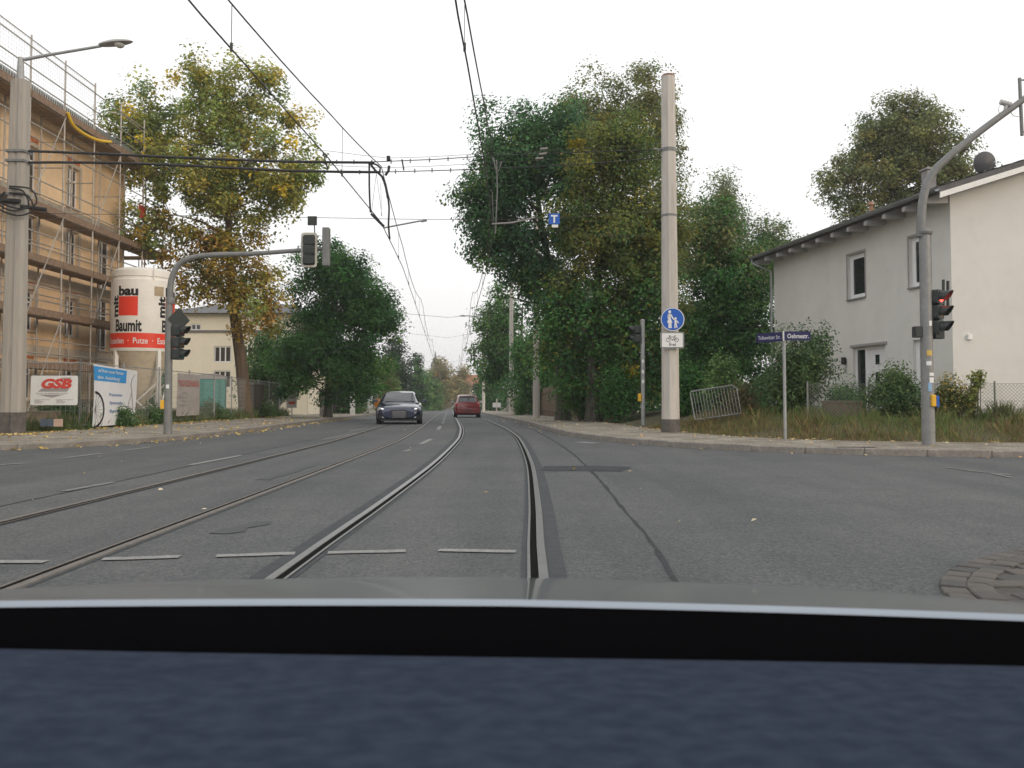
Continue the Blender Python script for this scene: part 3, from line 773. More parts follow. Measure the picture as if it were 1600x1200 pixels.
far_tree('street_tree', 'yellow green bushy tree behind the oncoming car', 590, 624, 565, 648, 78, 606, G_GOLD + G_LIME, 49, 140, 50, 0.2, 0.45)
far_tree('street_tree', 'green tree in the garden behind the construction fence, right of the poplar trunk', 385, 470, 500, 640, 52, 430, G_DARK + G_LIME, 51, 170, 55, 0.2, 0.5)
far_tree('street_tree', 'dark tree deep in the gardens behind the maple', 500, 600, 520, 645, 70, 550, G_DARK, 53, 180, 55, 0.24, 0.6)
far_tree('street_tree', 'dark wide tree behind the crowd barrier, deep in the garden', 1020, 1130, 470, 640, 44, 1060, G_DARK, 55, 260, 60, 0.18, 0.5, group='trees in the corner garden')
far_tree('street_tree', 'brown green tree standing between the two oak trunks', 890, 1010, 480, 640, 42, 950, G_OAKB + G_DARK, 57, 260, 60, 0.17, 0.5, group='trees in the corner garden')

# ------------------------------------------------------------------ shrubs, weeds, fallen leaves
def shrub(name, label, x0, x1, y0, y1, Y, palette, seed, ncl=60, per=55, leaf=0.09, crad=0.17, cat='shrub', lob=None, group='shrubs in the corner garden', stems=8):
    X = ax((x0 + x1) / 2, Y); zb = tz(X, Y)
    B = (X, Y, zb)
    rs = np.random.RandomState(seed)
    root = thing(name, label, cat, B, group=group)
    if lob is None:
        w, h = x1 - x0, y1 - y0
        lob = [(x0, x1 - w * .25, y0 + h * .3, y1), (x0 + w * .25, x1, y0 + h * .35, y1), (x0 + w * .2, x1 - w * .2, y0, y1 - h * .2)]
    Lo = [lobe(*l, Y, B, depth=(at(l[1], 600, Y).x - at(l[0], 600, Y).x) * 0.45) for l in lob]
    C, D, ids = crown_points(rs, Lo, ncl, 0.5)
    C[:, 2] = np.maximum(C[:, 2], 0.06)
    cnt = np.maximum(5, (per * rs.uniform(.5, 1.5, ncl)).astype(int)); rep = np.repeat(np.arange(ncl), cnt)
    off = rs.normal(size=(len(rep), 3)) * crad; P = C[rep] + off; P[:, 2] = np.maximum(P[:, 2], 0.01)
    Nn = off / (np.linalg.norm(off, axis=1)[:, None] + 1e-6) * .5 + D[rep] * .4 + np.array([0, 0, .5]) + rs.normal(size=off.shape) * .6
    Nn /= np.linalg.norm(Nn, axis=1)[:, None]
    cols = pick_cols(rs, palette, ncl)[rep] * rs.uniform(.75, 1.25, (len(rep), 1))
    obj('foliage', leaves_mesh('foliage', P.astype(np.float32), Nn.astype(np.float32), leaf * rs.uniform(.6, 1.4, len(rep)), cols, M_LEAF, aspect=0.5), root)
    mb = MB()
    for q in range(min(stems * 4, ncl)):
        c = C[q]; s = np.array([rs.normal() * .06, rs.normal() * .06, -0.05])
        m_ = (s + c) / 2 + np.array([0, 0, .12 * c[2]])
        mb.tube([tuple(s), tuple(m_), tuple(c)], [0.014, 0.01, 0.004], 4, caps=False)
    mb.build('stem', M_BARKG, root, fix=False)
    return root
G_SHR = [(3, (0.045, 0.085, 0.035)), (3, (0.06, 0.10, 0.038)), (1, (0.085, 0.125, 0.04))]
shrub('privet_shrub', 'tall dark shrub with feathery upright shoots behind the street name post', 1190, 1305, 500, 650, 23.5, G_SHR, 61, 260, 55, 0.085, 0.17,
      lob=[(1190, 1280, 530, 650), (1215, 1300, 520, 600), (1230, 1290, 560, 652), (1268, 1302, 492, 560), (1235, 1262, 500, 560), (1285, 1310, 560, 600), (1205, 1225, 498, 560), (1195, 1260, 590, 655)])
shrub('rose_shrub', 'round green bush in front of the house door', 1358, 1440, 572, 645, 20.6, G_SHR + [(1, (0.09, 0.13, 0.05))], 63, 130, 60, 0.075, 0.13)
shrub('spirea_shrub', 'yellow green bush behind the red traffic signal pole', 1456, 1512, 592, 650, 20.4, [(3, (0.085, 0.105, 0.035)), (2, (0.14, 0.14, 0.045)), (2, (0.06, 0.09, 0.035)), (1, (0.26, 0.2, 0.06))], 65, 90, 50, 0.075, 0.12)
shrub('box_shrub', 'low dark bush at the foot of the house wall, left of the door', 1292, 1352, 598, 648, 22.6, G_DARK, 67, 90, 50, 0.075, 0.13)
shrub('sapling', 'thin leaning sapling with yellowish leaves beside the garden fence', 1512, 1534, 585, 645, 20.0, [(2, (0.11, 0.14, 0.04)), (2, (0.17, 0.17, 0.05))], 69, 26, 26, 0.09, 0.06, cat='sapling', lob=[(1512, 1522, 610, 645), (1516, 1526, 598, 625), (1522, 1538, 580, 602)], stems=3)
shrub('elder_shrub', 'pale green leafy shoots behind the leaning barrier', 1098, 1160, 560, 640, 26.5, G_LIME, 71, 90, 40, 0.11, 0.17)
shrub('bramble_shrub', 'brownish dry bramble at the end of the leaning barrier', 1140, 1185, 590, 655, 24.4, [(2, (0.10, 0.08, 0.04)), (2, (0.07, 0.075, 0.035)), (1, (0.14, 0.09, 0.04))], 73, 70, 40, 0.08, 0.14)
shrub('hazel_shrub', 'dark shrub in the deep shade left of the concrete mast', 925, 1010, 560, 655, 32.5, G_DARK, 75, 130, 50, 0.11, 0.2)
shrub('hazel_shrub', 'dark shrub in the shade between concrete mast and barrier', 1045, 1110, 560, 655, 29.5, G_DARK, 76, 130, 50, 0.11, 0.2)
shrub('hazel_shrub', 'dark leafy undergrowth in front of the oak trunks', 868, 950, 568, 652, 35.2, G_DARK, 74, 130, 55, 0.11, 0.2)
shrub('hedge_shrub', 'small bright green hedge beside the far right pavement', 806, 822, 608, 650, 56, [(3, (0.05, 0.12, 0.035)), (2, (0.06, 0.14, 0.04))], 77, 70, 40, 0.12, 0.14, group='hedges along the street')
for i, (a, b_, c_, d_, Y, lab) in enumerate([(206, 262, 640, 664, 29.5, 'weedy bush below the plaster silo'), (172, 206, 644, 668, 26.4, 'tall weeds in front of the bicycle banner'),
        (300, 360, 628, 655, 36.5, 'green bush at the foot of the teal cabin'), (375, 440, 618, 652, 44, 'bush at the foot of the poplar trunk'), (60, 132, 622, 655, 25.3, 'green bush behind the low wall under the white sign')]):
    shrub('weed_shrub', lab, a, b_, c_, d_, Y, [(3, (0.05, 0.10, 0.035)), (2, (0.075, 0.12, 0.04))], 80 + i, 80, 45, 0.085, 0.15, group='bushes along the site fence')

def blades(name, P, h, cols, material, lean=0.35, w=0.012, seed=0):
    """grass blades: one bent, pointed blade of two faces per point"""
    n = len(P); rs = np.random.RandomState(seed)
    a = rs.uniform(0, 2 * math.pi, n); sx, sy = np.cos(a), np.sin(a)
    l = np.clip(rs.normal(size=(n, 2)), -1.6, 1.6) * lean
    h = np.asarray(h)
    v = np.empty((n, 4, 3), np.float32)
    v[:, 0] = P - np.stack([sx, sy, 0 * sx], 1) * w; v[:, 1] = P + np.stack([sx, sy, 0 * sx], 1) * w
    mid = P + np.stack([l[:, 0] * h * .54, l[:, 1] * h * .54, h * .62], 1)
    v[:, 2] = mid + np.stack([sx, sy, 0 * sx], 1) * w * .7
    v[:, 3] = P + np.stack([l[:, 0] * h, l[:, 1] * h, h], 1)
    me = bpy.data.meshes.new(name)
    me.vertices.add(4 * n); me.vertices.foreach_set('co', v.reshape(-1))
    me.loops.add(4 * n); me.loops.foreach_set('vertex_index', np.arange(4 * n, dtype=np.int32))
    me.polygons.add(n); me.polygons.foreach_set('loop_start', np.arange(0, 4 * n, 4, dtype=np.int32))
    t_ = me.attributes.new('tint', 'FLOAT_COLOR', 'POINT'); c4 = np.ones((n, 4, 4), np.float32); c4[:, :, :3] = cols[:, None, :]
    t_.data.foreach_set('color', c4.reshape(-1))
    me.materials.append(material); me.update(calc_edges=True); me.validate()
    return me
M_GRASS = leaf_mat('grass', 0.25, 0.7)
rs = np.random.RandomState(91)
# verge of dry weeds right of the junction
n = 170000
X = rs.uniform(2.0, 17, n); Y = rs.uniform(16.3, 30, n)
d, sid = side_dist(X[:, None], Y[:, None]); d = d[:, 0]; sid = sid[:, 0]
dens = sstep((d - 2.55) / 0.5) * (0.4 + 0.6 * (np.sin(X * 2.1 + Y) * np.sin(Y * 1.7 - X * .8) > -0.3)) * (Y < 24.5 + 2.0 * (X < 8))
k = (rs.uniform(size=n) < dens) & (sid == 1); X, Y, d = X[k], Y[k], d[k]
Z = terrain_z(X[:, None], Y[:, None])[:, 0]
hh = np.minimum(rs.gamma(2.6, 0.033, len(X)) * (0.6 + 0.8 * (np.sin(X * 3.1 + Y * 1.2) * np.sin(Y * 2.9 - X) > 0)), .3) * (0.55 + 0.9 * sstep((d - 2.8) / 1.2) * (1 - 0.6 * sstep((d - 5) / 2.0)))
green = sstep((d - 3.6) / 1.8 + 0.5 * np.sin(X * .9) - 0.1)
pd = pick_cols(rs, [(3, (0.135, 0.10, 0.045)), (2, (0.10, 0.075, 0.04)), (2, (0.17, 0.13, 0.055)), (1, (0.09, 0.06, 0.035))], len(X))
pg = pick_cols(rs, [(3, (0.075, 0.11, 0.032)), (2, (0.10, 0.12, 0.04)), (1, (0.06, 0.09, 0.03))], len(X))
cols = np.where((rs.uniform(size=len(X)) < green * .55 + .30)[:, None], pg, pd)
o = obj('grass', blades('grass', np.stack([X, Y, Z - .01], 1).astype(np.float32), hh, cols, M_GRASS, w=0.008, seed=2)); o['kind'] = 'stuff'; o['label'] = 'dry brown and green grass on the verge below the pale house'
# weeds along the left fence
n = 40000
Y = rs.uniform(23.5, 52, n); X = np.interp(Y, [23, 52], [-12.25, -13.2]) + rs.normal(size=n) * .5 - .5
k = X < np.interp(Y, [23, 40, 52], [-11.9, -12.3, -13.4]); X, Y = X[k], Y[k]
Z = terrain_z(X[:, None], Y[:, None])[:, 0]
cols = pick_cols(rs, [(3, (0.055, 0.095, 0.03)), (2, (0.085, 0.11, 0.04)), (1, (0.14, 0.11, 0.05))], len(X))
o = obj('grass', blades('grass', np.stack([X, Y, Z - .01], 1).astype(np.float32), np.minimum(rs.gamma(3, .085, len(X)), .6), cols, M_GRASS, w=0.012, seed=3)); o['kind'] = 'stuff'; o['label'] = 'tall green weeds along the foot of the site fence'
# one stiff tuft by the garden fence
n = 260; c = (ax(1566, 19.6), 19.6); zc = tz(*c)
P = np.stack([c[0] + rs.normal(size=n) * .09, c[1] + rs.normal(size=n) * .09, np.full(n, zc)], 1).astype(np.float32)
o = obj('grass_tuft', blades('grass_tuft', P, rs.uniform(.25, .55, n), pick_cols(rs, [(2, (0.07, 0.085, 0.04)), (1, (0.11, 0.11, 0.05))], n), M_GRASS, lean=.28, w=.01, seed=4)); tag(o, 'stiff grey green grass tuft in front of the wire garden fence', 'grass tuft')
# fallen leaves
def fallen(name, X, Y, zoff, pal, label, size=0.07):
    Z = zoff(X, Y); n = len(X)
    Nn = rs.normal(size=(n, 3)) * .28 + np.array([0, 0, 1.0]); Nn /= np.linalg.norm(Nn, axis=1)[:, None]
    o = obj(name, leaves_mesh(name, np.stack([X, Y, Z], 1).astype(np.float32), Nn.astype(np.float32), size * rs.uniform(.6, 1.5, n), pick_cols(rs, pal, n), M_GRASS, aspect=.75)); o['kind'] = 'stuff'; o['label'] = label
PALF = [(3, (0.42, 0.30, 0.07)), (2, (0.30, 0.20, 0.07)), (2, (0.36, 0.28, 0.15)), (1, (0.18, 0.12, 0.06))]
i = rs.randint(0, len(KLs), 60000); i = i[(KLs[i][:, 0] > -15) & (KLs[i][:, 1] < 50)]
off = np.where(rs.uniform(size=len(i)) < .3, -np.abs(rs.normal(size=len(i))) * .25 - .03, np.where(rs.uniform(size=len(i)) < .72, 4.0 - np.abs(rs.normal(size=len(i))) * .35, rs.uniform(0.1, 4.0, len(i))))
p = KLs[i] + NLs[i] * off[:, None] + rs.normal(size=(len(i), 2)) * .12
k = rs.uniform(size=len(i)) < 1400 / len(i) * (0.5 + (np.sin(p[:, 1] * 1.3) > 0)); p, off = p[k], off[k]
fallen('fallen_leaves', p[:, 0], p[:, 1], lambda X, Y: gz(Y) + np.where(off < 0.02, .022, .148), PALF, 'yellow fallen leaves along the left kerb and fence foot', .085)
i = rs.randint(0, len(KRs), 60000); i = i[(KRs[i][:, 0] < 14) & (KRs[i][:, 1] < 45)]
off = np.where(rs.uniform(size=len(i)) < .15, -np.abs(rs.normal(size=len(i))) * .3 - .03, np.where(rs.uniform(size=len(i)) < .6, 2.65 - np.abs(rs.normal(size=len(i))) * .35, rs.uniform(.1, 2.6, len(i))))
p = KRs[i] + NRs[i] * off[:, None]
k = rs.uniform(size=len(i)) < 420 / len(i); p, off = p[k], off[k]
fallen('fallen_leaves', p[:, 0], p[:, 1], lambda X, Y: gz(Y) + np.where(off < 0.02, .022, .148), [(2, (0.36, 0.25, 0.12)), (2, (0.28, 0.18, 0.09)), (1, (0.4, 0.33, 0.2))], 'brown fallen leaves along the right kerb', .07)
X = rs.uniform(-7, 2.2, 34); Y = rs.uniform(6.5, 30, 34)
fallen('fallen_leaves', X, Y, lambda X, Y: gz(Y) + .025, [(2, (0.45, 0.38, 0.26)), (1, (0.4, 0.3, 0.1))], 'a few pale fallen leaves scattered over the carriageway', .045)
# woods and hedges closing the gardens behind
def mass(name, label, x0, x1, Y, h, n, seed, pal):
    rs2 = np.random.RandomState(seed); X = rs2.uniform(x0, x1, n); top = h * (0.7 + 0.3 * np.sin(X * .55 + seed) * np.sin(X * .23 + 1)); Z = rs2.uniform(0, 1, n) * top
    Yy = Y + rs2.normal(size=n) * 1.2
    P_ = np.stack([X, Yy, gz(Yy) + Z + .05], 1); Nn = rs2.normal(size=(n, 3)) + np.array([0, -.5, .6]); Nn /= np.linalg.norm(Nn, axis=1)[:, None]
    o = obj(name, leaves_mesh(name, P_.astype(np.float32), Nn.astype(np.float32), .3 * rs2.uniform(.6, 1.4, n), pick_cols(rs2, pal, n), M_LEAF)); o['kind'] = 'stuff'; o['label'] = label
mass('undergrowth', 'dark overgrown bushes closing the gardens right of the street', 3.5, 48, 62, 5.5, 26000, 5, G_DARK)
mass('undergrowth', 'dark bushes closing the gardens left of the street', -34, -12.5, 74, 5.0, 15000, 6, G_DARK + G_LIME)

# ------------------------------------------------------------------ pale house on the corner
M_REND = mat('render_grey', (0.675, 0.665, 0.625), 0.92, var=0.06, vscale=0.6, bump=0.35, bscale=130, dirt=0.06)
M_PLIN = mat('plinth_grey', (0.33, 0.32, 0.31), 0.92, var=0.1, vscale=3, bump=0.3, bscale=90, dirt=0.2)
M_TILE = mat('roof_tile_grey', (0.105, 0.105, 0.108), 0.7, var=0.25, vscale=4, bump=0.2)
M_SOFF = mat('grey_painted_wood', (0.17, 0.165, 0.165), 0.7, var=0.15, vscale=5)
M_RAFT = mat('white_painted_wood', (0.50, 0.49, 0.48), 0.7, var=0.08, vscale=5)
M_UPVC = mat('window_upvc', (0.80, 0.80, 0.80), 0.35, var=0.03)
M_GLASS = glass_mat('window_glass')
M_ZINC = mat('zinc', (0.33, 0.34, 0.35), 0.45, metal=0.6, var=0.12)
HC = (690 * 21.4 / F, 21.4); HD = (412 * 31.0 / F, 31.0)
hang = math.atan2(-(HD[0] - HC[0]), HD[1] - HC[1])
HZ = 0.52
house = thing('corner_house', 'pale grey rendered house with dark roof behind the garden fence', 'house', (HC[0], HC[1], HZ), hang)
HL = 9.75; HW = 9.6; EH = 5.55; SL = 0.32
mb = MB()   # walls with window and door openings cut as frames of boxes would show joints; one skin with recessed openings instead
OPEN = [(0.83, 1.72, 3.42, 4.78), (3.86, 4.80, 3.45, 4.80), (0.78, 1.62, 0.45, 2.02), (2.9, 4.58, 0.0, 1.98)]   # along y: y0, y1, z0, z1
REC = 0.16
ysb = sorted({0.0, HL} | {o[0] for o in OPEN} | {o[1] for o in OPEN}); zsb = sorted({-0.6, EH} | {o[2] for o in OPEN} | {o[3] for o in OPEN})
for a, b_ in zip(ysb, ysb[1:]):
    for c, d_ in zip(zsb, zsb[1:]):
        ym, zm = (a + b_) / 2, (c + d_) / 2
        if any(o[0] < ym < o[1] and o[2] < zm < o[3] for o in OPEN): continue
        mb.add([(0, a, c), (0, b_, c), (0, b_, d_), (0, a, d_)], [(0, 1, 2, 3)])
for y0, y1, z0, z1 in OPEN:
    mb.add([(0, y0, z0), (0, y1, z0), (0, y1, z1), (0, y0, z1), (REC, y0, z0), (REC, y1, z0), (REC, y1, z1), (REC, y0, z1)], [(0, 1, 5, 4), (1, 2, 6, 5), (2, 3, 7, 6), (3, 0, 4, 7)])
zr = EH + HW / 2 * SL
for yy in (0, HL):
    mb.add([(0, yy, -0.6), (HW, yy, -0.6), (HW, yy, EH), (HW / 2, yy, zr), (0, yy, EH)], [(0, 1, 2, 3, 4)])
mb.add([(HW, 0, -0.6), (HW, HL, -0.6), (HW, HL, EH), (HW, 0, EH)], [(0, 1, 2, 3)])
mb.build('wall', M_REND, house, fix=False)
mb = MB(); mb.b2(-0.025, HW + .02, -0.025, 0.0, -0.6, 0.22); mb.b2(-0.025, -0.002, 0.0, 2.88, -0.6, 0.22); mb.b2(-0.025, -0.002, 4.6, HL + .02, -0.6, 0.22)
mb.build('plinth', M_PLIN, house)
def house_window(y0, y1, z0, z1, bars=0):
    fr = MB(); t = 0.07; x0, x1 = REC - 0.07, REC - 0.005
    fr.b2(x0, x1, y0, y1, z0, z0 + t); fr.b2(x0, x1, y0, y1, z1 - t, z1); fr.b2(x0, x1, y0, y0 + t, z0 + t, z1 - t); fr.b2(x0, x1, y1 - t, y1, z0 + t, z1 - t)
    fr.b2(x0 + .012, x1, y0 + t, y1 - t, z0 + t, z0 + 2 * t); fr.b2(x0 + .012, x1, y0 + t, y1 - t, z1 - 2 * t, z1 - t)
    fr.b2(x0 + .012, x1, y0 + t, y0 + 2 * t, z0 + 2 * t, z1 - 2 * t); fr.b2(x0 + .012, x1, y1 - 2 * t, y1 - t, z0 + 2 * t, z1 - 2 * t)
    w = fr.build('window', M_UPVC, house)
    p = MB(); p.b2(x0 + .03, x0 + .04, y0 + 2 * t, y1 - 2 * t, z0 + 2 * t, z1 - 2 * t); p.build('pane', M_GLASS, w)
    s = MB(); s.b2(-0.06, REC - .07, y0 - .03, y1 + .03, z0 - .03, z0 + .006); s.build('sill', M_ZINC, w)
    for k in range(bars):
        q = MB(); zz = z0 + (z1 - z0) * (k + 1) / (bars + 1); q.b2(x0 + .005, x0 + .028, y0 + 2 * t, y1 - 2 * t, zz - .03, zz + .03); q.build('glazing_bar', M_UPVC, w)
    return w
house_window(0.83, 1.72, 3.42, 4.78); house_window(3.86, 4.80, 3.45, 4.80); house_window(0.78, 1.62, 0.45, 2.02, 2)
# surrounds a little proud of the render
for y0, y1, z0, z1 in OPEN[:2]:
    s = MB(); s.b2(-.012, -.002, y0 - .06, y1 + .06, z1, z1 + .06); s.b2(-.012, -.002, y0 - .06, y0, z0, z1); s.b2(-.012, -.002, y1, y1 + .06, z0, z1)
    s.build('window_surround', M_PLIN, house)
# front door with sidelight
d = MB(); y0, y1, z0, z1 = OPEN[3]; t = .07
d.b2(.09, .155, y0, y1, z1 - t, z1); d.b2(.09, .155, y0, y0 + t, z0, z1 - t); d.b2(.09, .155, y1 - t, y1, z0, z1 - t); d.b2(.09, .155, 3.98, 4.06, z0, z1 - t)
door = d.build('door', M_UPVC, house)
q = MB(); q.b2(.11, .15, y0 + t, 3.98, z0 + .02, z1 - t); q.build('door_leaf', M_UPVC, door)
q = MB(); q.b2(.12, .13, 4.06, y1 - t, z0 + .1, z1 - t); q.build('pane', M_GLASS, door)
q = MB()
for zz in (0.45, 0.95, 1.45): q.b2(.102, .109, 3.36, 3.56, zz, zz + .28)
q.build('door_light', M_GLASS, door)
q = MB(); q.tube([(.085, 3.86, .75), (.075, 3.86, 1.1)], .012, 6); q.build('handle', M_ZINC, door)
q = MB(); q.b2(-.04, -.004, 2.8, 4.68, 2.0, 2.07); q.build('door_canopy', M_PLIN, house)
q = MB(); q.b2(-.9, -.03, 2.7, 4.8, -.6, -.06); q.build('door_step', M_PLIN, house)
q = MB(); q.tube([(-.08, 4.98, 1.5), (-.08, 4.98, 1.72)], .07, 10); q.b2(-.03, -.002, 4.93, 5.03, 1.55, 1.68); q.build('wall_lamp', M_BLACK, house, smooth=True)
q = MB(); q.b2(-.03, -.002, 4.94, 5.02, 1.27, 1.36); q.build('bell_plate', M_ZINC, house)
q = MB(); q.b2(.38, .50, -.07, -.002, 1.93, 2.07); q.build('sensor_box', M_WHITE, house, bevel=.01)
# roof
OV = 0.62; th = 0.16
def roofz(x): return EH + 0.12 + x * SL
mb = MB()
for x0, x1 in ((-OV, HW / 2), (HW + OV, HW / 2)):
    z0 = roofz(-OV); z1 = roofz(HW / 2)
    mb.add([(x0, -.45, z0), (x1, -.45, z1), (x1, HL + .45, z1), (x0, HL + .45, z0), (x0, -.45, z0 + th), (x1, -.45, z1 + th), (x1, HL + .45, z1 + th), (x0, HL + .45, z0 + th)],
           [(0, 1, 2, 3), (4, 7, 6, 5), (0, 4, 5, 1), (1, 5, 6, 2), (2, 6, 7, 3), (3, 7, 4, 0)])
roof = mb.build('roof', M_TILE, house)
# tile courses as real steps
for side in (0, 1):
    nco = 15; xa, xb = (-OV, HW / 2) if side == 0 else (HW + OV, HW / 2)
    for k in range(nco):
        f0, f1 = k / nco, (k + 1.06) / nco
        x0, x1 = xa + (xb - xa) * f0, xa + (xb - xa) * min(f1, 1)
        z0 = roofz(-OV) + (roofz(HW / 2) - roofz(-OV)) * f0 + th; z1 = roofz(-OV) + (roofz(HW / 2) - roofz(-OV)) * min(f1, 1) + th
        q = MB(); y0, y1 = -.47, HL + .47
        q.add([(x0, y0, z0 + .03), (x1, y0, z1 + .006), (x1, y1, z1 + .006), (x0, y1, z0 + .03), (x0, y0, z0 - .005), (x0, y1, z0 - .005)], [(0, 1, 2, 3), (0, 3, 5, 4)])
        q.build('tile_course', M_TILE, roof, fix=False)
q = MB(); z0, z1 = roofz(-OV) , roofz(HW / 2)
for x0, x1 in ((-OV + .02, HW / 2), (HW + OV - .02, HW / 2)):
    q.add([(x0, -.475, z0 - .12), (x1, -.475, z1 - .12), (x1, -.475, z1 + .02), (x0, -.475, z0 + .02), (x0, -.44, z0 - .12), (x1, -.44, z1 - .12), (x1, -.44, z1 + .02), (x0, -.44, z0 + .02)],
          [(0, 1, 2, 3), (4, 7, 6, 5), (0, 4, 5, 1), (3, 2, 6, 7)])
q.build('verge_board', M_WHITE, house)
q = MB(); zs0, zs1 = roofz(-OV) - .012, roofz(0) - .012
q.add([(-OV + .01, -.43, zs0), (0, -.43, zs1), (0, HL + .43, zs1), (-OV + .01, HL + .43, zs0)], [(0, 1, 2, 3)]); q.build('soffit', M_SOFF, house, fix=False)
for k in range(12):
    yy = .12 + k * (HL + .2) / 11
    q = MB(); a = roofz(-OV + .03) - .015; b_ = roofz(0.0) - .015
    q.add([(-OV + .03, yy - .08, a - .13), (-.002, yy - .08, b_ - .30), (-.002, yy - .08, b_), (-OV + .03, yy - .08, a), (-OV + .03, yy + .08, a - .13), (-.002, yy + .08, b_ - .30), (-.002, yy + .08, b_), (-OV + .03, yy + .08, a)],
          [(0, 1, 2, 3), (4, 7, 6, 5), (0, 4, 5, 1), (1, 5, 6, 2), (2, 6, 7, 3), (3, 7, 4, 0)])
    q.build('rafter_end', M_RAFT, house)
q = MB(); zg = roofz(-OV) + .11
n_ = 8; pr = [(-OV - .075 + .075 * math.cos(math.pi + math.pi * j / n_), zg + .075 * math.sin(math.pi + math.pi * j / n_)) for j in range(n_ + 1)]
q.add([(x, -.47, z) for x, z in pr] + [(x, HL + .47, z) for x, z in pr], [(j, j + 1, n_ + 2 + j, n_ + 1 + j) for j in range(n_)])
gut = q.build('gutter', M_ZINC, house, smooth=True, fix=False)
q = MB(); q.tube([(-OV - .075, HL + .3, zg - .07), (-OV - .075, HL + .3, zg - .2), (-.1, HL + .02, zg - .55), (-.1, HL + .02, -.4)], .045, 8); q.build('downpipe', M_ZINC, house, smooth=True)
ch = MB(); cx, cy = 0.75, 1.9; ch.b2(cx - .13, cx + .13, cy - .13, cy + .13, roofz(cx) - .2, roofz(cx) + .78); ch.b2(cx - .17, cx + .17, cy - .17, cy + .17, roofz(cx) + .78, roofz(cx) + .83)
ch.build('chimney', mat('chimney_sheet', (0.25, 0.24, 0.235), 0.6, var=.15), roof)
q = MB(); q.tube([(1.3, 5.6, roofz(1.3)), (1.3, 5.6, roofz(1.3) + .5)], .055, 8); q.tube([(1.3, 5.6, roofz(1.3) + .5), (1.3, 5.6, roofz(1.3) + .6)], [.11, .07], 8); q.build('vent_pipe', mat('terracotta', (.36, .2, .13), .8), roof, smooth=True)
# satellite dish on the roof
dish = thing('satellite_dish', 'grey satellite dish on the roof edge of the pale house', 'satellite dish')
M_DISH = mat('dish_grey', (0.085, 0.085, 0.09), 0.5, var=0.1)
c = at(1541, 254, 22.6)
q = MB(); n_ = 24; R = .30
prof = [(0.001, .0), (R * .5, .02), (R * .8, .055), (R, .09)]
mt = Matrix.Translation(c) @ Matrix.Rotation(math.radians(100), 4, 'X')
vs = []; fs = []
for r_, z_ in prof:
    for j in range(n_): vs.append(mt @ Vector((r_ * math.cos(2 * math.pi * j / n_), r_ * math.sin(2 * math.pi * j / n_), -z_)))
for i in range(3):
    for j in range(n_): fs.append((i * n_ + j, i * n_ + (j + 1) % n_, (i + 1) * n_ + (j + 1) % n_, (i + 1) * n_ + j))
q.add(vs, fs); q.build('reflector', M_DISH, dish, smooth=True)
q = MB(); q.tube([c + Vector((0, .08, -.05)), c + Vector((0, .12, -.55))], .025, 6); q.build('mast', M_ZINC, dish, smooth=True)
q = MB(); q.tube([c + Vector((0, -.1, -.3)), c + Vector((0, -.35, -.14))], .012, 5); q.tube([c + Vector((0, -.33, -.15)), c + Vector((0, -.42, -.1))], .03, 6); q.build('feed_arm', M_ZINC, dish)

# ------------------------------------------------------------------ building under renovation, left
M_OCH = mat('ochre_render', (0.86, 0.63, 0.40), 0.92, var=0.10, vscale=0.7, bump=0.35, bscale=60, dirt=0.10)  # ochre, with part of the warm sun glow put into the colour
M_OCHL = mat('pale_band_render', (0.58, 0.50, 0.40), 0.92, var=0.1, vscale=1.2, bump=0.2, dirt=0.15)
M_BASE = mat('old_grey_render', (0.40, 0.35, 0.28), 0.95, var=0.2, vscale=1.4, bump=0.4, bscale=40, dirt=0.4)
M_ORNG = mat('orange_brick', (0.55, 0.19, 0.07), 0.85, var=0.25, vscale=9)
M_PLANK = mat('scaffold_plank', (0.30, 0.225, 0.16), 0.9, var=0.3, vscale=6, bump=0.3, bscale=30, dirt=0.4)
M_TOE = mat('toe_board', (0.24, 0.165, 0.115), 0.85, var=0.25, vscale=5)
M_STEEL = mat('scaffold_steel', (0.44, 0.41, 0.375), 0.55, metal=0.35, var=0.2, vscale=8, dirt=0.3)
FX = -18.6; Y0, Y1 = 17.0, 41.2; WT = 12.2
bld = thing('apartment_house', 'ochre rendered apartment house under renovation behind scaffolding', 'building', (FX, Y1, 0.05))
def fy(x, X=FX): return -F * X / (800 - x) if x < 800 else 0   # distance along the facade for a photograph column
WIN = []
for yc in (fy(108), fy(40), fy(-60)):
    for z0, z1 in ((9.0, 10.7), (6.35, 8.0), (3.55, 5.15), (0.9, 2.3)): WIN.append((yc - .5, yc + .5, z0, z1))
for yc in (fy(160),):
    for z0, z1 in ((5.9, 8.1), (3.1, 5.4), (.9, 2.4)): WIN.append((yc - .55, yc + .55, z0, z1))
yl = lambda y: y - Y1
ysb = sorted({Y0, Y1} | {w[0] for w in WIN} | {w[1] for w in WIN}); zsb = sorted({-.4, WT} | {w[2] for w in WIN} | {w[3] for w in WIN})
mb = MB()
for a, b_ in zip(ysb, ysb[1:]):
    for c, d_ in zip(zsb, zsb[1:]):
        if any(w[0] < (a + b_) / 2 < w[1] and w[2] < (c + d_) / 2 < w[3] for w in WIN): continue
        mb.add([(0, yl(a), c), (0, yl(b_), c), (0, yl(b_), d_), (0, yl(a), d_)], [(0, 1, 2, 3)])
for w in WIN:
    mb.add([(0, yl(w[0]), w[2]), (0, yl(w[1]), w[2]), (0, yl(w[1]), w[3]), (0, yl(w[0]), w[3])] + [(-.22, yl(w[0]), w[2]), (-.22, yl(w[1]), w[2]), (-.22, yl(w[1]), w[3]), (-.22, yl(w[0]), w[3])],
           [(0, 1, 5, 4), (1, 2, 6, 5), (2, 3, 7, 6), (3, 0, 4, 7)])
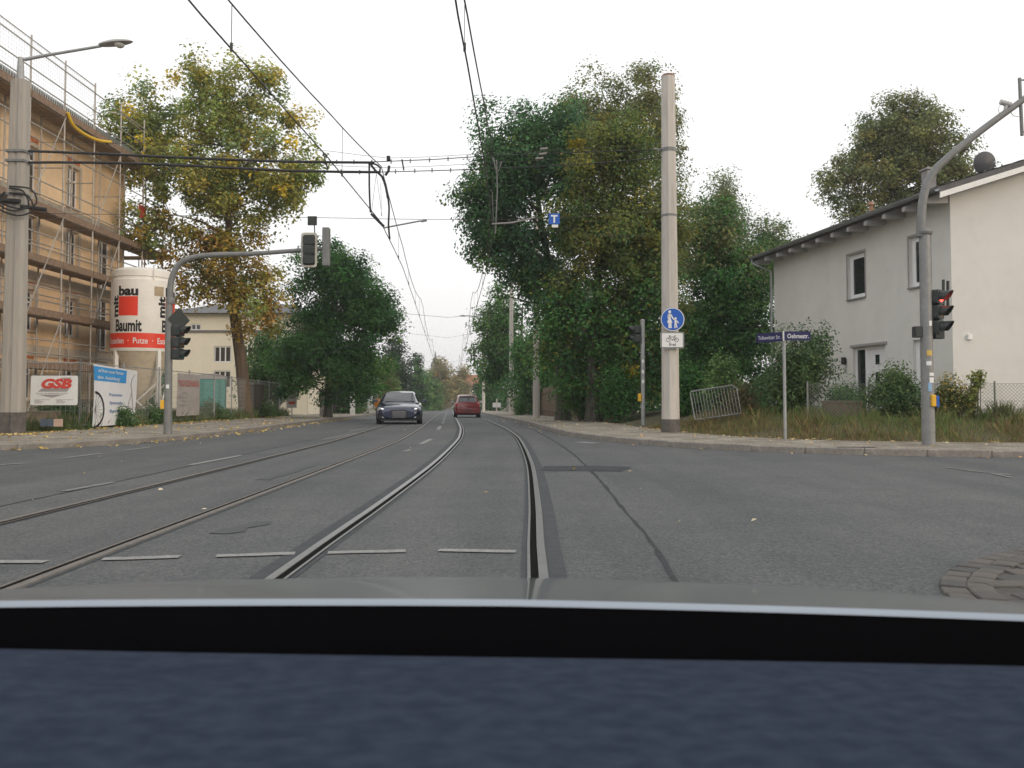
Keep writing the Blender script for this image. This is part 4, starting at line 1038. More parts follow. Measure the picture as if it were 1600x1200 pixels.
mb.add([(0, 0, -.4), (-11, 0, -.4), (-11, 0, WT), (0, 0, WT)], [(0, 1, 2, 3)]); mb.add([(0, yl(Y0), -.4), (-11, yl(Y0), -.4), (-11, yl(Y0), WT), (0, yl(Y0), WT)], [(0, 3, 2, 1)])
mb.build('wall', M_OCH, bld, fix=False)
mb = MB(); mb.b2(.003, .05, yl(Y0), .04, -.4, .9); mb.build('plinth', M_BASE, bld)
for z0, z1, pr in ((8.35, 8.75, .32), (2.72, 3.0, .10), (5.55, 5.85, .12)):
    q = MB(); q.b2(.003, pr, yl(Y0), .05 + pr * .5, z0, z1); q.b2(.003, pr * .6, yl(Y0), .04, z0 - .14, z0 - .002); q.build('string_course', M_OCHL if z0 != 8.35 else M_BASE, bld)
for w in WIN:
    t = .07; x0, x1 = -.2, -.13
    q = MB(); q.b2(x0, x1, yl(w[0]), yl(w[1]), w[2], w[2] + t); q.b2(x0, x1, yl(w[0]), yl(w[1]), w[3] - t, w[3]); q.b2(x0, x1, yl(w[0]), yl(w[0]) + t, w[2] + t, w[3] - t)
    q.b2(x0, x1, yl(w[1]) - t, yl(w[1]), w[2] + t, w[3] - t); ym = yl((w[0] + w[1]) / 2); q.b2(x0, x1, ym - .05, ym + .05, w[2] + t, w[3] - t)
    zt = w[2] + (w[3] - w[2]) * .68; q.b2(x0 + .003, x1 - .003, yl(w[0]) + t, ym - .05, zt, zt + .06); q.b2(x0 + .003, x1 - .003, ym + .05, yl(w[1]) - t, zt, zt + .06)
    wi = q.build('window', M_UPVC, bld)
    for a, b_ in ((yl(w[0]) + t, ym - .05), (ym + .05, yl(w[1]) - t)):
        p = MB(); p.b2(-.17, -.16, a, b_, w[2] + t, zt); p.b2(-.17, -.16, a, b_, zt + .06, w[3] - t); p.build('pane', M_GLASS, wi)
    s = MB(); s.b2(-.13, .09, yl(w[0]) - .08, yl(w[1]) + .08, w[2] - .07, w[2] - .003); s.build('sill', M_OCHL, wi)
    s = MB(); s.b2(.003, .045, yl(w[0]) - .16, yl(w[0]), w[2], w[3] + .16); s.b2(.003, .045, yl(w[1]), yl(w[1]) + .16, w[2], w[3] + .16); s.b2(.003, .045, yl(w[0]), yl(w[1]), w[3], w[3] + .16); s.build('surround', M_OCHL, wi)
    l = MB(); l.b2(.003, .03, yl(w[0]) + .02, yl(w[1]) - .02, w[3] + .17, w[3] + .42); l.build('lintel', M_ORNG, wi)
# eaves, roof
q = MB(); q.b2(-.2, .85, yl(Y0), .6, WT - .05, WT + .12); q.build('eaves', mat('eaves_wood', (.26, .21, .165), .85), bld)
q = MB(); zr0 = WT + .12; q.add([(.9, yl(Y0) - .2, zr0), (-5.5, yl(Y0) - .2, zr0 + 4.2), (-5.5, .7, zr0 + 4.2), (.9, .7, zr0), (.9, yl(Y0) - .2, zr0 + .18), (-5.5, yl(Y0) - .2, zr0 + 4.4), (-5.5, .7, zr0 + 4.4), (.9, .7, zr0 + .18)],
                              [(0, 1, 2, 3), (4, 7, 6, 5), (0, 4, 5, 1), (3, 2, 6, 7), (0, 3, 7, 4)])
q.build('roof', mat('roof_membrane', (.17, .19, .18), .8, var=.2, vscale=2), bld)
q = MB(); q.tube([(-.2, .06, 0), (-.2, .06, WT)], .05, 8); q.build('downpipe', M_ZINC, bld)

# scaffold
SX = -17.4; IX = -18.3
sca = thing('scaffold', 'steel tube scaffold with brown plank decks in front of the ochre house', 'scaffold', (SX, 30, 0.05))
BAYS = [18.8 + 2.4 * k for k in range(11)]
rel = lambda p: (p[0] - SX, p[1] - 30.0, p[2] - 0.05)
DECKS = [2.15, 4.1, 6.06, 8.0, 11.95]
RAILS = [2.15, 4.1, 6.06, 8.0, 9.97, 11.95]
def pole_mesh(name, L, r=.034, n=6):
    q = MB(); q.tube([(0, 0, 0), (0, 0, L)], r, n); return q.mesh(name, M_STEEL, smooth=True)
pm_out, pm_in = pole_mesh('standard', 14.1), pole_mesh('standard', 12.1)
for k, y in enumerate(BAYS):
    obj('standard', pm_out, sca, rel((SX, y, 0.05))); obj('standard', pm_in, sca, rel((IX, y, 0.05)))
    for z in RAILS:
        q = MB(); q.tube([rel((SX, y, z - .05)), rel((IX - (.25 if z == 9.97 else 0), y, z - .05))], .024, 6); q.build('transom', M_STEEL, sca, smooth=True)
rm = MB(); rm.tube([(0, 0, 0), (0, 2.36, 0)], .027, 5); rm_m = rm.mesh('guard_rail', M_STEEL, smooth=True)
tm = MB(); tm.b2(-.015, .015, .02, 2.36, -.1, .17); tm_m = tm.mesh('toe_board', M_TOE)
plank_ms = []
for k in range(3):
    q = MB(); q.b2(-.135, .135, .01, 2.39, -.025, .022 - .004 * k); plank_ms.append(q.mesh('deck_plank', M_PLANK))
for k, y in enumerate(BAYS[:-1]):
    for z in RAILS:
        for dz in ((.5, 1.0) if z < 11 else (.5, 1.0, 1.75)): obj('guard_rail', rm_m, sca, rel((SX + .03, y + .02, z + dz)))
        if z in DECKS:
            obj('toe_board', tm_m, sca, rel((SX + .05, y, z + .03)))
            for j in range(3): obj('deck_plank', plank_ms[(k + j) % 3], sca, rel((SX - .17 - .29 * j, y, z)))
            obj('ledger', rm_m, sca, rel((SX - .03, y + .02, z - .07)))
    obj('guard_rail', rm_m, sca, rel((IX, y + .02, 5.0))); obj('guard_rail', rm_m, sca, rel((IX, y + .02, 7.0)))
    if k % 2 == 1:
        for z0, z1 in ((0.2, 4.1), (4.1, 8.0), (8.0, 11.9)):
            q = MB(); q.tube([rel((SX + .055, y, z0)), rel((SX + .055, y + 2.4, z1))], .022, 5); q.build('brace', M_STEEL, sca, smooth=True)
# platform wrapping round the far corner
for z in (4.1, 8.0):
    q = MB(); q.b2(SX - SX, IX - 1.6 - SX, 42.8 - 30 - 0.0, 42.8 - 30 + .9, z - .03, z + .02); q.build('deck_plank', M_PLANK, sca)
for x_ in (SX, SX - 1.6):
    q = MB(); q.tube([rel((x_, 43.75, .05)), rel((x_, 43.75, 9.5 if x_ == SX else 11))], .026, 6); q.build('standard', M_STEEL, sca, smooth=True)
for z in (8.5, 9.0, 4.6, 5.1): q = MB(); q.tube([rel((SX, 43.75, z)), rel((SX - 1.6, 43.75, z))], .021, 5); q.tube([rel((SX, 42.8, z)), rel((SX, 43.75, z))], .021, 5); q.build('guard_rail', M_STEEL, sca, smooth=True)
# safety net along the roof edge
q = MB(); zb, zt = 12.0, 14.0; ya, yb = BAYS[0], BAYS[7]
for i in range(int((yb - ya) / .16)): q.tube([rel((SX + .02, ya + i * .16, zb)), rel((SX + .02, ya + i * .16, zt))], .007, 3, caps=False)
for j in range(13): q.tube([rel((SX + .02, ya, zb + j * .16)), rel((SX + .02, yb, zb + j * .16))], .007, 3, caps=False)
o = q.build('safety_net', mat('net_white', (.70, .72, .74), .8), sca, fix=False); o['kind'] = 'stuff'
q = MB(); q.tube([rel((SX, ya, 14.0)), rel((SX, yb, 14.0))], .026, 6); q.build('top_rail', M_STEEL, sca, smooth=True)
q = MB(); q.tube([rel((SX, BAYS[8], 14.0 - .35)), rel((SX, BAYS[9], 13.9 - .35))], .024, 6); q.tube([rel((SX, BAYS[8], 12)), rel((SX, BAYS[8], 14.05))], .026, 6); q.tube([rel((SX - .5, BAYS[8] - .3, 13.65)), rel((SX, BAYS[8], 13.65))], .024, 6); q.build('roof_hoist_frame', M_STEEL, sca)
q = MB(); q.b2(SX + .07 - SX, SX + .09 - SX, BAYS[9] - 30 - .6, BAYS[9] - 30 + .05, 9.35, 9.95); q.build('warning_board', mat('red_board', (.6, .06, .04), .6), sca)
# yellow rubble chute along the eaves
ho = MB(); pts = [tuple(at(x_, y_, F * 17.05 / (800 - x_))) for x_, y_ in ((106, 176), (112, 192), (122, 203), (138, 213), (156, 220), (173, 222))]
ho.tube([rel_p for rel_p in [Vector(p) for p in smooth_poly(np.array(pts), .3)]], .065, 8)
tag(ho.build('site_hose', mat('yellow_hose', (.72, .46, .03), .5, var=.1), None, smooth=True), 'yellow corrugated hose lying along the scaffold top', 'hose')

# ------------------------------------------------------------------ plaster silo
M_SILO = mat('silo_white', (0.86, 0.83, 0.77), 0.45, var=0.04, vscale=1.2, dirt=0.08)
M_SILOH = mat('silo_hopper', (0.62, 0.53, 0.40), 0.55, var=0.08, vscale=1.5, dirt=0.2)
M_RED = mat('silo_red', (0.80, 0.055, 0.025), 0.45, var=0.04)
M_INK = mat('ink_black', (0.012, 0.012, 0.014), 0.5, var=0.1)
SC = (ax(221, 35.5), 35.5); SR = 1.22
silo = thing('plaster_silo', 'white plaster silo on legs with red band, right of the scaffold', 'silo', (SC[0], SC[1], g(35.5)))
zt_, zb_ = az(436, 34.4) - g(35.5), az(546, 34.4) - g(35.5)
zcap = az(421, 34.4) - g(35.5)
q = MB(); q.lathe([(SR - .02, zb_ - .06), (SR, zb_), (SR, zt_), (SR - .05, zt_ + .03), (SR - .06, zt_ + .12), (SR - .02, zt_ + .15), (SR - .03, zcap), (SR - .25, zcap + .12), (.001, zcap + .2)], 40)
q.build('tank', M_SILO, silo, smooth=True, fix=False)
q = MB(); q.lathe([(SR - .03, zb_ - .02), (SR - .1, zb_ - .2), (.28, .95), (.2, .6), (.001, .6)], 32); q.build('hopper', M_SILOH, silo, smooth=True)
for a in (45, 135, 225, 315):
    a = math.radians(a + 10); q = MB(); x_, y_ = (SR - .12) * math.cos(a), (SR - .12) * math.sin(a)
    q.box((x_ * 1.04, y_ * 1.04, zb_ / 2 - .05), (.15, .15, zb_ + .1), rz=a); q.build('leg', M_SILO, silo, bevel=.01)
for a in range(4):
    a0, a1 = math.radians(45 + 90 * a + 10), math.radians(135 + 90 * a + 10); r_ = SR - .08
    p0, p1 = Vector((r_ * math.cos(a0), r_ * math.sin(a0), .15)), Vector((r_ * math.cos(a1), r_ * math.sin(a1), .15))
    for s, e in ((p0, p1 + Vector((0, 0, 1.55))), (p1, p0 + Vector((0, 0, 1.55)))): q = MB(); q.tube([s, e], .035, 6); q.build('brace', M_SILO, silo)
    q = MB(); q.tube([p0, p1], .045, 6); q.build('foot_beam', M_SILO, silo)
view = math.atan2(-SC[1], -SC[0])          # direction from the silo to the street camera
def cyl(u, v, dr=.006): a = view + u / SR; return ((SR + dr) * math.cos(a), (SR + dr) * math.sin(a), v)
def px_u(x): return SR * math.asin(max(-.98, min(.98, (x - 221) / 46.5)))
def sz(y): return az(y, 34.35) - g(35.5)
q = MB(); vs = []; nseg = 64
for j in range(nseg + 1):
    u = -math.pi * SR + 2 * math.pi * SR * j / nseg
    vs += [cyl(u, sz(543), .004), cyl(u, sz(520), .004)]
q.add(vs, [(2 * j, 2 * j + 2, 2 * j + 3, 2 * j + 1) for j in range(nseg)]); q.build('red_band', M_RED, silo, smooth=True, fix=False)
def patch(name, u0, u1, y0, y1, material, n=10, dr=.005):
    q = MB(); vs = []
    for j in range(n + 1):
        u = u0 + (u1 - u0) * j / n; vs += [cyl(u, sz(y1), dr), cyl(u, sz(y0), dr)]
    q.add(vs, [(2 * j, 2 * j + 2, 2 * j + 3, 2 * j + 1) for j in range(n)]); return q.build(name, material, silo, smooth=True, fix=False)
for shift in (0.0, 1.92, -1.92, 3.84):
    u0, u1 = px_u(187) + shift, px_u(213.5) + shift
    patch('red_square', u0, u1, 463, 493, M_RED)
    um = (u0 + u1) / 2
    put_text('lettering', 'bau', lambda u, v: cyl(um + u, sz(461) + v), M_INK, silo, .36, (u1 - u0) * 1.02, bold=.045)
    put_text('lettering', 'mit', lambda u, v: cyl(u0 - .04 - v, (sz(463) + sz(493)) / 2 + u), M_INK, silo, .30, (sz(463) - sz(493)) * 1.12, bold=.045)
    put_text('lettering', 'Baumit', lambda u, v: cyl(px_u(199) + shift + u, sz(517) + v), M_INK, silo, .46, 1.12, bold=.035)
put_text('lettering', 'Fassaden  ·  Putze  ·  Estriche', lambda u, v: cyl(px_u(214) + .06 + u, sz(536.5) + v, .009), M_WHITE, silo, .235, 3.0, bold=.012)
patch('hatch', px_u(236.5), px_u(249.5), 446, 461, mat('plywood', (.42, .33, .22), .8, var=.1), 6, .012)
q = MB(); q.tube([cyl(px_u(235), zt_ - .0, .05), cyl(px_u(235), zt_ + .5, .05)], .02, 5); q.build('ladder_rail', M_SILO, silo)

# ------------------------------------------------------------------ cream house behind the poplar
M_CREAM = mat('cream_render', (0.82, 0.75, 0.60), 0.9, var=0.05, vscale=1, dirt=0.05)
YH = 62.0
ch_ = thing('cream_house', 'cream two storey house with grey roof behind the poplar', 'house', (ax(280, YH), YH, g(YH)))
hx = lambda x: ax(x, YH) - ax(280, YH); hz_ = lambda y: az(y, YH) - g(YH)
x0, x1 = hx(262), hx(480)
CW = [(hx(333), hx(360), hz_(566), hz_(541)), (hx(376), hx(394), hz_(566), hz_(541)), (hx(296), hx(312), hz_(516), hz_(506)), (hx(333), hx(360), hz_(606), hz_(579)), (hx(410), hx(430), hz_(566), hz_(541)), (hx(376), hx(394), hz_(606), hz_(579))]
xb = sorted({x0, x1} | {w[0] for w in CW} | {w[1] for w in CW}); zbs = sorted({-.3, hz_(490)} | {w[2] for w in CW} | {w[3] for w in CW})
mb = MB()
for a, b_ in zip(xb, xb[1:]):
    for c, d_ in zip(zbs, zbs[1:]):
        if any(w[0] < (a + b_) / 2 < w[1] and w[2] < (c + d_) / 2 < w[3] for w in CW): continue
        mb.add([(a, 0, c), (b_, 0, c), (b_, 0, d_), (a, 0, d_)], [(0, 1, 2, 3)])
mb.b2(x0, x1, .25, 8, -.3, hz_(490)); mb.build('wall', M_CREAM, ch_, fix=False)
q = MB(); q.b2(x0 - .1, x1 + .1, -.12, -.003, hz_(519), hz_(516)); q.build('string_course', M_SOFF, ch_)
for w in CW:
    q = MB(); t = .08; a, b_, c, d_ = w
    q.b2(a, b_, .05, .12, c, c + t); q.b2(a, b_, .05, .12, d_ - t, d_); n_ = 3 if b_ - a > 1 else 2
    for j in range(n_ + 1): xx = a + (b_ - a - t) * j / n_; q.b2(xx, xx + t, .052, .118, c + t, d_ - t)
    wi = q.build('window', M_UPVC, ch_); q = MB(); q.b2(a + .01, b_ - .01, .15, .17, c + .01, d_ - .01); q.build('pane', M_GLASS, wi)
q = MB(); zt2 = hz_(490); q.add([(x0 - .5, -.6, zt2), (x1 + .5, -.6, zt2), (x1 - 2, 4, zt2 + 1.1), (x0 + 2, 4, zt2 + 1.1), (x0 - .5, 8.6, zt2), (x1 + .5, 8.6, zt2)], [(0, 1, 2, 3), (1, 5, 2), (5, 4, 3, 2), (4, 0, 3), (0, 4, 5, 1)]); q.build('roof', M_TILE, ch_)
# roofs closing the street
fh = thing('far_house', 'far house with an orange roof at the end of the street', 'house', (ax(734, 200), 205, g(200)))
q = MB(); q.b2(-4, 4, 0, 8, 0, 5.2); q.build('wall', M_CREAM, fh)
q = MB(); q.add([(-4.4, -.4, 5.1), (4.4, -.4, 5.1), (4.4, 8.4, 5.1), (-4.4, 8.4, 5.1), (-4.4, 4, 8.2), (4.4, 4, 8.2)], [(0, 1, 5, 4), (2, 3, 4, 5), (0, 4, 3), (1, 2, 5), (0, 3, 2, 1)]); q.build('roof', mat('orange_tile', (.30, .12, .07), .8, var=.2), fh)
for x_ in (-2, 2): q = MB(); q.b2(x_ - .6, x_ + .6, -.06, -.003, 2.6, 4.1); q.build('window', M_GLASS, fh)
sp = thing('church_spire', 'slim grey church spire above the trees at the end of the street', 'church tower', (ax(680, 300), 300, g(300)))
zt3 = az(549, 300) - g(300); q = MB(); q.b2(-1.9, 1.9, -1.9, 1.9, 0, zt3 * .62); q.build('tower', mat('sandstone', (.36, .30, .25), .9, var=.2), sp)
q = MB(); q.lathe([(2.3, zt3 * .62), (2.0, zt3 * .66), (1.5, zt3 * .72), (1.7, zt3 * .76), (1.0, zt3 * .84), (.35, zt3 * .9), (.1, zt3), (.001, zt3)], 12); q.build('helm', mat('slate', (.14, .15, .16), .7, var=.15), sp, smooth=True)

# ------------------------------------------------------------------ masts, signals, signs
def disc(mb, c, r, n, fn, d=0.0, mi=0):
    mb.add([fn(c[0], c[1], d)] + [fn(c[0] + r * math.cos(2 * math.pi * j / n), c[1] + r * math.sin(2 * math.pi * j / n), d) for j in range(n)], [(0, 1 + j, 1 + (j + 1) % n) for j in range(n)], mi)
def ring(mb, c, r0, r1, n, fn, d=0.0):
    vs = []
    for j in range(n):
        a = 2 * math.pi * j / n
        vs += [fn(c[0] + r0 * math.cos(a), c[1] + r0 * math.sin(a), d), fn(c[0] + r1 * math.cos(a), c[1] + r1 * math.sin(a), d)]
    mb.add(vs, [(2 * j, 2 * j + 1, (2 * j + 3) % (2 * n), (2 * j + 2) % (2 * n)) for j in range(n)])
def line(mb, p, q, w, fn, d=0.0):
    p, q = Vector(p), Vector(q); t = (q - p).normalized(); n = Vector((-t.y, t.x)) * w / 2
    mb.add([fn(*(p + n), d), fn(*(q + n), d), fn(*(q - n), d), fn(*(p - n), d)], [(0, 1, 2, 3)])
def poly(mb, pts, fn, d=0.0): mb.add([fn(u, v, d) for u, v in pts], [tuple(range(len(pts)))])
front = lambda u, v, d=0.0: (u, -d, v)                     # a plane facing the camera side (-Y)
def rrect(w, h, r, n=4):
    out = []
    for cx, cy, a0 in ((w / 2 - r, h / 2 - r, 0), (-w / 2 + r, h / 2 - r, 90), (-w / 2 + r, -h / 2 + r, 180), (w / 2 - r, -h / 2 + r, 270)):
        for j in range(n + 1):
            a = math.radians(a0 + 90 * j / n); out.append((cx + r * math.cos(a), cy + r * math.sin(a)))
    return out

LENS_RED = mat('lens_red_lit', (0.6, 0.02, 0.015), 0.3, emit=((1.0, 0.06, 0.04), 5.0))
LENS_DARK = [mat('lens_red_dark', (0.10, 0.012, 0.012), 0.3), mat('lens_amber_dark', (0.13, 0.06, 0.01), 0.3), mat('lens_green_dark', (0.012, 0.07, 0.05), 0.3)]
def signal_head(parent, pos, yaw, lamps=3, lit=None, pitch=0.29, r=.1, back=None, name='signal_head'):
    """housing whose lenses look along local -Y"""
    h = pitch * lamps + .04
    q = MB()
    for k in range(lamps):
        zc = h / 2 - pitch * (k + .5) - .02
        q.prism(rrect(.27, pitch - .012, .05), lambda u, v, d, zc=zc: (u, d, v + zc), .16, -.02)
    o = q.build('signal_head', M_SIGNAL, parent, bevel=.008)
    o.location = pos; o.rotation_euler = (0, 0, yaw)
    for k in range(lamps):
        zc = h / 2 - pitch * (k + .5) - .02
        l = MB(); disc(l, (0, zc), r, 16, lambda u, v, d: (u, -.026, v)); l.build('lens', LENS_RED if lit == k else LENS_DARK[k % 3 if lamps == 3 else (0 if k == 0 else 2)], o, fix=False)
        s = MB(); n = 14; vs = []
        for j in range(n + 1):
            a = math.radians(-35 + 250 * j / n)
            L_ = .05 + .17 * (.5 + .5 * math.sin(a))
            for rr, y in ((r + .012, -.02), (r + .012, -.02 - L_), (r + .004, -.02 - L_), (r + .004, -.02)): vs.append((rr * math.cos(a), y, zc + rr * math.sin(a)))
        fs = []
        for j in range(n):
            for m_ in range(3): fs.append((4 * j + m_, 4 * j + m_ + 1, 4 * j + 4 + m_ + 1, 4 * j + 4 + m_))
        s.add(vs, fs); s.build('visor', M_SIGNAL, o, smooth=True, fix=False)
    if back:
        q = MB(); q.prism(rrect(back[0], back[1], .07), lambda u, v, d: (u, d, v), .062, .048); q.build('backing_board', M_BLACK, o)
        q = MB(); w, hh = back
        ringpts = rrect(w, hh, .07); inn = rrect(w - .11, hh - .11, .04); n = len(ringpts)
        q.add([(u, .066, v) for u, v in ringpts] + [(u, .066, v) for u, v in inn], [(j, (j + 1) % n, n + (j + 1) % n, n + j) for j in range(n)]); q.build('white_border', mat('border_cream', (.50, .48, .42), .6, dirt=.2), o, fix=False)
    return o

# concrete mast, right
MX, MY = ax(1048, 22.3, 677), 22.3
bz = g(MY) + .12
mast = thing('overhead_line_mast', 'thick octagonal concrete mast with blue footway sign at the corner', 'mast', (MX, MY, bz), math.radians(9))
hm = az(120, MY) - bz
q = MB(); q.tube([(0, 0, .34), (0, 0, hm)], [.228, .178], 8); q.build('shaft', M_CONC, mast, fix=False)
q = MB(); q.tube([(0, 0, -.1), (0, 0, .34)], [.245, .24], 8); q.build('foot_collar', M_CONCD, mast)
q = MB(); q.tube([(0, 0, hm), (0, 0, hm + .05)], [.185, .16], 8); q.build('cap', mat('rusty_cap', (.2, .11, .07), .8), mast)
zc_ = az(235, MY) - bz
q = MB(); q.tube([(0, 0, zc_ - .05), (0, 0, zc_ + .05)], [.198, .198], 8); q.tube([(-.19, 0, zc_), (-.42, -.02, zc_ + .02)], .025, 6); q.build('wire_clamp', M_GALVD, mast)
q = MB(); q.tube([(0, 0, zc_ - 1.75), (0, 0, zc_ - 1.69)], [.205, .205], 8); q.build('wire_clamp', M_GALVD, mast)

# round pedestrian sign and plate on the mast
M_BLUE = mat('sign_blue', (0.012, 0.10, 0.46), 0.4, var=.05, vscale=6)
M_SWHITE = mat('sign_white', (0.74, 0.75, 0.74), 0.45, var=.04, dirt=.08)
c = at(1051, 499, MY - .30)
ps = thing('footway_sign', 'round blue pedestrian sign with white adult and child figures', 'road sign', c)
q = MB(); n = 36; q.prism([(.305 * math.cos(2 * math.pi * j / n), .305 * math.sin(2 * math.pi * j / n)) for j in range(n)], lambda u, v, d: (u, d, v), 0, .03); q.build('plate', M_GALV, ps)
q = MB(); disc(q, (0, 0), .296, 40, front, .003); q.build('white_rim', M_SWHITE, ps, fix=False)
q = MB(); disc(q, (0, 0), .280, 40, front, .006); q.build('blue_face', M_BLUE, ps, fix=False)
q = MB(); f = front; d = .009
disc(q, (-.075, .195), .037, 16, f, d)
poly(q, [(-.105, .15), (-.045, .15), (-.03, .13), (.025, .0), (.045, -.005), (.05, -.02), (.03, -.025), (.012, -.01), (-.03, .075), (-.012, -.08), (-.105, -.08)], f, d) if False else None
poly(q, [(-.11, .145), (-.045, .145), (-.05, .02), (-.005, -.085), (-.145, -.085), (-.108, .02)], f, d)
line(q, (-.052, .132), (.016, .008), .034, f, d); line(q, (-.108, .135), (-.118, .02), .028, f, d)
line(q, (-.092, -.08), (-.090, -.225), .036, f, d); line(q, (-.05, -.08), (-.046, -.225), .036, f, d)
disc(q, (.072, .022), .031, 14, f, d)
poly(q, [(.048, -.012), (.096, -.012), (.098, -.11), (.046, -.11)], f, d)
line(q, (.052, -.02), (.014, .012), .024, f, d); line(q, (.09, -.02), (.15, -.10), .026, f, d)
line(q, (.059, -.105), (.055, -.225), .030, f, d); line(q, (.086, -.105), (.106, -.215), .028, f, d)
q.build('adult_and_child_figure', M_SWHITE, ps, fix=False)
c = at(1050.5, 531.5, MY - .30)
cs = thing('cycles_allowed_sign', 'white plate with bicycle and the word frei under the blue sign', 'road sign', c)
q = MB(); q.prism(rrect(.60, .42, .04), lambda u, v, d: (u, d, v), 0, .03); q.build('plate', M_GALV, cs)
q = MB(); poly(q, rrect(.565, .385, .03), front, .003); q.build('border', M_INK, cs, fix=False)
q = MB(); poly(q, rrect(.54, .36, .026), front, .006); q.build('white_face', M_SWHITE, cs, fix=False)
q = MB(); d = .009; a, b_ = (-.105, .01), (.105, .01)
ring(q, a, .045, .056, 20, front, d); ring(q, b_, .045, .056, 20, front, d)
for p1, p2 in ((a, (-.075, .10)), ((-.075, .10), (0.0, .0)), ((-.07, .085), (.06, .085)), ((.0, .0), (.07, .11)), (b_, (.06, .085)), (b_, (0, 0)), ((-.085, .118), (-.05, .118)), ((-.075, .1), (-.082, .12)), ((.045, .112), (.095, .112))): line(q, p1, p2, .011, front, d)
q.build('bicycle_symbol', M_INK, cs, fix=False)
put_text('lettering', 'frei', lambda u, v: (u, -.009, v - .15), M_INK, cs, .085, .17, bold=.01)

# pedestrian signal pole, right
PX, PY = ax(1005, 28.5, 668), 28.5; pb = g(PY) + .12
pp = thing('pedestrian_signal', 'slim grey pedestrian signal pole with yellow button left of the concrete mast', 'traffic signal', (PX, PY, pb))
hp = az(502, PY) - pb
q = MB(); q.tube([(0, 0, -.05), (0, 0, hp)], .068, 12); q.build('pole', M_GALV, pp, smooth=True)
q = MB(); q.lathe([(.075, hp), (.075, hp + .04), (.04, hp + .07), (.001, hp + .075)], 12); q.build('cap', M_GALV, pp, smooth=True)
signal_head(pp, (-.26, 0, az(522, PY) - pb), math.radians(-80), 2, None, pitch=.30)
q = MB(); q.tube([(-.2, 0, az(512, PY) - pb), (0, 0, az(512, PY) - pb)], .02, 6); q.tube([(-.2, 0, az(532, PY) - pb), (0, 0, az(532, PY) - pb)], .02, 6); q.build('bracket', M_GALVD, pp)
q = MB(); zz = az(621, PY) - pb; q.b2(-.165, -.06, -.07, .07, zz - .13, zz + .13); q.build('push_button', M_YEL, pp, bevel=.015)
for dz in (.55, .2, -.12): q = MB(); zz = az(590, PY) - pb + dz; q.lathe([(.0695, zz - .06), (.0695, zz + .05)], 6, a0=-2.2, a1=-1.2); q.build('sticker', M_WHITE, pp, fix=False)

# signal with mast arm, right
SXr, SYr = ax(1451, 16.4, 697), 16.4; sb = .12
rs_ = thing('mast_arm_signal', 'tall grey traffic signal with red light and curved arm beside the house', 'traffic signal', (SXr, SYr, sb))
hj = az(362, SYr) - sb
q = MB(); q.tube([(0, 0, -.05), (0, 0, hj)], [.122, .102], 16); q.build('pole', M_POLE, rs_, smooth=True)
q = MB(); q.lathe([(.13, hj - .06), (.145, hj - .03), (.145, hj), (.08, hj + .05)], 16); q.build('pole_collar', M_GALVD, rs_, smooth=True)
def rl(x, y, dy=0.0): p = at(x, y, SYr + dy); return Vector((p.x - SXr, p.y - SYr, p.z - sb))
arm = smooth_poly(np.array([tuple(rl(*p)) for p in ((1439, 370), (1440, 330), (1445, 298), (1458, 270), (1480, 247), (1520, 214), (1560, 184), (1600, 155), (1660, 110))]), .25)
q = MB(); q.tube([tuple(p) for p in arm], [.085 - .025 * min(1, j / (len(arm) * .8)) for j in range(len(arm))], 12); q.build('arm', M_GALVD, rs_, smooth=True)
q = MB(); a_, b2_ = rl(1593, 122), rl(1597, 212); q.tube([a_, b2_], .032, 8); q.tube([rl(1593, 125), rl(1625, 125)], .018, 6); q.tube([rl(1597, 206), rl(1625, 206)], .018, 6); q.build('head_bracket', M_GALVD, rs_)
signal_head(rs_, rl(1645, 165), math.radians(10), 3, None, back=(.55, 1.2))
q = MB(); p = rl(1576, 163); q.tube([rl(1563, 159), rl(1579, 164)], [.05, .055], 10); q.tube([rl(1572, 164), rl(1570, 178)], .035, 8); q.build('detector_camera', mat('camera_grey', (.45, .45, .45), .5), rs_, smooth=True)
q = MB(); q.tube([tuple(v) for v in smooth_poly(np.array([tuple(rl(*p)) for p in ((1564, 163), (1560, 170), (1562, 178))]), .05)], .006, 4); q.tube([tuple(v) for v in smooth_poly(np.array([tuple(rl(*p)) for p in ((1580, 176), (1584, 181), (1592, 182))]), .05)], .008, 4); q.build('cable', M_GALV, rs_)
signal_head(rs_, (.25, -.04, az(488, SYr) - sb), math.radians(42), 3, 0)
q = MB(); q.tube([(.05, 0, az(465, SYr) - sb), (.2, 0, az(465, SYr) - sb)], .022, 6); q.tube([(.05, 0, az(512, SYr) - sb), (.2, 0, az(512, SYr) - sb)], .022, 6); q.build('bracket', M_SIGNAL, rs_)
zz = az(519, SYr) - sb
q = MB(); q.b2(-.235, -.10, -.06, .1, zz - .10, zz + .11); q.build('control_box', M_SIGNAL, rs_, bevel=.01)
q = MB(); q.b2(.13, .30, -.10, .05, zz - .13, zz + .02); q.build('acoustic_box', M_SIGNAL, rs_, bevel=.01)
q = MB(); a_ = rl(1478, 437); q.tube([rl(1474, 437, .25), rl(1474, 480, .25)], .03, 6); q.tube([rl(1481, 439, .25), rl(1481, 480, .25)], .03, 6); q.build('rear_signal_frame', M_SIGNAL, rs_)
zz = az(626, SYr) - sb
q = MB(); q.b2(.0, .085, -.17, -.08, zz - .11, zz + .11); q.build('push_button', M_YEL, rs_, bevel=.015)
q = MB(); q.b2(.09, .15, -.15, -.06, zz - .12, zz + .09); q.build('button_side_plate', M_BLUE, rs_, bevel=.01)
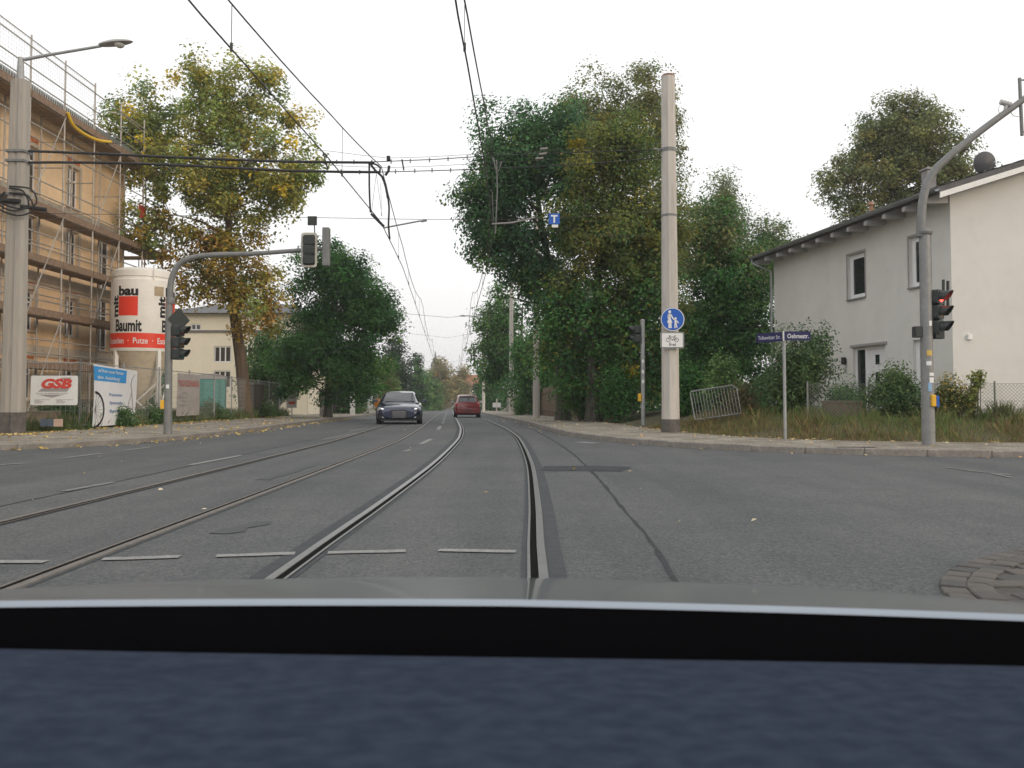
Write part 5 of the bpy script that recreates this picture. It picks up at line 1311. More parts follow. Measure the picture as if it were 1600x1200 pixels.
for yy, m_, h_ in ((594, M_SWHITE, .05), (605, mat('sticker_blue', (.25, .42, .62), .5), .08), (568, M_SWHITE, .04), (552, mat('sticker_yellow', (.6, .42, .1), .5), .05), (506, M_SWHITE, .05), (585, M_SWHITE, .03)):
    q = MB(); z_ = az(yy, SYr) - sb; rr = .128 - .02 * z_ / hj + .002; a0 = rnd.uniform(-2.2, -1.6); q.lathe([(rr, z_ - h_), (rr, z_ + h_)], 6, a0=a0, a1=a0 + rnd.uniform(.5, .9)); q.build('sticker', m_, rs_, smooth=True, fix=False)

# street name post
NX, NY = ax(1227, 18.4, 692), 18.4; nb = tz(NX, NY)
ns = thing('street_name_post', 'grey post with two dark blue street name blades in front of the shrub', 'street sign', (NX, NY, nb))
q = MB(); q.tube([(0, 0, -.1), (0, 0, az(519, NY) - nb)], .033, 10); q.build('post', M_GALV, ns, smooth=True)
M_NAVY = mat('enamel_navy', (0.012, 0.014, 0.085), 0.3, var=.06)
z0, z1 = az(532, NY) - nb, az(518, NY) - nb
bl = MB(); w_ = ax(1266, NY) - ax(1224, NY); bl.b2(-.02, w_ - .02, -.05, -.036, z0, z1); bl_o = bl.build('name_blade', M_NAVY, ns, label='dark blue blade reading Oehmestr.')
put_text('lettering', 'Oehmestr.', lambda u, v: (w_ / 2 - .0 + u, -.053, (z0 + z1) / 2 - .05 + v), M_SWHITE, bl_o, .095, w_ * .80, bold=.012)
dr = Vector((-math.sin(math.radians(38)), math.cos(math.radians(38)), 0)); w2 = .66
dr = Vector((-.62, .78, 0)).normalized(); nr = Vector((-dr.y, dr.x, 0)); nr = nr if nr.y < 0 else -nr
q = MB(); q.prism([(0.02, z0 - .02), (w2, z0 - .02), (w2, z1 - .01), (.02, z1 - .01)], lambda u, v, d: tuple(dr * u + nr * d + Vector((0, 0, v))), .036, .05); bo = q.build('name_blade', M_NAVY, ns, label='dark blue blade turned away, reading Tolkewitzer Str.')
put_text('lettering', 'Tolkewitzer Str.', lambda u, v: tuple(dr * (w2 / 2 - u) + nr * .053 + Vector((0, 0, (z0 + z1) / 2 - .055 + v))), mat('enamel_white', (.55, .56, .62), .4), bo, .08, w2 * .86, bold=.01)
q = MB(); q.b2(-.035, -.012, -.062, -.03, z0 - .01, z1 + .01); q.build('blade_clamp', M_SWHITE, ns)

# left mast with street lamp
LX, LY = ax(19, 22.0, 678), 22.0; lb = .12
lm = thing('lamp_mast', 'wide pale steel mast with street lamp in front of the scaffold', 'mast', (LX, LY, lb))
ht = az(126, LY) - lb
sh = [(-.26, -.10), (-.20, -.17), (-.06, -.19), (-.03, -.15), (.03, -.15), (.06, -.19), (.2, -.17), (.26, -.1), (.26, .12), (.2, .18), (-.2, .18), (-.26, .12)]
q = MB(); n = len(sh); vs = []
for z, k_ in ((-.05, 1.05), (.55, 1.04), (ht, .80)): vs += [(x * k_, y * k_, z) for x, y in sh]
q.add(vs, [(i * n + j, i * n + (j + 1) % n, (i + 1) * n + (j + 1) % n, (i + 1) * n + j) for i in range(2) for j in range(n)] + [tuple(range(2 * n, 3 * n))])
q.build('shaft', mat('mast_pale_paint', (.36, .335, .295), .75, var=.12, vscale=2, dirt=.25, streak=True), lm)
q = MB(); q.add([(x * 1.08, y * 1.08, -.05) for x, y in sh] + [(x * 1.07, y * 1.07, .52) for x, y in sh], [(j, (j + 1) % n, n + (j + 1) % n, n + j) for j in range(n)] + [tuple(range(n, 2 * n))]); q.build('foot_collar', M_CONCD, lm)
q = MB(); q.tube([(0, 0, ht), (0, 0, az(90, LY) - lb)], [.10, .07], 10); q.build('lamp_stub', M_GALV, lm, smooth=True)
def ll(x, y): p = at(x, y, LY); return Vector((p.x - LX, 0, p.z - lb))
q = MB(); q.tube([ll(38, 93), ll(80, 85), ll(158, 72)], [.045, .04, .035], 8); q.build('lamp_arm', M_GALV, lm, smooth=True)
# lantern: flat leaf-shaped hood over a glass bowl
c = ll(182, 68); q = MB(); n1, n2 = 12, 16; vs = []; fs = []
for i in range(n1 + 1):
    t = i / n1; xx = (t - .5) * .86; w_ = .155 * (math.sin(math.pi * min(1, t * .9 + .1)) ** .6) + .015; tilt = -xx * .12
    for j in range(n2):
        a = 2 * math.pi * j / n2; hh = (.10 if math.sin(a) > 0 else .03) * (w_ / .17)
        vs.append((c.x + xx, c.y + w_ * math.cos(a), c.z + hh * math.sin(a) - tilt))
for i in range(n1):
    for j in range(n2): fs.append((i * n2 + j, i * n2 + (j + 1) % n2, (i + 1) * n2 + (j + 1) % n2, (i + 1) * n2 + j))
fs += [tuple(range(n2)), tuple(n1 * n2 + j for j in range(n2))]
q.add(vs, fs); lh = q.build('lamp_head', mat('lamp_hood', (.40, .40, .39), .4, var=.05), lm, smooth=True)
q = MB(); q.lathe([(.13, 0), (.11, -.05), (.06, -.085), (.001, -.09)], 14, (c.x + .08, c.y, c.z - .02)); q.build('lamp_bowl', mat('lamp_glass', (.55, .55, .52), .2), lh, smooth=True)
for y_ in (238, 253, 305):
    z_ = az(y_, LY) - lb; q = MB(); q.b2(-.24, .24, -.2, .2, z_ - .03, z_ + .03); q.build('wire_clamp', M_GALVD, lm)
q = MB()
for dx, dz in ((.3, 0), (.42, -.12), (.5, .05)):
    z_ = az(318, LY) - lb + dz
    q.tube([tuple(v) for v in smooth_poly(np.array([(-.1, -.2, z_ + .35), (dx, -.28, z_ + .25), (dx + .12, -.25, z_ - .1), (dx - .25, -.28, z_ - .25), (-.35, -.24, z_ - .05), (-.2, -.22, z_ + .2)]), .1)], .022, 6)
q.tube([(.2, -.2, az(325, LY) - lb), (.85, -.2, az(330, LY) - lb)], .05, 6); q.tube([(-.4, -.2, az(315, LY) - lb), (.2, -.25, az(318, LY) - lb)], .06, 6)
q.build('feeder_cable_loops', M_WIRE, lm, smooth=True)

# left mast-arm signal
GX, GY = ax(263, 21.3, 681), 21.3; gb = .12
gs = thing('mast_arm_signal', 'grey signal pole with arm curving right over the street, before the silo', 'traffic signal', (GX, GY, gb))
def gl(x, y): p = at(x, y, GY); return Vector((p.x - GX, 0, p.z - gb))
q = MB(); q.tube([gl(262, 684), gl(264.5, 480)], [.10, .085], 14); q.build('pole', M_GALVD, gs, smooth=True)
arm = smooth_poly(np.array([tuple(gl(*p)) for p in ((264.5, 485), (266, 450), (270, 430), (280, 413), (298, 403), (330, 398.5), (400, 396), (470, 391), (512, 388))]), .2)
q = MB(); q.tube([tuple(p) for p in arm], [.08 - .035 * j / len(arm) for j in range(len(arm))], 10); q.build('arm', M_GALVD, gs, smooth=True)
q = MB(); q.lathe([(.095, gl(264, 470).z - .08), (.11, gl(264, 470).z), (.095, gl(264, 470).z + .08)], 12); q.build('pole_collar', M_GALVD, gs, smooth=True)
signal_head(gs, gl(284, 535) + Vector((-.02, .0, 0)), math.radians(80), 3, None)
p = gl(277, 499); q = MB(); R_ = .30
q.prism([(0, R_), (R_, 0), (0, -R_), (-R_, 0)], lambda u, v, d: (p.x + u * .6, p.y + .1 + u * .8 + d, p.z + v), 0, .02); q.build('sign_back', M_SIGNAL, gs)
signal_head(gs, gl(485, 392) + Vector((0, -.08, 0)), math.radians(180), 3, None, pitch=.24, r=.08, back=(.40, .86))
q = MB(); a_, b2_ = gl(510, 356), gl(510, 416); q.b2(a_.x - .085, a_.x + .085, -.1, .1, b2_.z, a_.z); q.build('end_signal_box', M_GALVD, gs, bevel=.02)
q = MB(); a_ = gl(488, 345); q.b2(a_.x - .11, a_.x + .11, -.03, .03, a_.z - .11, a_.z + .11); q.tube([(a_.x + .05, 0, a_.z - .1), (gl(492, 370).x, 0, gl(492, 370).z)], .015, 5); q.build('detector_box', M_SIGNAL, gs)
zz = az(632, GY) - gb; q = MB(); q.b2(-.19, -.09, -.07, .06, zz - .11, zz + .11); q.build('push_button', M_YEL, gs, bevel=.015)
q = MB(); q.lathe([(.101, az(607, GY) - gb), (.101, az(601, GY) - gb)], 6, a0=-2.0, a1=-1.2); q.build('sticker', M_SWHITE, gs, smooth=True, fix=False)

# far masts along the street
def far_mast(label, x, y0, Y, r=.17, lamp=None, material=M_CONC, side=1):
    X = ax(x, Y); z0 = g(Y) + .1; h = az(y0, Y) - z0
    t = thing('overhead_line_mast', label, 'mast', (X, Y, z0), group='masts along the street')
    q = MB(); q.tube([(0, 0, -.1), (0, 0, h)], [r * 1.15, r * .8], 8); q.build('shaft', material, t, smooth=True)
    q = MB(); q.tube([(0, 0, h - .4), (0, 0, h - .3)], [r + .02] * 2, 8); q.build('wire_clamp', M_GALVD, t)
    if lamp:
        q = MB(); q.tube([(0, 0, h), (.3 * side, 0, h + .35), (lamp * side, 0, h + .5)], .05, 6); a = q.build('lamp_arm', M_GALV, t, smooth=True)
        q = MB(); q.tube([(lamp * side - .1 * side, 0, h + .49), (lamp * side + .35 * side, 0, h + .52), (lamp * side + .75 * side, 0, h + .5)], [.06, .13, .03], 8); q.build('lamp_head', M_GALV, a, smooth=True)
    return t
far_mast('concrete mast half hidden in the oaks, second on the right', 838, 330, 45)
far_mast('concrete mast beside the small bright hedge', 799, 440, 62)
far_mast('thin grey mast directly right of the red hatchback', 755.5, 500, 104, lamp=2.2, side=-1)
far_mast('pale mast right of the maple, tallest above the oncoming car', 613, 551, 118, .20)
far_mast('grey lamp mast between two pale masts above the oncoming car', 626.5, 562, 128, .16, lamp=2.2)
far_mast('pale mast at the left edge of the oncoming car', 592, 560, 84, .17)
far_mast('thin mast above the right door mirror of the oncoming car', 653.5, 588, 150, .18)
far_mast('thin grey mast over the roof of the oncoming car', 645, 594, 165, .18, material=M_GALV)

# ------------------------------------------------------------------ overhead wires
def wire(mb, pts, r, n=5, step=1.2): mb.tube([tuple(p) for p in smooth_poly(np.array([tuple(p) for p in pts], float), step)], r, n, caps=False)
def overhead(label, xs_, sup, zsup0, T, xoff):
    t = thing('overhead_line', label, 'overhead line')
    fx = lambda Y: float(np.interp(Y, *xs_)) if Y <= 22 else float(np.interp(Y, T[:, 1], T[:, 0])) + xoff
    Ys = np.concatenate([np.arange(-8, 40, 1.5), np.arange(40, 200, 4.0)])
    q = MB(); q.tube([(fx(Y), Y, 5.5 + g(Y)) for Y in Ys], .0125, 5, caps=False); q.build('contact_wire', M_WIREC, t, fix=False)
    def zm(Y):
        for a, b_ in zip(sup, sup[1:]):
            if a <= Y <= b_:
                u = (Y - a) / (b_ - a); top = zsup0; low = 6.0
                return low + (top - low) * (2 * u - 1) ** 2 + g(Y)
        return 6.5 + g(Y)
    q = MB(); q.tube([(fx(Y), Y, zm(Y)) for Y in Ys], .0125, 5, caps=False); q.build('messenger_wire', M_WIREC, t, fix=False)
    for a, b_ in zip(sup, sup[1:]):
        if a > 80: continue
        for u in (.2, .42, .65, .85):
            Y = a + (b_ - a) * u
            if Y < 6: continue
            q = MB(); q.tube([(fx(Y), Y, 5.5 + g(Y)), (fx(Y), Y, zm(Y))], .006, 4, caps=False); q.tube([(fx(Y), Y, 5.47 + g(Y)), (fx(Y), Y, 5.58 + g(Y))], .02, 5); q.build('dropper', M_WIREC, t, fix=False)
    return t
SUPP = [-9.5, 22, 50, 80, 112, 146, 200]
overhead('pair of contact and carrying wires over the nearer tram track', ([-10, 9.8, 11.5, 16, 22], [-.72, -.64, -.60, -.53, -.50]), SUPP, 7.45, TRK, .16)
overhead('pair of contact and carrying wires over the oncoming tram track', ([-10, 9.8, 11.6, 16, 22], [-3.86, -3.66, -3.6, -3.45, -3.36]), SUPP, 6.95, TRK2, .10)
# span across the junction at 22 m
sp_ = thing('cross_span', 'double black feeder cables spanning from the lamp mast to the concrete mast', 'span wire')
def P22(x, y): return at(x, y, 22.0)
q = MB()
wire(q, [P22(45, 236), P22(150, 240), P22(300, 247), P22(450, 252.5), P22(585, 254)], .034, 6); q.build('feeder_cable', M_WIRE, sp_, smooth=True)
q = MB(); wire(q, [P22(45, 254), P22(150, 254), P22(300, 259), P22(450, 267), P22(592, 269)], .034, 6); q.build('feeder_cable', M_WIRE, sp_, smooth=True)
q = MB(); wire(q, [P22(580, 253), P22(680, 249), P22(757, 244), P22(900, 238), P22(1034, 234)], .012, 6); q.build('span_cable', M_WIRE, sp_, smooth=True)
q = MB(); wire(q, [P22(588, 269), P22(700, 266), P22(800, 262), P22(920, 256), P22(1034, 246)], .012, 6); q.build('span_cable', M_WIRE, sp_, smooth=True)
q = MB(); wire(q, [P22(45, 222), P22(300, 226), P22(515, 236), P22(607, 247), P22(757, 240), P22(1034, 226)], .006, 4); q.build('carrying_wire', M_WIREC, sp_)
q = MB(); wire(q, [P22(500, 257), P22(607, 262), P22(757, 255), P22(1034, 240)], .006, 4); q.build('carrying_wire', M_WIREC, sp_)
cl = MB(); cl.tube([(0, 0, -.055), (0, 0, .055)], .018, 5); clm = cl.mesh('cable_clip', M_GALVD)
for x, y in ((526, 253), (553, 253), (581, 253), (611, 252.5), (641, 251.5), (671, 250), (700, 248.5), (730, 246), (533, 268), (562, 269), (618, 268), (648, 267), (675, 266), (704, 266), (470, 252.5), (430, 251.5), (390, 250.5), (350, 249), (310, 247.5)): obj('cable_clip', clm, sp_, P22(x, y))
for x, y in ((850, 233), (848, 241), (843, 248)):
    q = MB(); p = P22(x, y); q.tube([p + Vector((-.1, 0, 0)), p + Vector((.1, 0, .02))], .03, 6); q.build('insulator', mat('insulator_pale', (.22, .21, .19), .6), sp_, smooth=True)
q = MB(); wire(q, [P22(577, 256), P22(577, 290), P22(578, 318), P22(579, 332)], .024, 6, .2); q.build('feeder_drop', M_WIRE, sp_, smooth=True)
q = MB(); wire(q, [P22(577, 257), P22(585, 256), P22(594, 262), P22(593, 272), P22(600, 280), P22(605, 300), P22(608, 325), P22(607, 350), P22(609, 374)], .024, 6, .2); q.build('feeder_drop', M_WIRE, sp_, smooth=True)
q = MB(); wire(q, [P22(580, 258), P22(588, 268), P22(597, 276), P22(603, 293), P22(606, 310)], .03, 6, .2); q.build('feeder_drop', M_WIRE, sp_, smooth=True)
q = MB(); q.tube([P22(607, 244), P22(607, 251)], .05, 8); q.tube([P22(608, 259), P22(607, 267), P22(602, 274)], .035, 6); q.build('insulator', M_WIRE, sp_, smooth=True)
q = MB(); q.tube([P22(628, 249), P22(631, 266)], .02, 5); q.build('cable_spacer', M_WIRE, sp_)
q = MB(); q.tube([P22(505, 238), P22(512, 265)], .018, 5); q.build('cable_spacer', M_WIRE, sp_)
for a, b_ in (((588, 271), (580, 336)), ((588, 271), (597, 338)), ((595, 286), (596, 338))): q = MB(); q.tube([P22(*a), P22(*b_)], .006, 4); q.build('hanger', M_WIREC, sp_)
ls = thing('steady_span', 'thin lower span wire holding the contact wires in place', 'span wire')
q = MB(); wire(q, [P22(30, 333), P22(300, 337), P22(498, 340), P22(600, 342), P22(720, 343), P22(860, 341), P22(1034, 330)], .008, 4); q.build('span_cable', M_WIREC, ls)
q = MB(); q.tube([P22(600, 356), P22(658, 345)], .02, 6); q.tube([P22(658, 346), P22(667, 344)], .03, 6); q.build('steady_arm', M_GALVD, ls, smooth=True)
q = MB(); q.tube([P22(768, 350), P22(800, 348), P22(836, 340)], .022, 6); q.build('steady_arm', mat('arm_pale', (.26, .255, .24), .6), ls, smooth=True)
q = MB(); q.tube([P22(580, 334), P22(600, 354)], .035, 6); q.build('wire_clamp', M_WIRE, ls, smooth=True)
q = MB(); q.tube([P22(776, 250), P22(777, 300), P22(774, 365)], .016, 5); q.tube([P22(770, 246), P22(777, 272), P22(784, 252)], .022, 5); q.tube([P22(769, 300), P22(771, 345)], .01, 4); q.build('section_hanger', mat('hanger_grey', (.16, .16, .16), .6), ls)
c = P22(866, 342); ts = thing('overhead_line_sign', 'small blue square sign with a white T hanging from the span wire', 'sign', c)
q = MB(); q.b2(-.14, .14, -.01, .01, -.14, .14); q.build('plate', M_BLUE, ts)
put_text('lettering', 'T', lambda u, v: (u, -.014, v - .095), M_SWHITE, ts, .19, .17, bold=.03)
q = MB(); q.b2(-.06, .1, -.008, .008, -.22, -.15); q.build('small_plate', M_SWHITE, ts)
for Y, x0, x1, y0, y1, lab in ((50, 560, 838, 488, 480, 'span wire over the street behind the big oak'), (80, 600, 800, 520, 505, 'span wire over the street at the second pair of masts'), (112, 613, 757, 560, 556, 'farthest thin span wire over the street')):
    q = MB(); wire(q, [at(x0, y0 - 8, Y), at((x0 + x1) / 2, y0 + 8, Y), at(x1, y1, Y)], .012, 4, 3); tag(q.build('span_wire', M_WIREC), lab, 'span wire')

# ------------------------------------------------------------------ fences
def chain_link(name, p0, p1, z0, z1, parent, step=.1, r=.0035, material=M_GALV):
    """diagonal wire mesh between two points"""
    p0, p1 = Vector((*p0, 0)), Vector((*p1, 0)); d = p1 - p0; L = d.length; d /= L
    q = MB(); H = z1 - z0; n = int((L + H) / step)
    for k in range(n):
        for sgn in (1, -1):
            a = k * step - (H if sgn == 1 else 0)
            s0, s1 = (a, a + H) if sgn == 1 else (a + H - H, a - H)
            t0, t1 = 0.0, 1.0
            if sgn == 1:
                lo, hi = max(0, -a / H), min(1, (L - a) / H)
                if lo >= hi: continue
                A = p0 + d * (a + H * lo); B = p0 + d * (a + H * hi); za, zb = z0 + H * lo, z0 + H * hi
            else:
                lo, hi = max(0, (a - L) / H), min(1, a / H)
                if lo >= hi: continue
                A = p0 + d * (a - H * lo); B = p0 + d * (a - H * hi); za, zb = z0 + H * lo, z0 + H * hi
            q.tube([(A.x, A.y, za), (B.x, B.y, zb)], r, 3, caps=False)
    o = q.build(name, material, parent, fix=False); o['kind'] = 'stuff'; return o
gf = thing('garden_fence', 'low green wire mesh garden fence in front of the pale house', 'fence')
fa, fb = (ax(1262, 20.9), 20.9), (ax(1760, 19.9), 19.9)
M_FGR = mat('fence_wire', (.22, .23, .21), .6, metal=.3)
zf = .52; chain_link('wire_mesh', fa, fb, zf, zf + .82, gf, .085, .004, M_FGR)
nfp = 6
for k in range(nfp):
    t = k / (nfp - 1); x_, y_ = fa[0] + (fb[0] - fa[0]) * t, fa[1] + (fb[1] - fa[1]) * t
    q = MB(); q.tube([(x_, y_, .35), (x_, y_, zf + .88)], .022, 8); q.build('post', M_FGR, gf, smooth=True)
for zz in (zf + .82, zf + .41): q = MB(); q.tube([(fa[0], fa[1], zz), (fb[0], fb[1], zz)], .005, 4); q.build('tension_wire', M_FGR, gf)

# leaning crowd barrier
M_BARR = mat('barrier_steel', (.22, .225, .22), .55, metal=.3, var=.2, dirt=.3)
cb = thing('crowd_barrier', 'leaning galvanised crowd barrier on the verge right of the concrete mast', 'barrier')
def cbp(u, v):
    a, b_, c, d_ = at(1078, 612, 24.2), at(1150, 601, 23.7), at(1086, 656, 23.9), at(1158, 646, 23.4)
    return (a * (1 - u) + b_ * u) * (1 - v) + (c * (1 - u) + d_ * u) * v
q = MB(); pth = [(0, 1), (0, .08), (.02, .0), (.92, 0), (1.0, .14), (1.0, 1), (0, 1)]
q.tube([cbp(*p) for p in pth], .02, 7); q.build('frame', M_BARR, cb, smooth=True)
for k in range(14): q = MB(); u = (k + 1) / 15; q.tube([cbp(u, .0), cbp(u, 1)], .0085, 5); q.build('bar', M_BARR, cb, smooth=True)
for u in (.1, .9): q = MB(); q.tube([cbp(u, 1), cbp(u, 1.2) + Vector((0, .1, 0))], .018, 6); q.build('foot', M_BARR, cb, smooth=True)

# site fence, left: along the street and back along the side road
sf = thing('site_fence', 'tall galvanised mesh fence around the building site', 'fence')
FLN = [(-12.2, 24.4), (-12.25, 30.0), (-12.4, 36), (-12.9, 42), (-13.2, 47), (-13.4, 52)]
FB = [(-12.2, 24.4), (-15.6, 23.6), (-20, 22.6)]
def fence_run(P, skip=()):
    for a, b_ in zip(P, P[1:]):
        L = math.dist(a, b_); n = max(1, round(L / 2.6))
        for k in range(n + (0)):
            t = k / n; x_, y_ = a[0] + (b_[0] - a[0]) * t, a[1] + (b_[1] - a[1]) * t
            z0 = tz(x_, y_); q = MB(); q.tube([(x_, y_, z0 - .05), (x_, y_, z0 + 2.0)], .03, 7); q.build('post', M_GALV, sf, smooth=True)
        zm_ = tz((a[0] + b_[0]) / 2, (a[1] + b_[1]) / 2)
        for zz in (1.92, .15): q = MB(); q.tube([(a[0], a[1], tz(*a) + zz), (b_[0], b_[1], tz(*b_) + zz)], .016, 5); q.build('rail', M_GALV, sf, smooth=True)
        q = MB(); nw = int(L / .12)
        for k in range(nw):
            t = k / nw; x_, y_ = a[0] + (b_[0] - a[0]) * t, a[1] + (b_[1] - a[1]) * t; q.tube([(x_, y_, zm_ + .12), (x_, y_, zm_ + 1.9)], .0035, 3, caps=False)
        for k in range(9):
            zz = zm_ + .15 + .2 * k; q.tube([(a[0], a[1], zz), (b_[0], b_[1], zz)], .0035, 3, caps=False)
        o = q.build('wire_mesh', M_GALV, sf, fix=False); o['kind'] = 'stuff'
fence_run(FLN); fence_run(FB)
# low wall under the return
q = MB(); ang = math.atan2(-.8, -3.4); q.box((-14.6, 23.58, .33), (4.2, .22, .62), rz=math.atan2(.8, 3.4)); tag(q.build('garden_wall', mat('wall_brown', (.22, .18, .135), .95, var=.25, vscale=3, bump=.4, dirt=.4), None, bevel=.015), 'low brown wall under the white company sign', 'wall')
for x, m_, lab in ((68, mat('notice_blue', (.10, .13, .18), .6), 'small dark notice plate on the low wall, leftmost'), (79, mat('notice_blue', (.10, .13, .18), .6), 'small dark notice plate on the low wall, middle one'), (91, mat('notice_pink', (.62, .45, .36), .6), 'small pale pink notice plate on the low wall')):
    c = at(x, 660.5, 23.3); q = MB(); w_ = .085 if x < 85 else .12; q.b2(c.x - w_, c.x + w_, c.y - .01, c.y + .01, c.z - .1, c.z + .1); o = tag(q.build('notice_plate', m_), lab, 'plate')

# company board GSB
c = at(84.5, 610, 23.35)
bd = thing('company_board', 'white board reading GSB in red letters on the fence', 'sign', c, math.radians(4))
W_, H_ = 71 * 23.35 / F, 46 * 23.35 / F
q = MB(); q.prism(rrect(W_, H_, .045), lambda u, v, d: (u, d, v), 0, .02); q.build('plate', M_SWHITE, bd)
M_SRED = mat('gsb_red', (.62, .07, .05), .5, var=.05); M_SGRY = mat('gsb_grey', (.33, .32, .32), .5, var=.05)
kx = W_ / 71.0
def bp_(x, y): return ((x - 84.5) * kx, (610 - y) * kx)
q = MB()
for pts in ([(60, 612), (104, 612), (108, 607), (66, 607)], [(59, 616.5), (100, 616.5), (81, 621.5)], [(92, 592.5), (96, 590), (111, 590), (108, 592.5)]): poly(q, [bp_(*p) for p in pts], front, .003)
q.build('grey_shape', M_SGRY, bd, fix=False)
put_text('lettering', 'GSB', lambda u, v: (u + bp_(88.5, 0)[0], -.012, v + bp_(0, 606)[1]), M_SRED, bd, 13.5 * kx, 46 * kx, bold=.055, shear=.25)
put_text('lettering', 'Gerüst- und Spezialtiefbau GmbH', lambda u, v: (u + bp_(81, 0)[0], -.004, v + bp_(0, 615.3)[1]), M_INK, bd, 1.7 * kx, 48 * kx)
for (x0, n_) in ((55, 4), (88, 4)):
    for k in range(n_):
        q = MB(); w_ = (24, 10, 14, 12)[k] * (1 if x0 == 55 else 1.05); y = 624.3 + k * 1.6; poly(q, [bp_(x0, y), bp_(x0 + w_, y), bp_(x0 + w_, y + .7), bp_(x0, y + .7)], front, .004); q.build('small_print', M_SGRY, bd, fix=False)

# printed banner with bicycle wheel, on the street side of the fence
def ban_pt(u, v, d=0.0):
    """u along 0..1, v height 0..1, slightly billowing"""
    a, b_ = Vector((-12.02, 24.75, 0)), Vector((-12.0, 27.55, 0))
    p = a * (1 - u) + b_ * u
    bulge = .05 * math.sin(math.pi * u) + .03 * math.sin(5 * u + 3 * v)
    z0, z1 = .18 + .03 * u, 1.98 - .12 * u
    return (p.x + .02 + bulge + d, p.y, z0 + (z1 - z0) * v)
bn = thing('advert_banner', 'white fabric banner with blue headline and bicycle wheel on the site fence', 'banner')
q = MB(); nu, nv = 20, 10
q.add([ban_pt(i / nu, j / nv) for j in range(nv + 1) for i in range(nu + 1)], [(j * (nu + 1) + i, j * (nu + 1) + i + 1, (j + 1) * (nu + 1) + i + 1, (j + 1) * (nu + 1) + i) for j in range(nv) for i in range(nu)])
q.build('cloth', mat('banner_white', (.66, .67, .68), .7, var=.04), bn, smooth=True, fix=False)
q = MB(); q.add([ban_pt(.72 * i / nu, .74 + .23 * j / 4, .006) for j in range(5) for i in range(nu + 1)], [(j * (nu + 1) + i, j * (nu + 1) + i + 1, (j + 1) * (nu + 1) + i + 1, (j + 1) * (nu + 1) + i) for j in range(4) for i in range(nu)])
q.build('blue_field', mat('banner_blue', (.03, .27, .62), .6, var=.05), bn, smooth=True, fix=False)
def ban_text(s, uc, v0, h, w, m_): return put_text('lettering', s, lambda u, v: ban_pt(uc + u, v0 + v, .012), m_, bn, h, w, bold=.008)
ban_text('auf Ihren neuen Partner', .37, .885, .055, .56, M_SWHITE); ban_text('aktiv. Ausbildung!', .32, .775, .055, .5, M_SWHITE)
M_BTXT = mat('banner_text', (.12, .2, .42), .6)
for s, v in (('Praxisnahe', .50), ('Spannende', .36), ('Berufe', .22)): ban_text(s, .48, v, .05, .32, M_BTXT)
q = MB(); ring(q, (0.06, .22), .0, .0, 3, lambda u, v, d: ban_pt(u, v, .012))
q = MB()
for j in range(28):
    a0, a1 = [2 * math.pi * (j + k) / 28 for k in (0, 1)]
    pts = []
    for a, r_ in ((a0, .30), (a1, .30), (a1, .26), (a0, .26)):
        u = .02 + r_ * math.cos(a) * .62; v = .27 + r_ * math.sin(a)
        pts.append(ban_pt(u, v, .011))
    if min(p[1] for p in pts) < 24.76: continue
    q.add(pts, [(0, 1, 2, 3)])
for j in range(9):
    a = -1.4 + 2.8 * j / 8; s, e = ban_pt(.02, .27, .011), ban_pt(.02 + .27 * math.cos(a) * .62, .27 + .27 * math.sin(a), .011); q.tube([s, e], .004, 3)
q.build('printed_wheel', M_INK, bn, fix=False)
q = MB()
for pts in ([(.86, .84), (.84, .72), (.87, .6), (.84, .5), (.80, .35), (.78, .2)], [(.87, .58), (.90, .42), (.92, .3), (.94, .18)], [(.86, .84), (.92, .92)]):
    q.tube([tuple(v) for v in smooth_poly(np.array([ban_pt(u, v, .011) for u, v in pts]), .1)], .014, 4)
q.build('printed_figure', M_SGRY, bn, fix=False)
# weathered grey banner
def ban2(u, v, d=0.0): p = Vector((-12.15, 31.0, 0)) * (1 - u) + Vector((-12.2, 33.4, 0)) * u; return (p.x + .02 * math.sin(7 * u + 2 * v) + d + .12, p.y, .35 + v * 1.55)
b2n = thing('advert_banner', 'weathered grey banner with faded red line, right of the signal pole', 'banner')
q = MB(); q.add([ban2(i / 12, j / 6) for j in range(7) for i in range(13)], [(j * 13 + i, j * 13 + i + 1, (j + 1) * 13 + i + 1, (j + 1) * 13 + i) for j in range(6) for i in range(12)])
q.build('cloth', mat('banner_grey', (.36, .33, .31), .85, var=.12, vscale=2, dirt=.3), b2n, smooth=True, fix=False)
put_text('lettering', 'TROCKENBAU', lambda u, v: ban2(.5 + u, .70 + v, .012), mat('faded_red', (.42, .17, .15), .8), b2n, .14, .92, bold=.03)
for v0, u0, w_ in ((.52, .2, .3), (.42, .12, .4), (.33, .2, .25), (.24, .12, .34)): put_text('lettering', 'ausbau', lambda u, v: ban2(u0 + .12 + u, v0 + v, .012), M_SGRY, b2n, .05, w_)
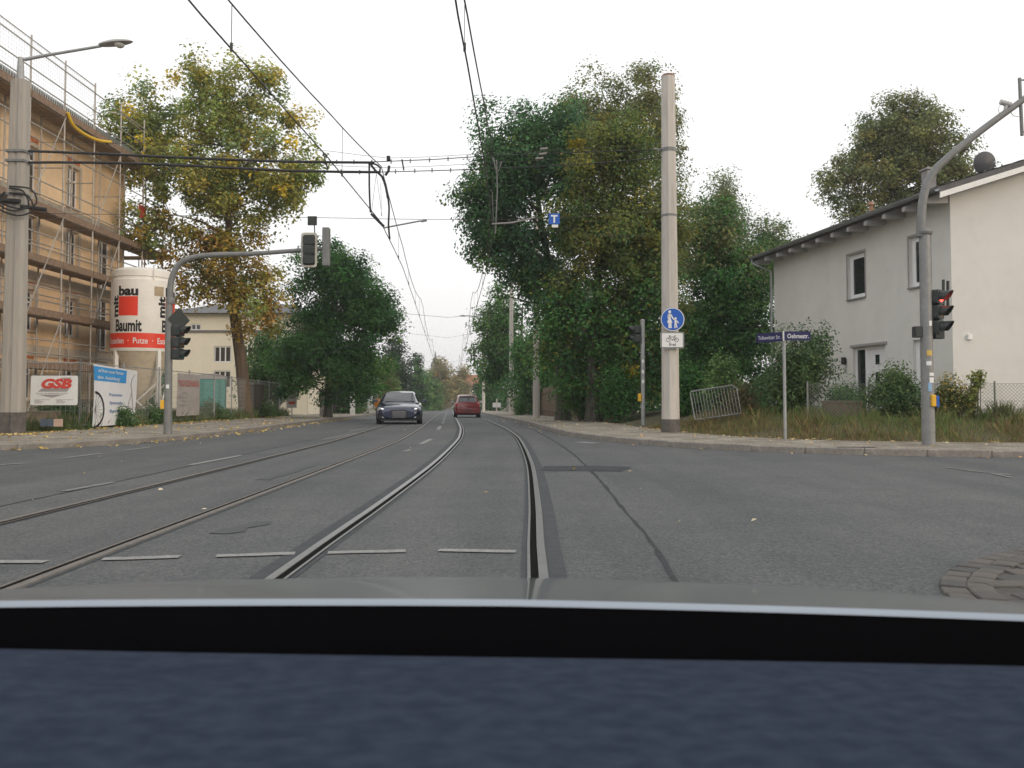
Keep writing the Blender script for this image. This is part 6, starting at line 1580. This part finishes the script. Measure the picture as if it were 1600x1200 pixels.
# teal site cabin
TY = 41.0; TX = ax(328.5, TY)
tc_ = thing('site_toilet', 'teal plastic portable toilet cabin with grey curved roof', 'portable toilet', (TX, TY, g(TY) + .08), math.radians(14))
w_ = 47 * TY / F * .9; zt_ = az(592, TY) - g(TY) - .08
q = MB(); q.b2(-w_ / 2, w_ / 2, 0, 1.1, .05, zt_); q.build('body', mat('teal_plastic', (.07, .33, .30), .5, var=.1, vscale=2, dirt=.15), tc_, bevel=.03)
q = MB(); q.prism([(-w_ / 2 - .04, zt_), (w_ / 2 + .04, zt_), (w_ / 2 - .02, zt_ + .14), (w_ / 4, zt_ + .24), (-w_ / 4, zt_ + .24), (-w_ / 2 + .02, zt_ + .14)], lambda u, v, d: (u, d, v), -.04, 1.14); q.build('roof', mat('roof_plastic', (.42, .42, .42), .5), tc_)
q = MB(); q.b2(-.32, .32, -.03, -.004, .15, zt_ - .12); dd = q.build('door', mat('teal_plastic_door', (.09, .36, .33), .5, var=.1), tc_, bevel=.01)
for x_ in (-.45, .45, 0): q = MB(); q.b2(x_ - .02, x_ + .02, -.05, -.032 if x_ == 0 else -.004, .1, zt_ - .05); q.build('rib', MATS['teal_plastic'], tc_)
# dark cabinet beside the trunk
c = at(390, 640, 43.5); kb = thing('cabinet', 'dark brown electricity cabinet at the foot of the poplar', 'cabinet', (c.x, 43.5, g(43.5) + .05))
q = MB(); q.b2(-.55, .55, 0, .6, 0, 1.75); q.build('body', mat('cabinet_brown', (.055, .045, .04), .6, var=.2), kb, bevel=.02); q = MB(); q.b2(-.6, .6, -.05, .65, 1.75, 1.83); q.build('lid', M_SOFF, kb); q = MB(); q.b2(-.48, .48, -.02, -.003, .12, 1.65); q.build('door', mat('cabinet_door', (.07, .06, .055), .6, var=.2), kb)

# posters and small fences on the left further on
for x, y0, y1, Y, w_, lab, colr in ((456, 592, 630, 47.0, .55, 'white election poster on a post beside the maple', (.60, .58, .57)), (504, 608, 642, 50, .32, 'narrow pale post between the maple trunks', (.36, .34, .33)), (516, 606, 643, 49, .3, 'grey stone gate post under the maple', (.30, .28, .27)), (551, 612, 643, 60, .35, 'small white notice board on the pavement behind the maple', (.66, .66, .64))):
    a, b_ = at(x, y1, Y), at(x, y0, Y); t = thing('notice_post' if w_ < .5 else 'poster_board', lab, 'post' if w_ < .5 else 'poster', (a.x, Y, g(Y) + .08))
    h = b_.z - g(Y) - .08; q = MB(); q.b2(-w_ / 2, w_ / 2, -.06, .0, h * .25 if w_ > .5 else 0, h); q.build('panel', mat('poster_%d' % x, colr, .7, var=.25, vscale=5), t, bevel=.01); q = MB(); q.tube([(0, .03, 0), (0, .03, h)], .03, 6); q.build('post', M_GALV, t)
    if w_ > .5:
        for k in range(4): q = MB(); q.b2(-.15 + .02 * k, .18 - .05 * k, -.066, -.0605, h * (.35 + .14 * k), h * (.41 + .14 * k)); q.build('printed_block', (M_SRED if k == 0 else M_SGRY), t)
def paling(label, P, h, board, gap, material, name='board_fence', cat='fence', rr=random.Random(5)):
    t = thing(name, label, cat); q = MB(); q.b2(-board / 2, board / 2, -.012, .012, 0, h); m_ = q.mesh('board', material)
    for a, b_ in zip(P, P[1:]):
        L = math.dist(a, b_); n = int(L / (board + gap)); ang = math.atan2(b_[1] - a[1], b_[0] - a[0])
        for k in range(n):
            u = (k + .5) / n; x_, y_ = a[0] + (b_[0] - a[0]) * u, a[1] + (b_[1] - a[1]) * u
            o = obj('board', m_, t, (x_, y_, g(y_) + .1 + rr.uniform(-.02, .02)), ang)
        for zz in (.35, h - .3):
            q = MB(); nn = Vector((-(b_[1] - a[1]), b_[0] - a[0], 0)).normalized() * .035; q.tube([Vector((a[0], a[1], g(a[1]) + .1 + zz)) + nn, Vector((b_[0], b_[1], g(b_[1]) + .1 + zz)) + nn], .03, 4); q.build('rail', material, t)
    return t
KO = lambda Y, o: (kr(Y) + o, Y)
paling('dark weathered board fence under the oaks along the right pavement', [KO(32.5, 3.0), KO(40, 3.0), KO(50, 2.9), KO(60, 2.9)], 1.75, .13, .025, M_WOOD)
paling('grey picket fence beyond the bright hedge on the right', [KO(64, 2.9), KO(90, 2.9)], 1.5, .14, .10, mat('grey_wood', (.22, .20, .185), .85, var=.3))
KO2 = lambda Y, o: (kl(Y) - o, Y)
paling('far picket fence along the left pavement behind the oncoming car', [KO2(66, 3.6), KO2(100, 3.6)], 1.4, .16, .14, mat('pale_wood', (.27, .24, .21), .85, var=.3))
# brick pillar and trunk-like gate posts in the shade on the right
for x, Y, lab in ((914, 35.5, 'stone gate pillar in the shade under the oaks'), (838, 52, 'pale gate pillar at the far end of the board fence')):
    t = thing('gate_pillar', lab, 'gate pillar', (ax(x, Y), Y, g(Y) + .1)); q = MB(); q.b2(-.22, .22, -.22, .22, 0, 1.7); q.build('shaft', mat('pillar_stone', (.20, .18, .16), .9, var=.25, vscale=3, dirt=.3), t, bevel=.02); q = MB(); q.b2(-.28, .28, -.28, .28, 1.7, 1.82); q.build('cap', MATS['pillar_stone'], t, bevel=.02)
c = at(776, 632, 75); t = thing('house_sign', 'small white sign on a post beside the far right pavement', 'sign', (c.x, 75, g(75) + .1)); q = MB(); q.b2(-.35, .35, -.02, .02, c.z - g(75) - .35, c.z - g(75) + .05); q.build('plate', M_SWHITE, t); q = MB(); q.tube([(0, .04, 0), (0, .04, c.z - g(75) + .4)], .07, 6); q.build('post', M_CONC, t)
c = at(589, 645, 52); t = thing('litter_bin', 'orange litter bin on the pavement left of the oncoming car', 'litter bin', (c.x, 52, g(52) + .1)); q = MB(); q.tube([(0, 0, .55), (0, 0, 1.05)], [.16, .19], 10); q.build('bin', mat('bin_orange', (.72, .27, .04), .5), t, smooth=True); q = MB(); q.tube([(0, .2, 0), (0, .2, 1.2)], .03, 6); q.build('post', M_GALV, t)
q = MB(); c = at(1330, 633, 22.6); pl = thing('planter', 'dark wooden planter at the foot of the house wall', 'planter', (ax(1316, 22.3), 22.3, tz(ax(1316, 22.3), 22.3))); q.b2(-.45, .45, -.2, .2, 0, .38); q.build('box', M_WOOD, pl, bevel=.01); q = MB(); q.b2(-.48, .48, -.23, -.17, .35, .4); q.b2(-.48, .48, .17, .23, .35, .4); q.build('rim', M_WOOD, pl)
q = MB(); c = at(1335, 703.5, 16.0); q.b2(-.34, .34, -.1, .1, -.002, .004); o = q.build('drain_cover', M_CONCD); o.location = (ax(1336, 15.5), 15.5, .125); tag(o, 'flat dark drain cover in the right pavement', 'drain cover')

# ------------------------------------------------------------------ cars
M_TYRE = mat('tyre', (.018, .018, .018), .85); M_RIM = mat('rim', (.42, .42, .43), .35, metal=.8); M_CARG = mat('car_glass', (.018, .024, .028), .03, spec=.9, var=.02)
M_LAMP = mat('headlamp_lit', (.8, .8, .82), .15, emit=((1, .95, .88), 1.6)); M_LAMPO = mat('lamp_chrome', (.62, .63, .66), .18, metal=.5); M_TAIL = mat('tail_lamp', (.42, .02, .02), .2); M_TRIM = mat('car_trim', (.02, .02, .022), .55)
def car(name, label, loc, rz, paint, low, cabin, panes, L, W, spec):
    t = thing(name, label, 'car', loc, rz)
    def loft(st, sec):
        q = MB(); rings = []
        for s in st:
            half = sec(s); full = half + [(-x, z) for x, z in reversed(half) if abs(x) > 1e-6]
            rings.append([(x, s[0], z) for x, z in full])
        n = len(rings[0])
        for r_ in rings: q.v += r_
        for i in range(len(rings) - 1):
            for j in range(n): q.f.append((i * n + j, i * n + (j + 1) % n, (i + 1) * n + (j + 1) % n, (i + 1) * n + j)); q.m.append(0)
        q.f += [tuple(range(n)), tuple((len(rings) - 1) * n + j for j in range(n))]; q.m += [0, 0]
        return q
    body = loft(low, lambda s: [(0, s[2]), (.80 * s[1], s[2]), (.95 * s[1], s[2] + .05), (s[1], (s[2] + s[3]) / 2), (.985 * s[1], s[3] - .07), (.93 * s[1], s[3]), (.6 * s[1], s[4] - .012), (0, s[4])])
    bo = body.build('body', paint, t, smooth=True, sharp=50)
    cab = loft(cabin, lambda s: [(0, s[1] - .02), (s[2], s[1]), (s[3] + .03, max(s[4] - .07, s[1] + .003)), (s[3] - .05, max(s[4] - .012, s[1] + .006)), (0, max(s[4], s[1] + .008))])
    cab.build('cabin', paint, t, smooth=True, sharp=45)
    for nm, pts in panes:
        q = MB(); q.add(pts, [tuple(range(len(pts)))]); q.build(nm, M_CARG, t, fix=False)
        if nm == 'side_window': q = MB(); q.add([(-x, y, z) for x, y, z in pts], [tuple(range(len(pts)))]); q.build(nm, M_CARG, t, fix=False)
    for y in spec['axles']:
        for s in (-1, 1):
            q = MB(); R_ = .315; x = s * (W - .11)
            prof = [(R_ - .10, -.1), (R_ - .01, -.1), (R_, -.07), (R_, .07), (R_ - .01, .1), (R_ - .10, .1)]
            vs = [(x + z_, y + r_ * math.cos(2 * math.pi * j / 20), R_ + r_ * math.sin(2 * math.pi * j / 20)) for r_, z_ in prof for j in range(20)]
            q.add(vs, [(i * 20 + j, i * 20 + (j + 1) % 20, (i + 1) * 20 + (j + 1) % 20, (i + 1) * 20 + j) for i in range(5) for j in range(20)]); wh = q.build('wheel', M_TYRE, t, smooth=True)
            q = MB(); q.tube([(x + s * .06, y, R_), (x + s * .085, y, R_)], [R_ - .1, R_ - .11], 16); q.build('rim', M_RIM, wh, smooth=True)
            q = MB(); vs = []; n = 16
            for j in range(n + 1):
                a = math.pi * j / n; vs += [(s * (W + .006), y + .37 * math.cos(a), R_ + .37 * math.sin(a)), (s * (W - .06), y + .37 * math.cos(a), R_ + .37 * math.sin(a)), (s * (W - .02), y + .32 * math.cos(a), R_ + .32 * math.sin(a))]
            q.add(vs, [f_ for j in range(n) for f_ in ((3 * j, 3 * j + 3, 3 * j + 4, 3 * j + 1), (3 * j, 3 * j + 2, 3 * j + 5, 3 * j + 3))]); q.build('wheel_arch', M_TRIM, t, fix=False)
    for s in (-1, 1):
        q = MB(); mx, my, mz = spec['mirror']
        q.prism(rrect(.20, .125, .05), lambda u, v, d: (s * (mx + .12) + u, my + d, mz + v), -.05, .05); q.tube([(s * mx, my + .02, mz - .04), (s * (mx - .08), my + .06, mz - .06)], .025, 6); q.build('door_mirror', spec.get('mirror_mat', paint), t, bevel=.02)
    return t
PB = mat('car_paint_blue', (.016, .025, .060), .25, metal=.35, var=.05, coat=1.0, spec=.6)
PR = mat('car_paint_red', (.20, .018, .022), .28, metal=.15, var=.05, coat=1.0, spec=.6)
CX, CYc = ax(623.5, 34.3), 34.3
low = [(0.0, .62, .30, .50, .56), (.05, .76, .22, .60, .665), (.2, .86, .17, .665, .735), (.5, .905, .155, .70, .80), (1.0, .92, .15, .76, .875), (1.35, .922, .15, .82, .90), (2.2, .925, .15, .86, .92), (3.4, .92, .16, .88, .94), (4.0, .90, .18, .885, .965), (4.4, .86, .24, .86, .93), (4.55, .78, .32, .8, .86)]
cabin = [(1.15, .86, .72, .66, .885), (1.45, .86, .80, .64, 1.06), (1.95, .86, .83, .60, 1.285), (2.5, .86, .83, .60, 1.345), (3.1, .87, .82, .585, 1.30), (3.6, .88, .78, .58, 1.13), (4.05, .9, .70, .58, .965)]
panes = [('windscreen', [(-.64, 1.205, .927), (.64, 1.205, .927), (.62, 1.45, 1.075), (.545, 1.935, 1.29), (-.545, 1.935, 1.29), (-.62, 1.45, 1.075)]),
         ('side_window', [(.832, 1.55, .93), (.835, 2.9, .945), (.66, 2.9, 1.255), (.665, 2.0, 1.235)])]
c1 = car('parked_car', 'dark blue low saloon car driving towards the viewer with headlights on', (CX, CYc, g(CYc + 2)), math.radians(6.5), PB, low, cabin, panes, 4.55, .925, dict(axles=(.86, 3.62), mirror=(.88, 1.55, .95)))
c1.name = 'saloon_car'
def on(t, name, mb, m_, **k): return mb.build(name, m_, t, **k)
for s in (-1, 1):
    q = MB(); q.prism([(.50, .565), (.62, .53), (.80, .56), (.845, .66), (.80, .685), (.60, .64)], lambda u, v, d: (s * u, .035 + (u - .5) * .38 + d, v), -.02, .05); h_ = on(c1, 'headlight', q, M_LAMPO, bevel=.012)
    q = MB(); disc(q, (.66, .60), .055, 14, lambda u, v, d: (s * u, .012 + (u - .5) * .38 - .008, v)); q.build('lamp', M_LAMP, h_, fix=False)
    q = MB(); disc(q, (.62, .315), .045, 12, lambda u, v, d: (s * u, .02, v)); on(c1, 'fog_light', q, M_LAMP if False else M_LAMPO, fix=False)
    q = MB(); q.prism(rrect(.26, .14, .03), lambda u, v, d: (s * (.64) + u, .028 + d, .315 + v), 0, .06); on(c1, 'air_intake', q, M_TRIM)
q = MB(); q.prism([(-.30, .60), (.30, .60), (.34, .55), (.27, .26), (-.27, .26), (-.34, .55)], lambda u, v, d: (u, -.012 + d, v), 0, .08); gr = on(c1, 'grille', q, mat('grille_grey', (.06, .06, .065), .45, metal=.4), bevel=.015)
for k in range(5): q = MB(); z_ = .30 + .055 * k; q.b2(-.26, .26, -.022, -.014, z_, z_ + .014); q.build('grille_bar', M_RIM, gr)
q = MB(); q.b2(-.26, .26, -.04, -.025, .36, .47); on(c1, 'number_plate', q, mat('plate_blank', (.12, .12, .13), .5))
q = MB(); q.b2(-.72, .72, .05, .2, .155, .215); on(c1, 'front_lip', q, M_TRIM)
# red hatchback seen from behind
low = [(0.0, .58, .28, .55, .62), (.1, .74, .2, .64, .72), (.5, .81, .17, .74, .86), (1.0, .825, .16, .82, .93), (2.2, .83, .16, .88, .95), (3.2, .825, .17, .9, .96), (3.6, .80, .2, .9, .97), (3.78, .76, .26, .86, .94), (3.82, .70, .32, .74, .80)]
cabin = [(.85, .9, .66, .6, .93), (1.55, .9, .76, .58, 1.36), (2.2, .9, .77, .59, 1.44), (3.1, .9, .76, .57, 1.42), (3.45, .9, .73, .55, 1.33), (3.75, .9, .69, .60, .97)]
panes = [('rear_window', [(-.58, 3.757, 1.0), (.58, 3.757, 1.0), (.50, 3.49, 1.315), (-.50, 3.49, 1.315)]), ('windscreen', [(-.58, .90, .975), (.58, .90, .975), (.5, 1.5, 1.34), (-.5, 1.5, 1.34)]), ('side_window', [(.775, 1.3, .97), (.775, 3.3, .98), (.615, 3.1, 1.33), (.63, 1.7, 1.31)])]
CX2, CY2 = ax(730.5, 53.5), 53.5
c2 = car('hatchback_car', 'small red hatchback seen from behind on the tram track', (CX2 - .25, CY2 - 3.82 + 3.82, g(CY2 + 2)), math.radians(4), PR, low, cabin, panes, 3.82, .83, dict(axles=(.68, 3.15), mirror=(.82, 1.15, .98), mirror_mat=mat('mirror_pale', (.5, .48, .47), .4)))
c2.rotation_euler = (0, 0, math.radians(4.2)); 
# the loft runs nose (0) to tail (L): turn it so that the tail faces the viewer
c2.rotation_euler.z += math.pi; c2.location = (CX2 - .28, CY2 + 3.82, g(CY2 + 2))
for s in (-1, 1):
    q = MB(); q.prism([(.60, .78), (.74, .78), (.76, .95), (.64, .96)], lambda u, v, d: (s * u, 3.80 - (u - .6) * .35 + d, v), -.03, .035); on(c2, 'tail_light', q, M_TAIL, bevel=.012)
    q = MB(); disc(q, (.68, .92), .035, 10, lambda u, v, d: (s * u, 3.82 , v)); on(c2, 'reversing_light', q, M_LAMPO, fix=False)
q = MB(); q.prism(rrect(1.36, .30, .08), lambda u, v, d: (u, 3.80 + d, .44 + v), -.1, .045); on(c2, 'bumper', q, PR, bevel=.02)
q = MB(); q.b2(-.26, .26, 3.846, 3.862, .40, .51); on(c2, 'number_plate', q, mat('plate_dark', (.10, .05, .05), .5))
q = MB(); q.b2(-.5, .5, 3.40, 3.56, 1.355, 1.385); on(c2, 'roof_spoiler', q, mat('spoiler_pale', (.30, .25, .24), .4), bevel=.01)
q = MB(); q.tube([(0, 2.9, 1.41), (0, 3.1, 1.60)], .008, 5); on(c2, 'aerial', q, M_TRIM)

# ------------------------------------------------------------------ the car the picture is taken from
own = thing('own_car', 'grey bonnet and dark blue dashboard of the car nearest the viewer', 'car', (0, 0, 0))
M_BON = mat('bonnet_grey', (.20, .225, .225), .24, metal=.5, var=.04, vscale=3, coat=.8, spec=.5)
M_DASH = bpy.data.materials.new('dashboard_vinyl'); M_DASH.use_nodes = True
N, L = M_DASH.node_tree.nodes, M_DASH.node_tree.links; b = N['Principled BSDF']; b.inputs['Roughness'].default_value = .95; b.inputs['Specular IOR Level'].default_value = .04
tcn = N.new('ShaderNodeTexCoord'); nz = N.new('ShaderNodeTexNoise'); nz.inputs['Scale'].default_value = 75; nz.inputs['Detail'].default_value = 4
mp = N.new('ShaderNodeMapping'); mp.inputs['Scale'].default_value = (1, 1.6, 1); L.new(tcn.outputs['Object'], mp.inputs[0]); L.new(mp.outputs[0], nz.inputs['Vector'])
rp = N.new('ShaderNodeValToRGB'); rp.color_ramp.elements[0].position = .35; rp.color_ramp.elements[0].color = (.023, .031, .050, 1); rp.color_ramp.elements[1].position = .68; rp.color_ramp.elements[1].color = (.034, .044, .067, 1)  # blue vinyl, darkened in the colour for the shade of the unbuilt car roof
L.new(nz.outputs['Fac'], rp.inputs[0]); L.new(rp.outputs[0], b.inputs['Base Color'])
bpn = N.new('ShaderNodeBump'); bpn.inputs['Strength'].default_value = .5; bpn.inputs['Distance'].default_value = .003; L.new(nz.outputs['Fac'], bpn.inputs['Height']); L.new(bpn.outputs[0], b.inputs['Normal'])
def sheet(f, x0, x1, prof, nx=40):
    """surface through prof [(y, z)...] across x, f(x, i) -> extra z"""
    q = MB(); xs_ = [x0 + (x1 - x0) * i / nx for i in range(nx + 1)]; n = len(prof)
    q.add([(x, y, z + f(x, i)) for x in xs_ for i, (y, z) in enumerate(prof)], [(k * n + i, k * n + i + 1, (k + 1) * n + i + 1, (k + 1) * n + i) for k in range(nx) for i in range(n - 1)])
    return q
bonp = [(.570, .8685), (.66, .8545), (.74, .8415), (.82, .8285), (.88, .8180), (.95, .8050), (1.02, .790), (1.10, .770), (1.22, .735), (1.34, .69), (1.42, .64), (1.46, .56)]
crown_f = lambda x, i: -.060 * (x + .09) ** 2 - (.004 * max(0, x))
q = sheet(crown_f, -.78, .78, bonp); q.build('bonnet', M_BON, own, smooth=True, fix=False, sharp=60)
edge = [(.5560, .8680), (.5570, .8690), (.5590, .8698), (.562, .8702), (.567, .8698), (.572, .8672)]
ef = lambda x, i: -.030 * (x + .12) ** 2 - .012 * max(0, x)
sheet(ef, -.78, .78, edge).build('windscreen_seal', mat('seal_bright', (.27, .31, .36), .6, metal=.0, var=.05, spec=.3), own, smooth=True, fix=False, sharp=80)
cow = [(.5572, .8688), (.553, .85), (.545, .80), (.50, .78), (.46, .80)]
sheet(ef, -.80, .80, cow).build('cowl', mat('cowl_black', (.003, .003, .004), .9, var=.1, spec=.05), own, smooth=True, fix=False)
df = lambda x, i: -.0185 * x + .0022 + .0006 * math.sin(9 * x)
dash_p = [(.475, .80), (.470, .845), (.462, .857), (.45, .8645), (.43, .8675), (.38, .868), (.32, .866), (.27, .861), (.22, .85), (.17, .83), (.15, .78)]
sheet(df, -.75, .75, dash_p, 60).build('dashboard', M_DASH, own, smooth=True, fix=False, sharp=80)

# ------------------------------------------------------------------ evening haze, added also to stand in for windscreen flare
q = MB(); q.b2(-760, 760, -260, 1500, -7, 30)
hz = q.build('haze', None); hz['kind'] = 'stuff'; hz['label'] = 'thin pale evening haze over the whole street'
mh = bpy.data.materials.new('haze'); mh.use_nodes = True
N, L = mh.node_tree.nodes, mh.node_tree.links
for n in list(N):
    if n.type == 'BSDF_PRINCIPLED': N.remove(n)
pv = N.new('ShaderNodeVolumePrincipled'); pv.inputs['Color'].default_value = (.93, .93, .95, 1); pv.inputs['Density'].default_value = 0.0007; pv.inputs['Anisotropy'].default_value = 0.2
L.new(pv.outputs[0], N['Material Output'].inputs['Volume'])
hz.data.materials.append(mh)
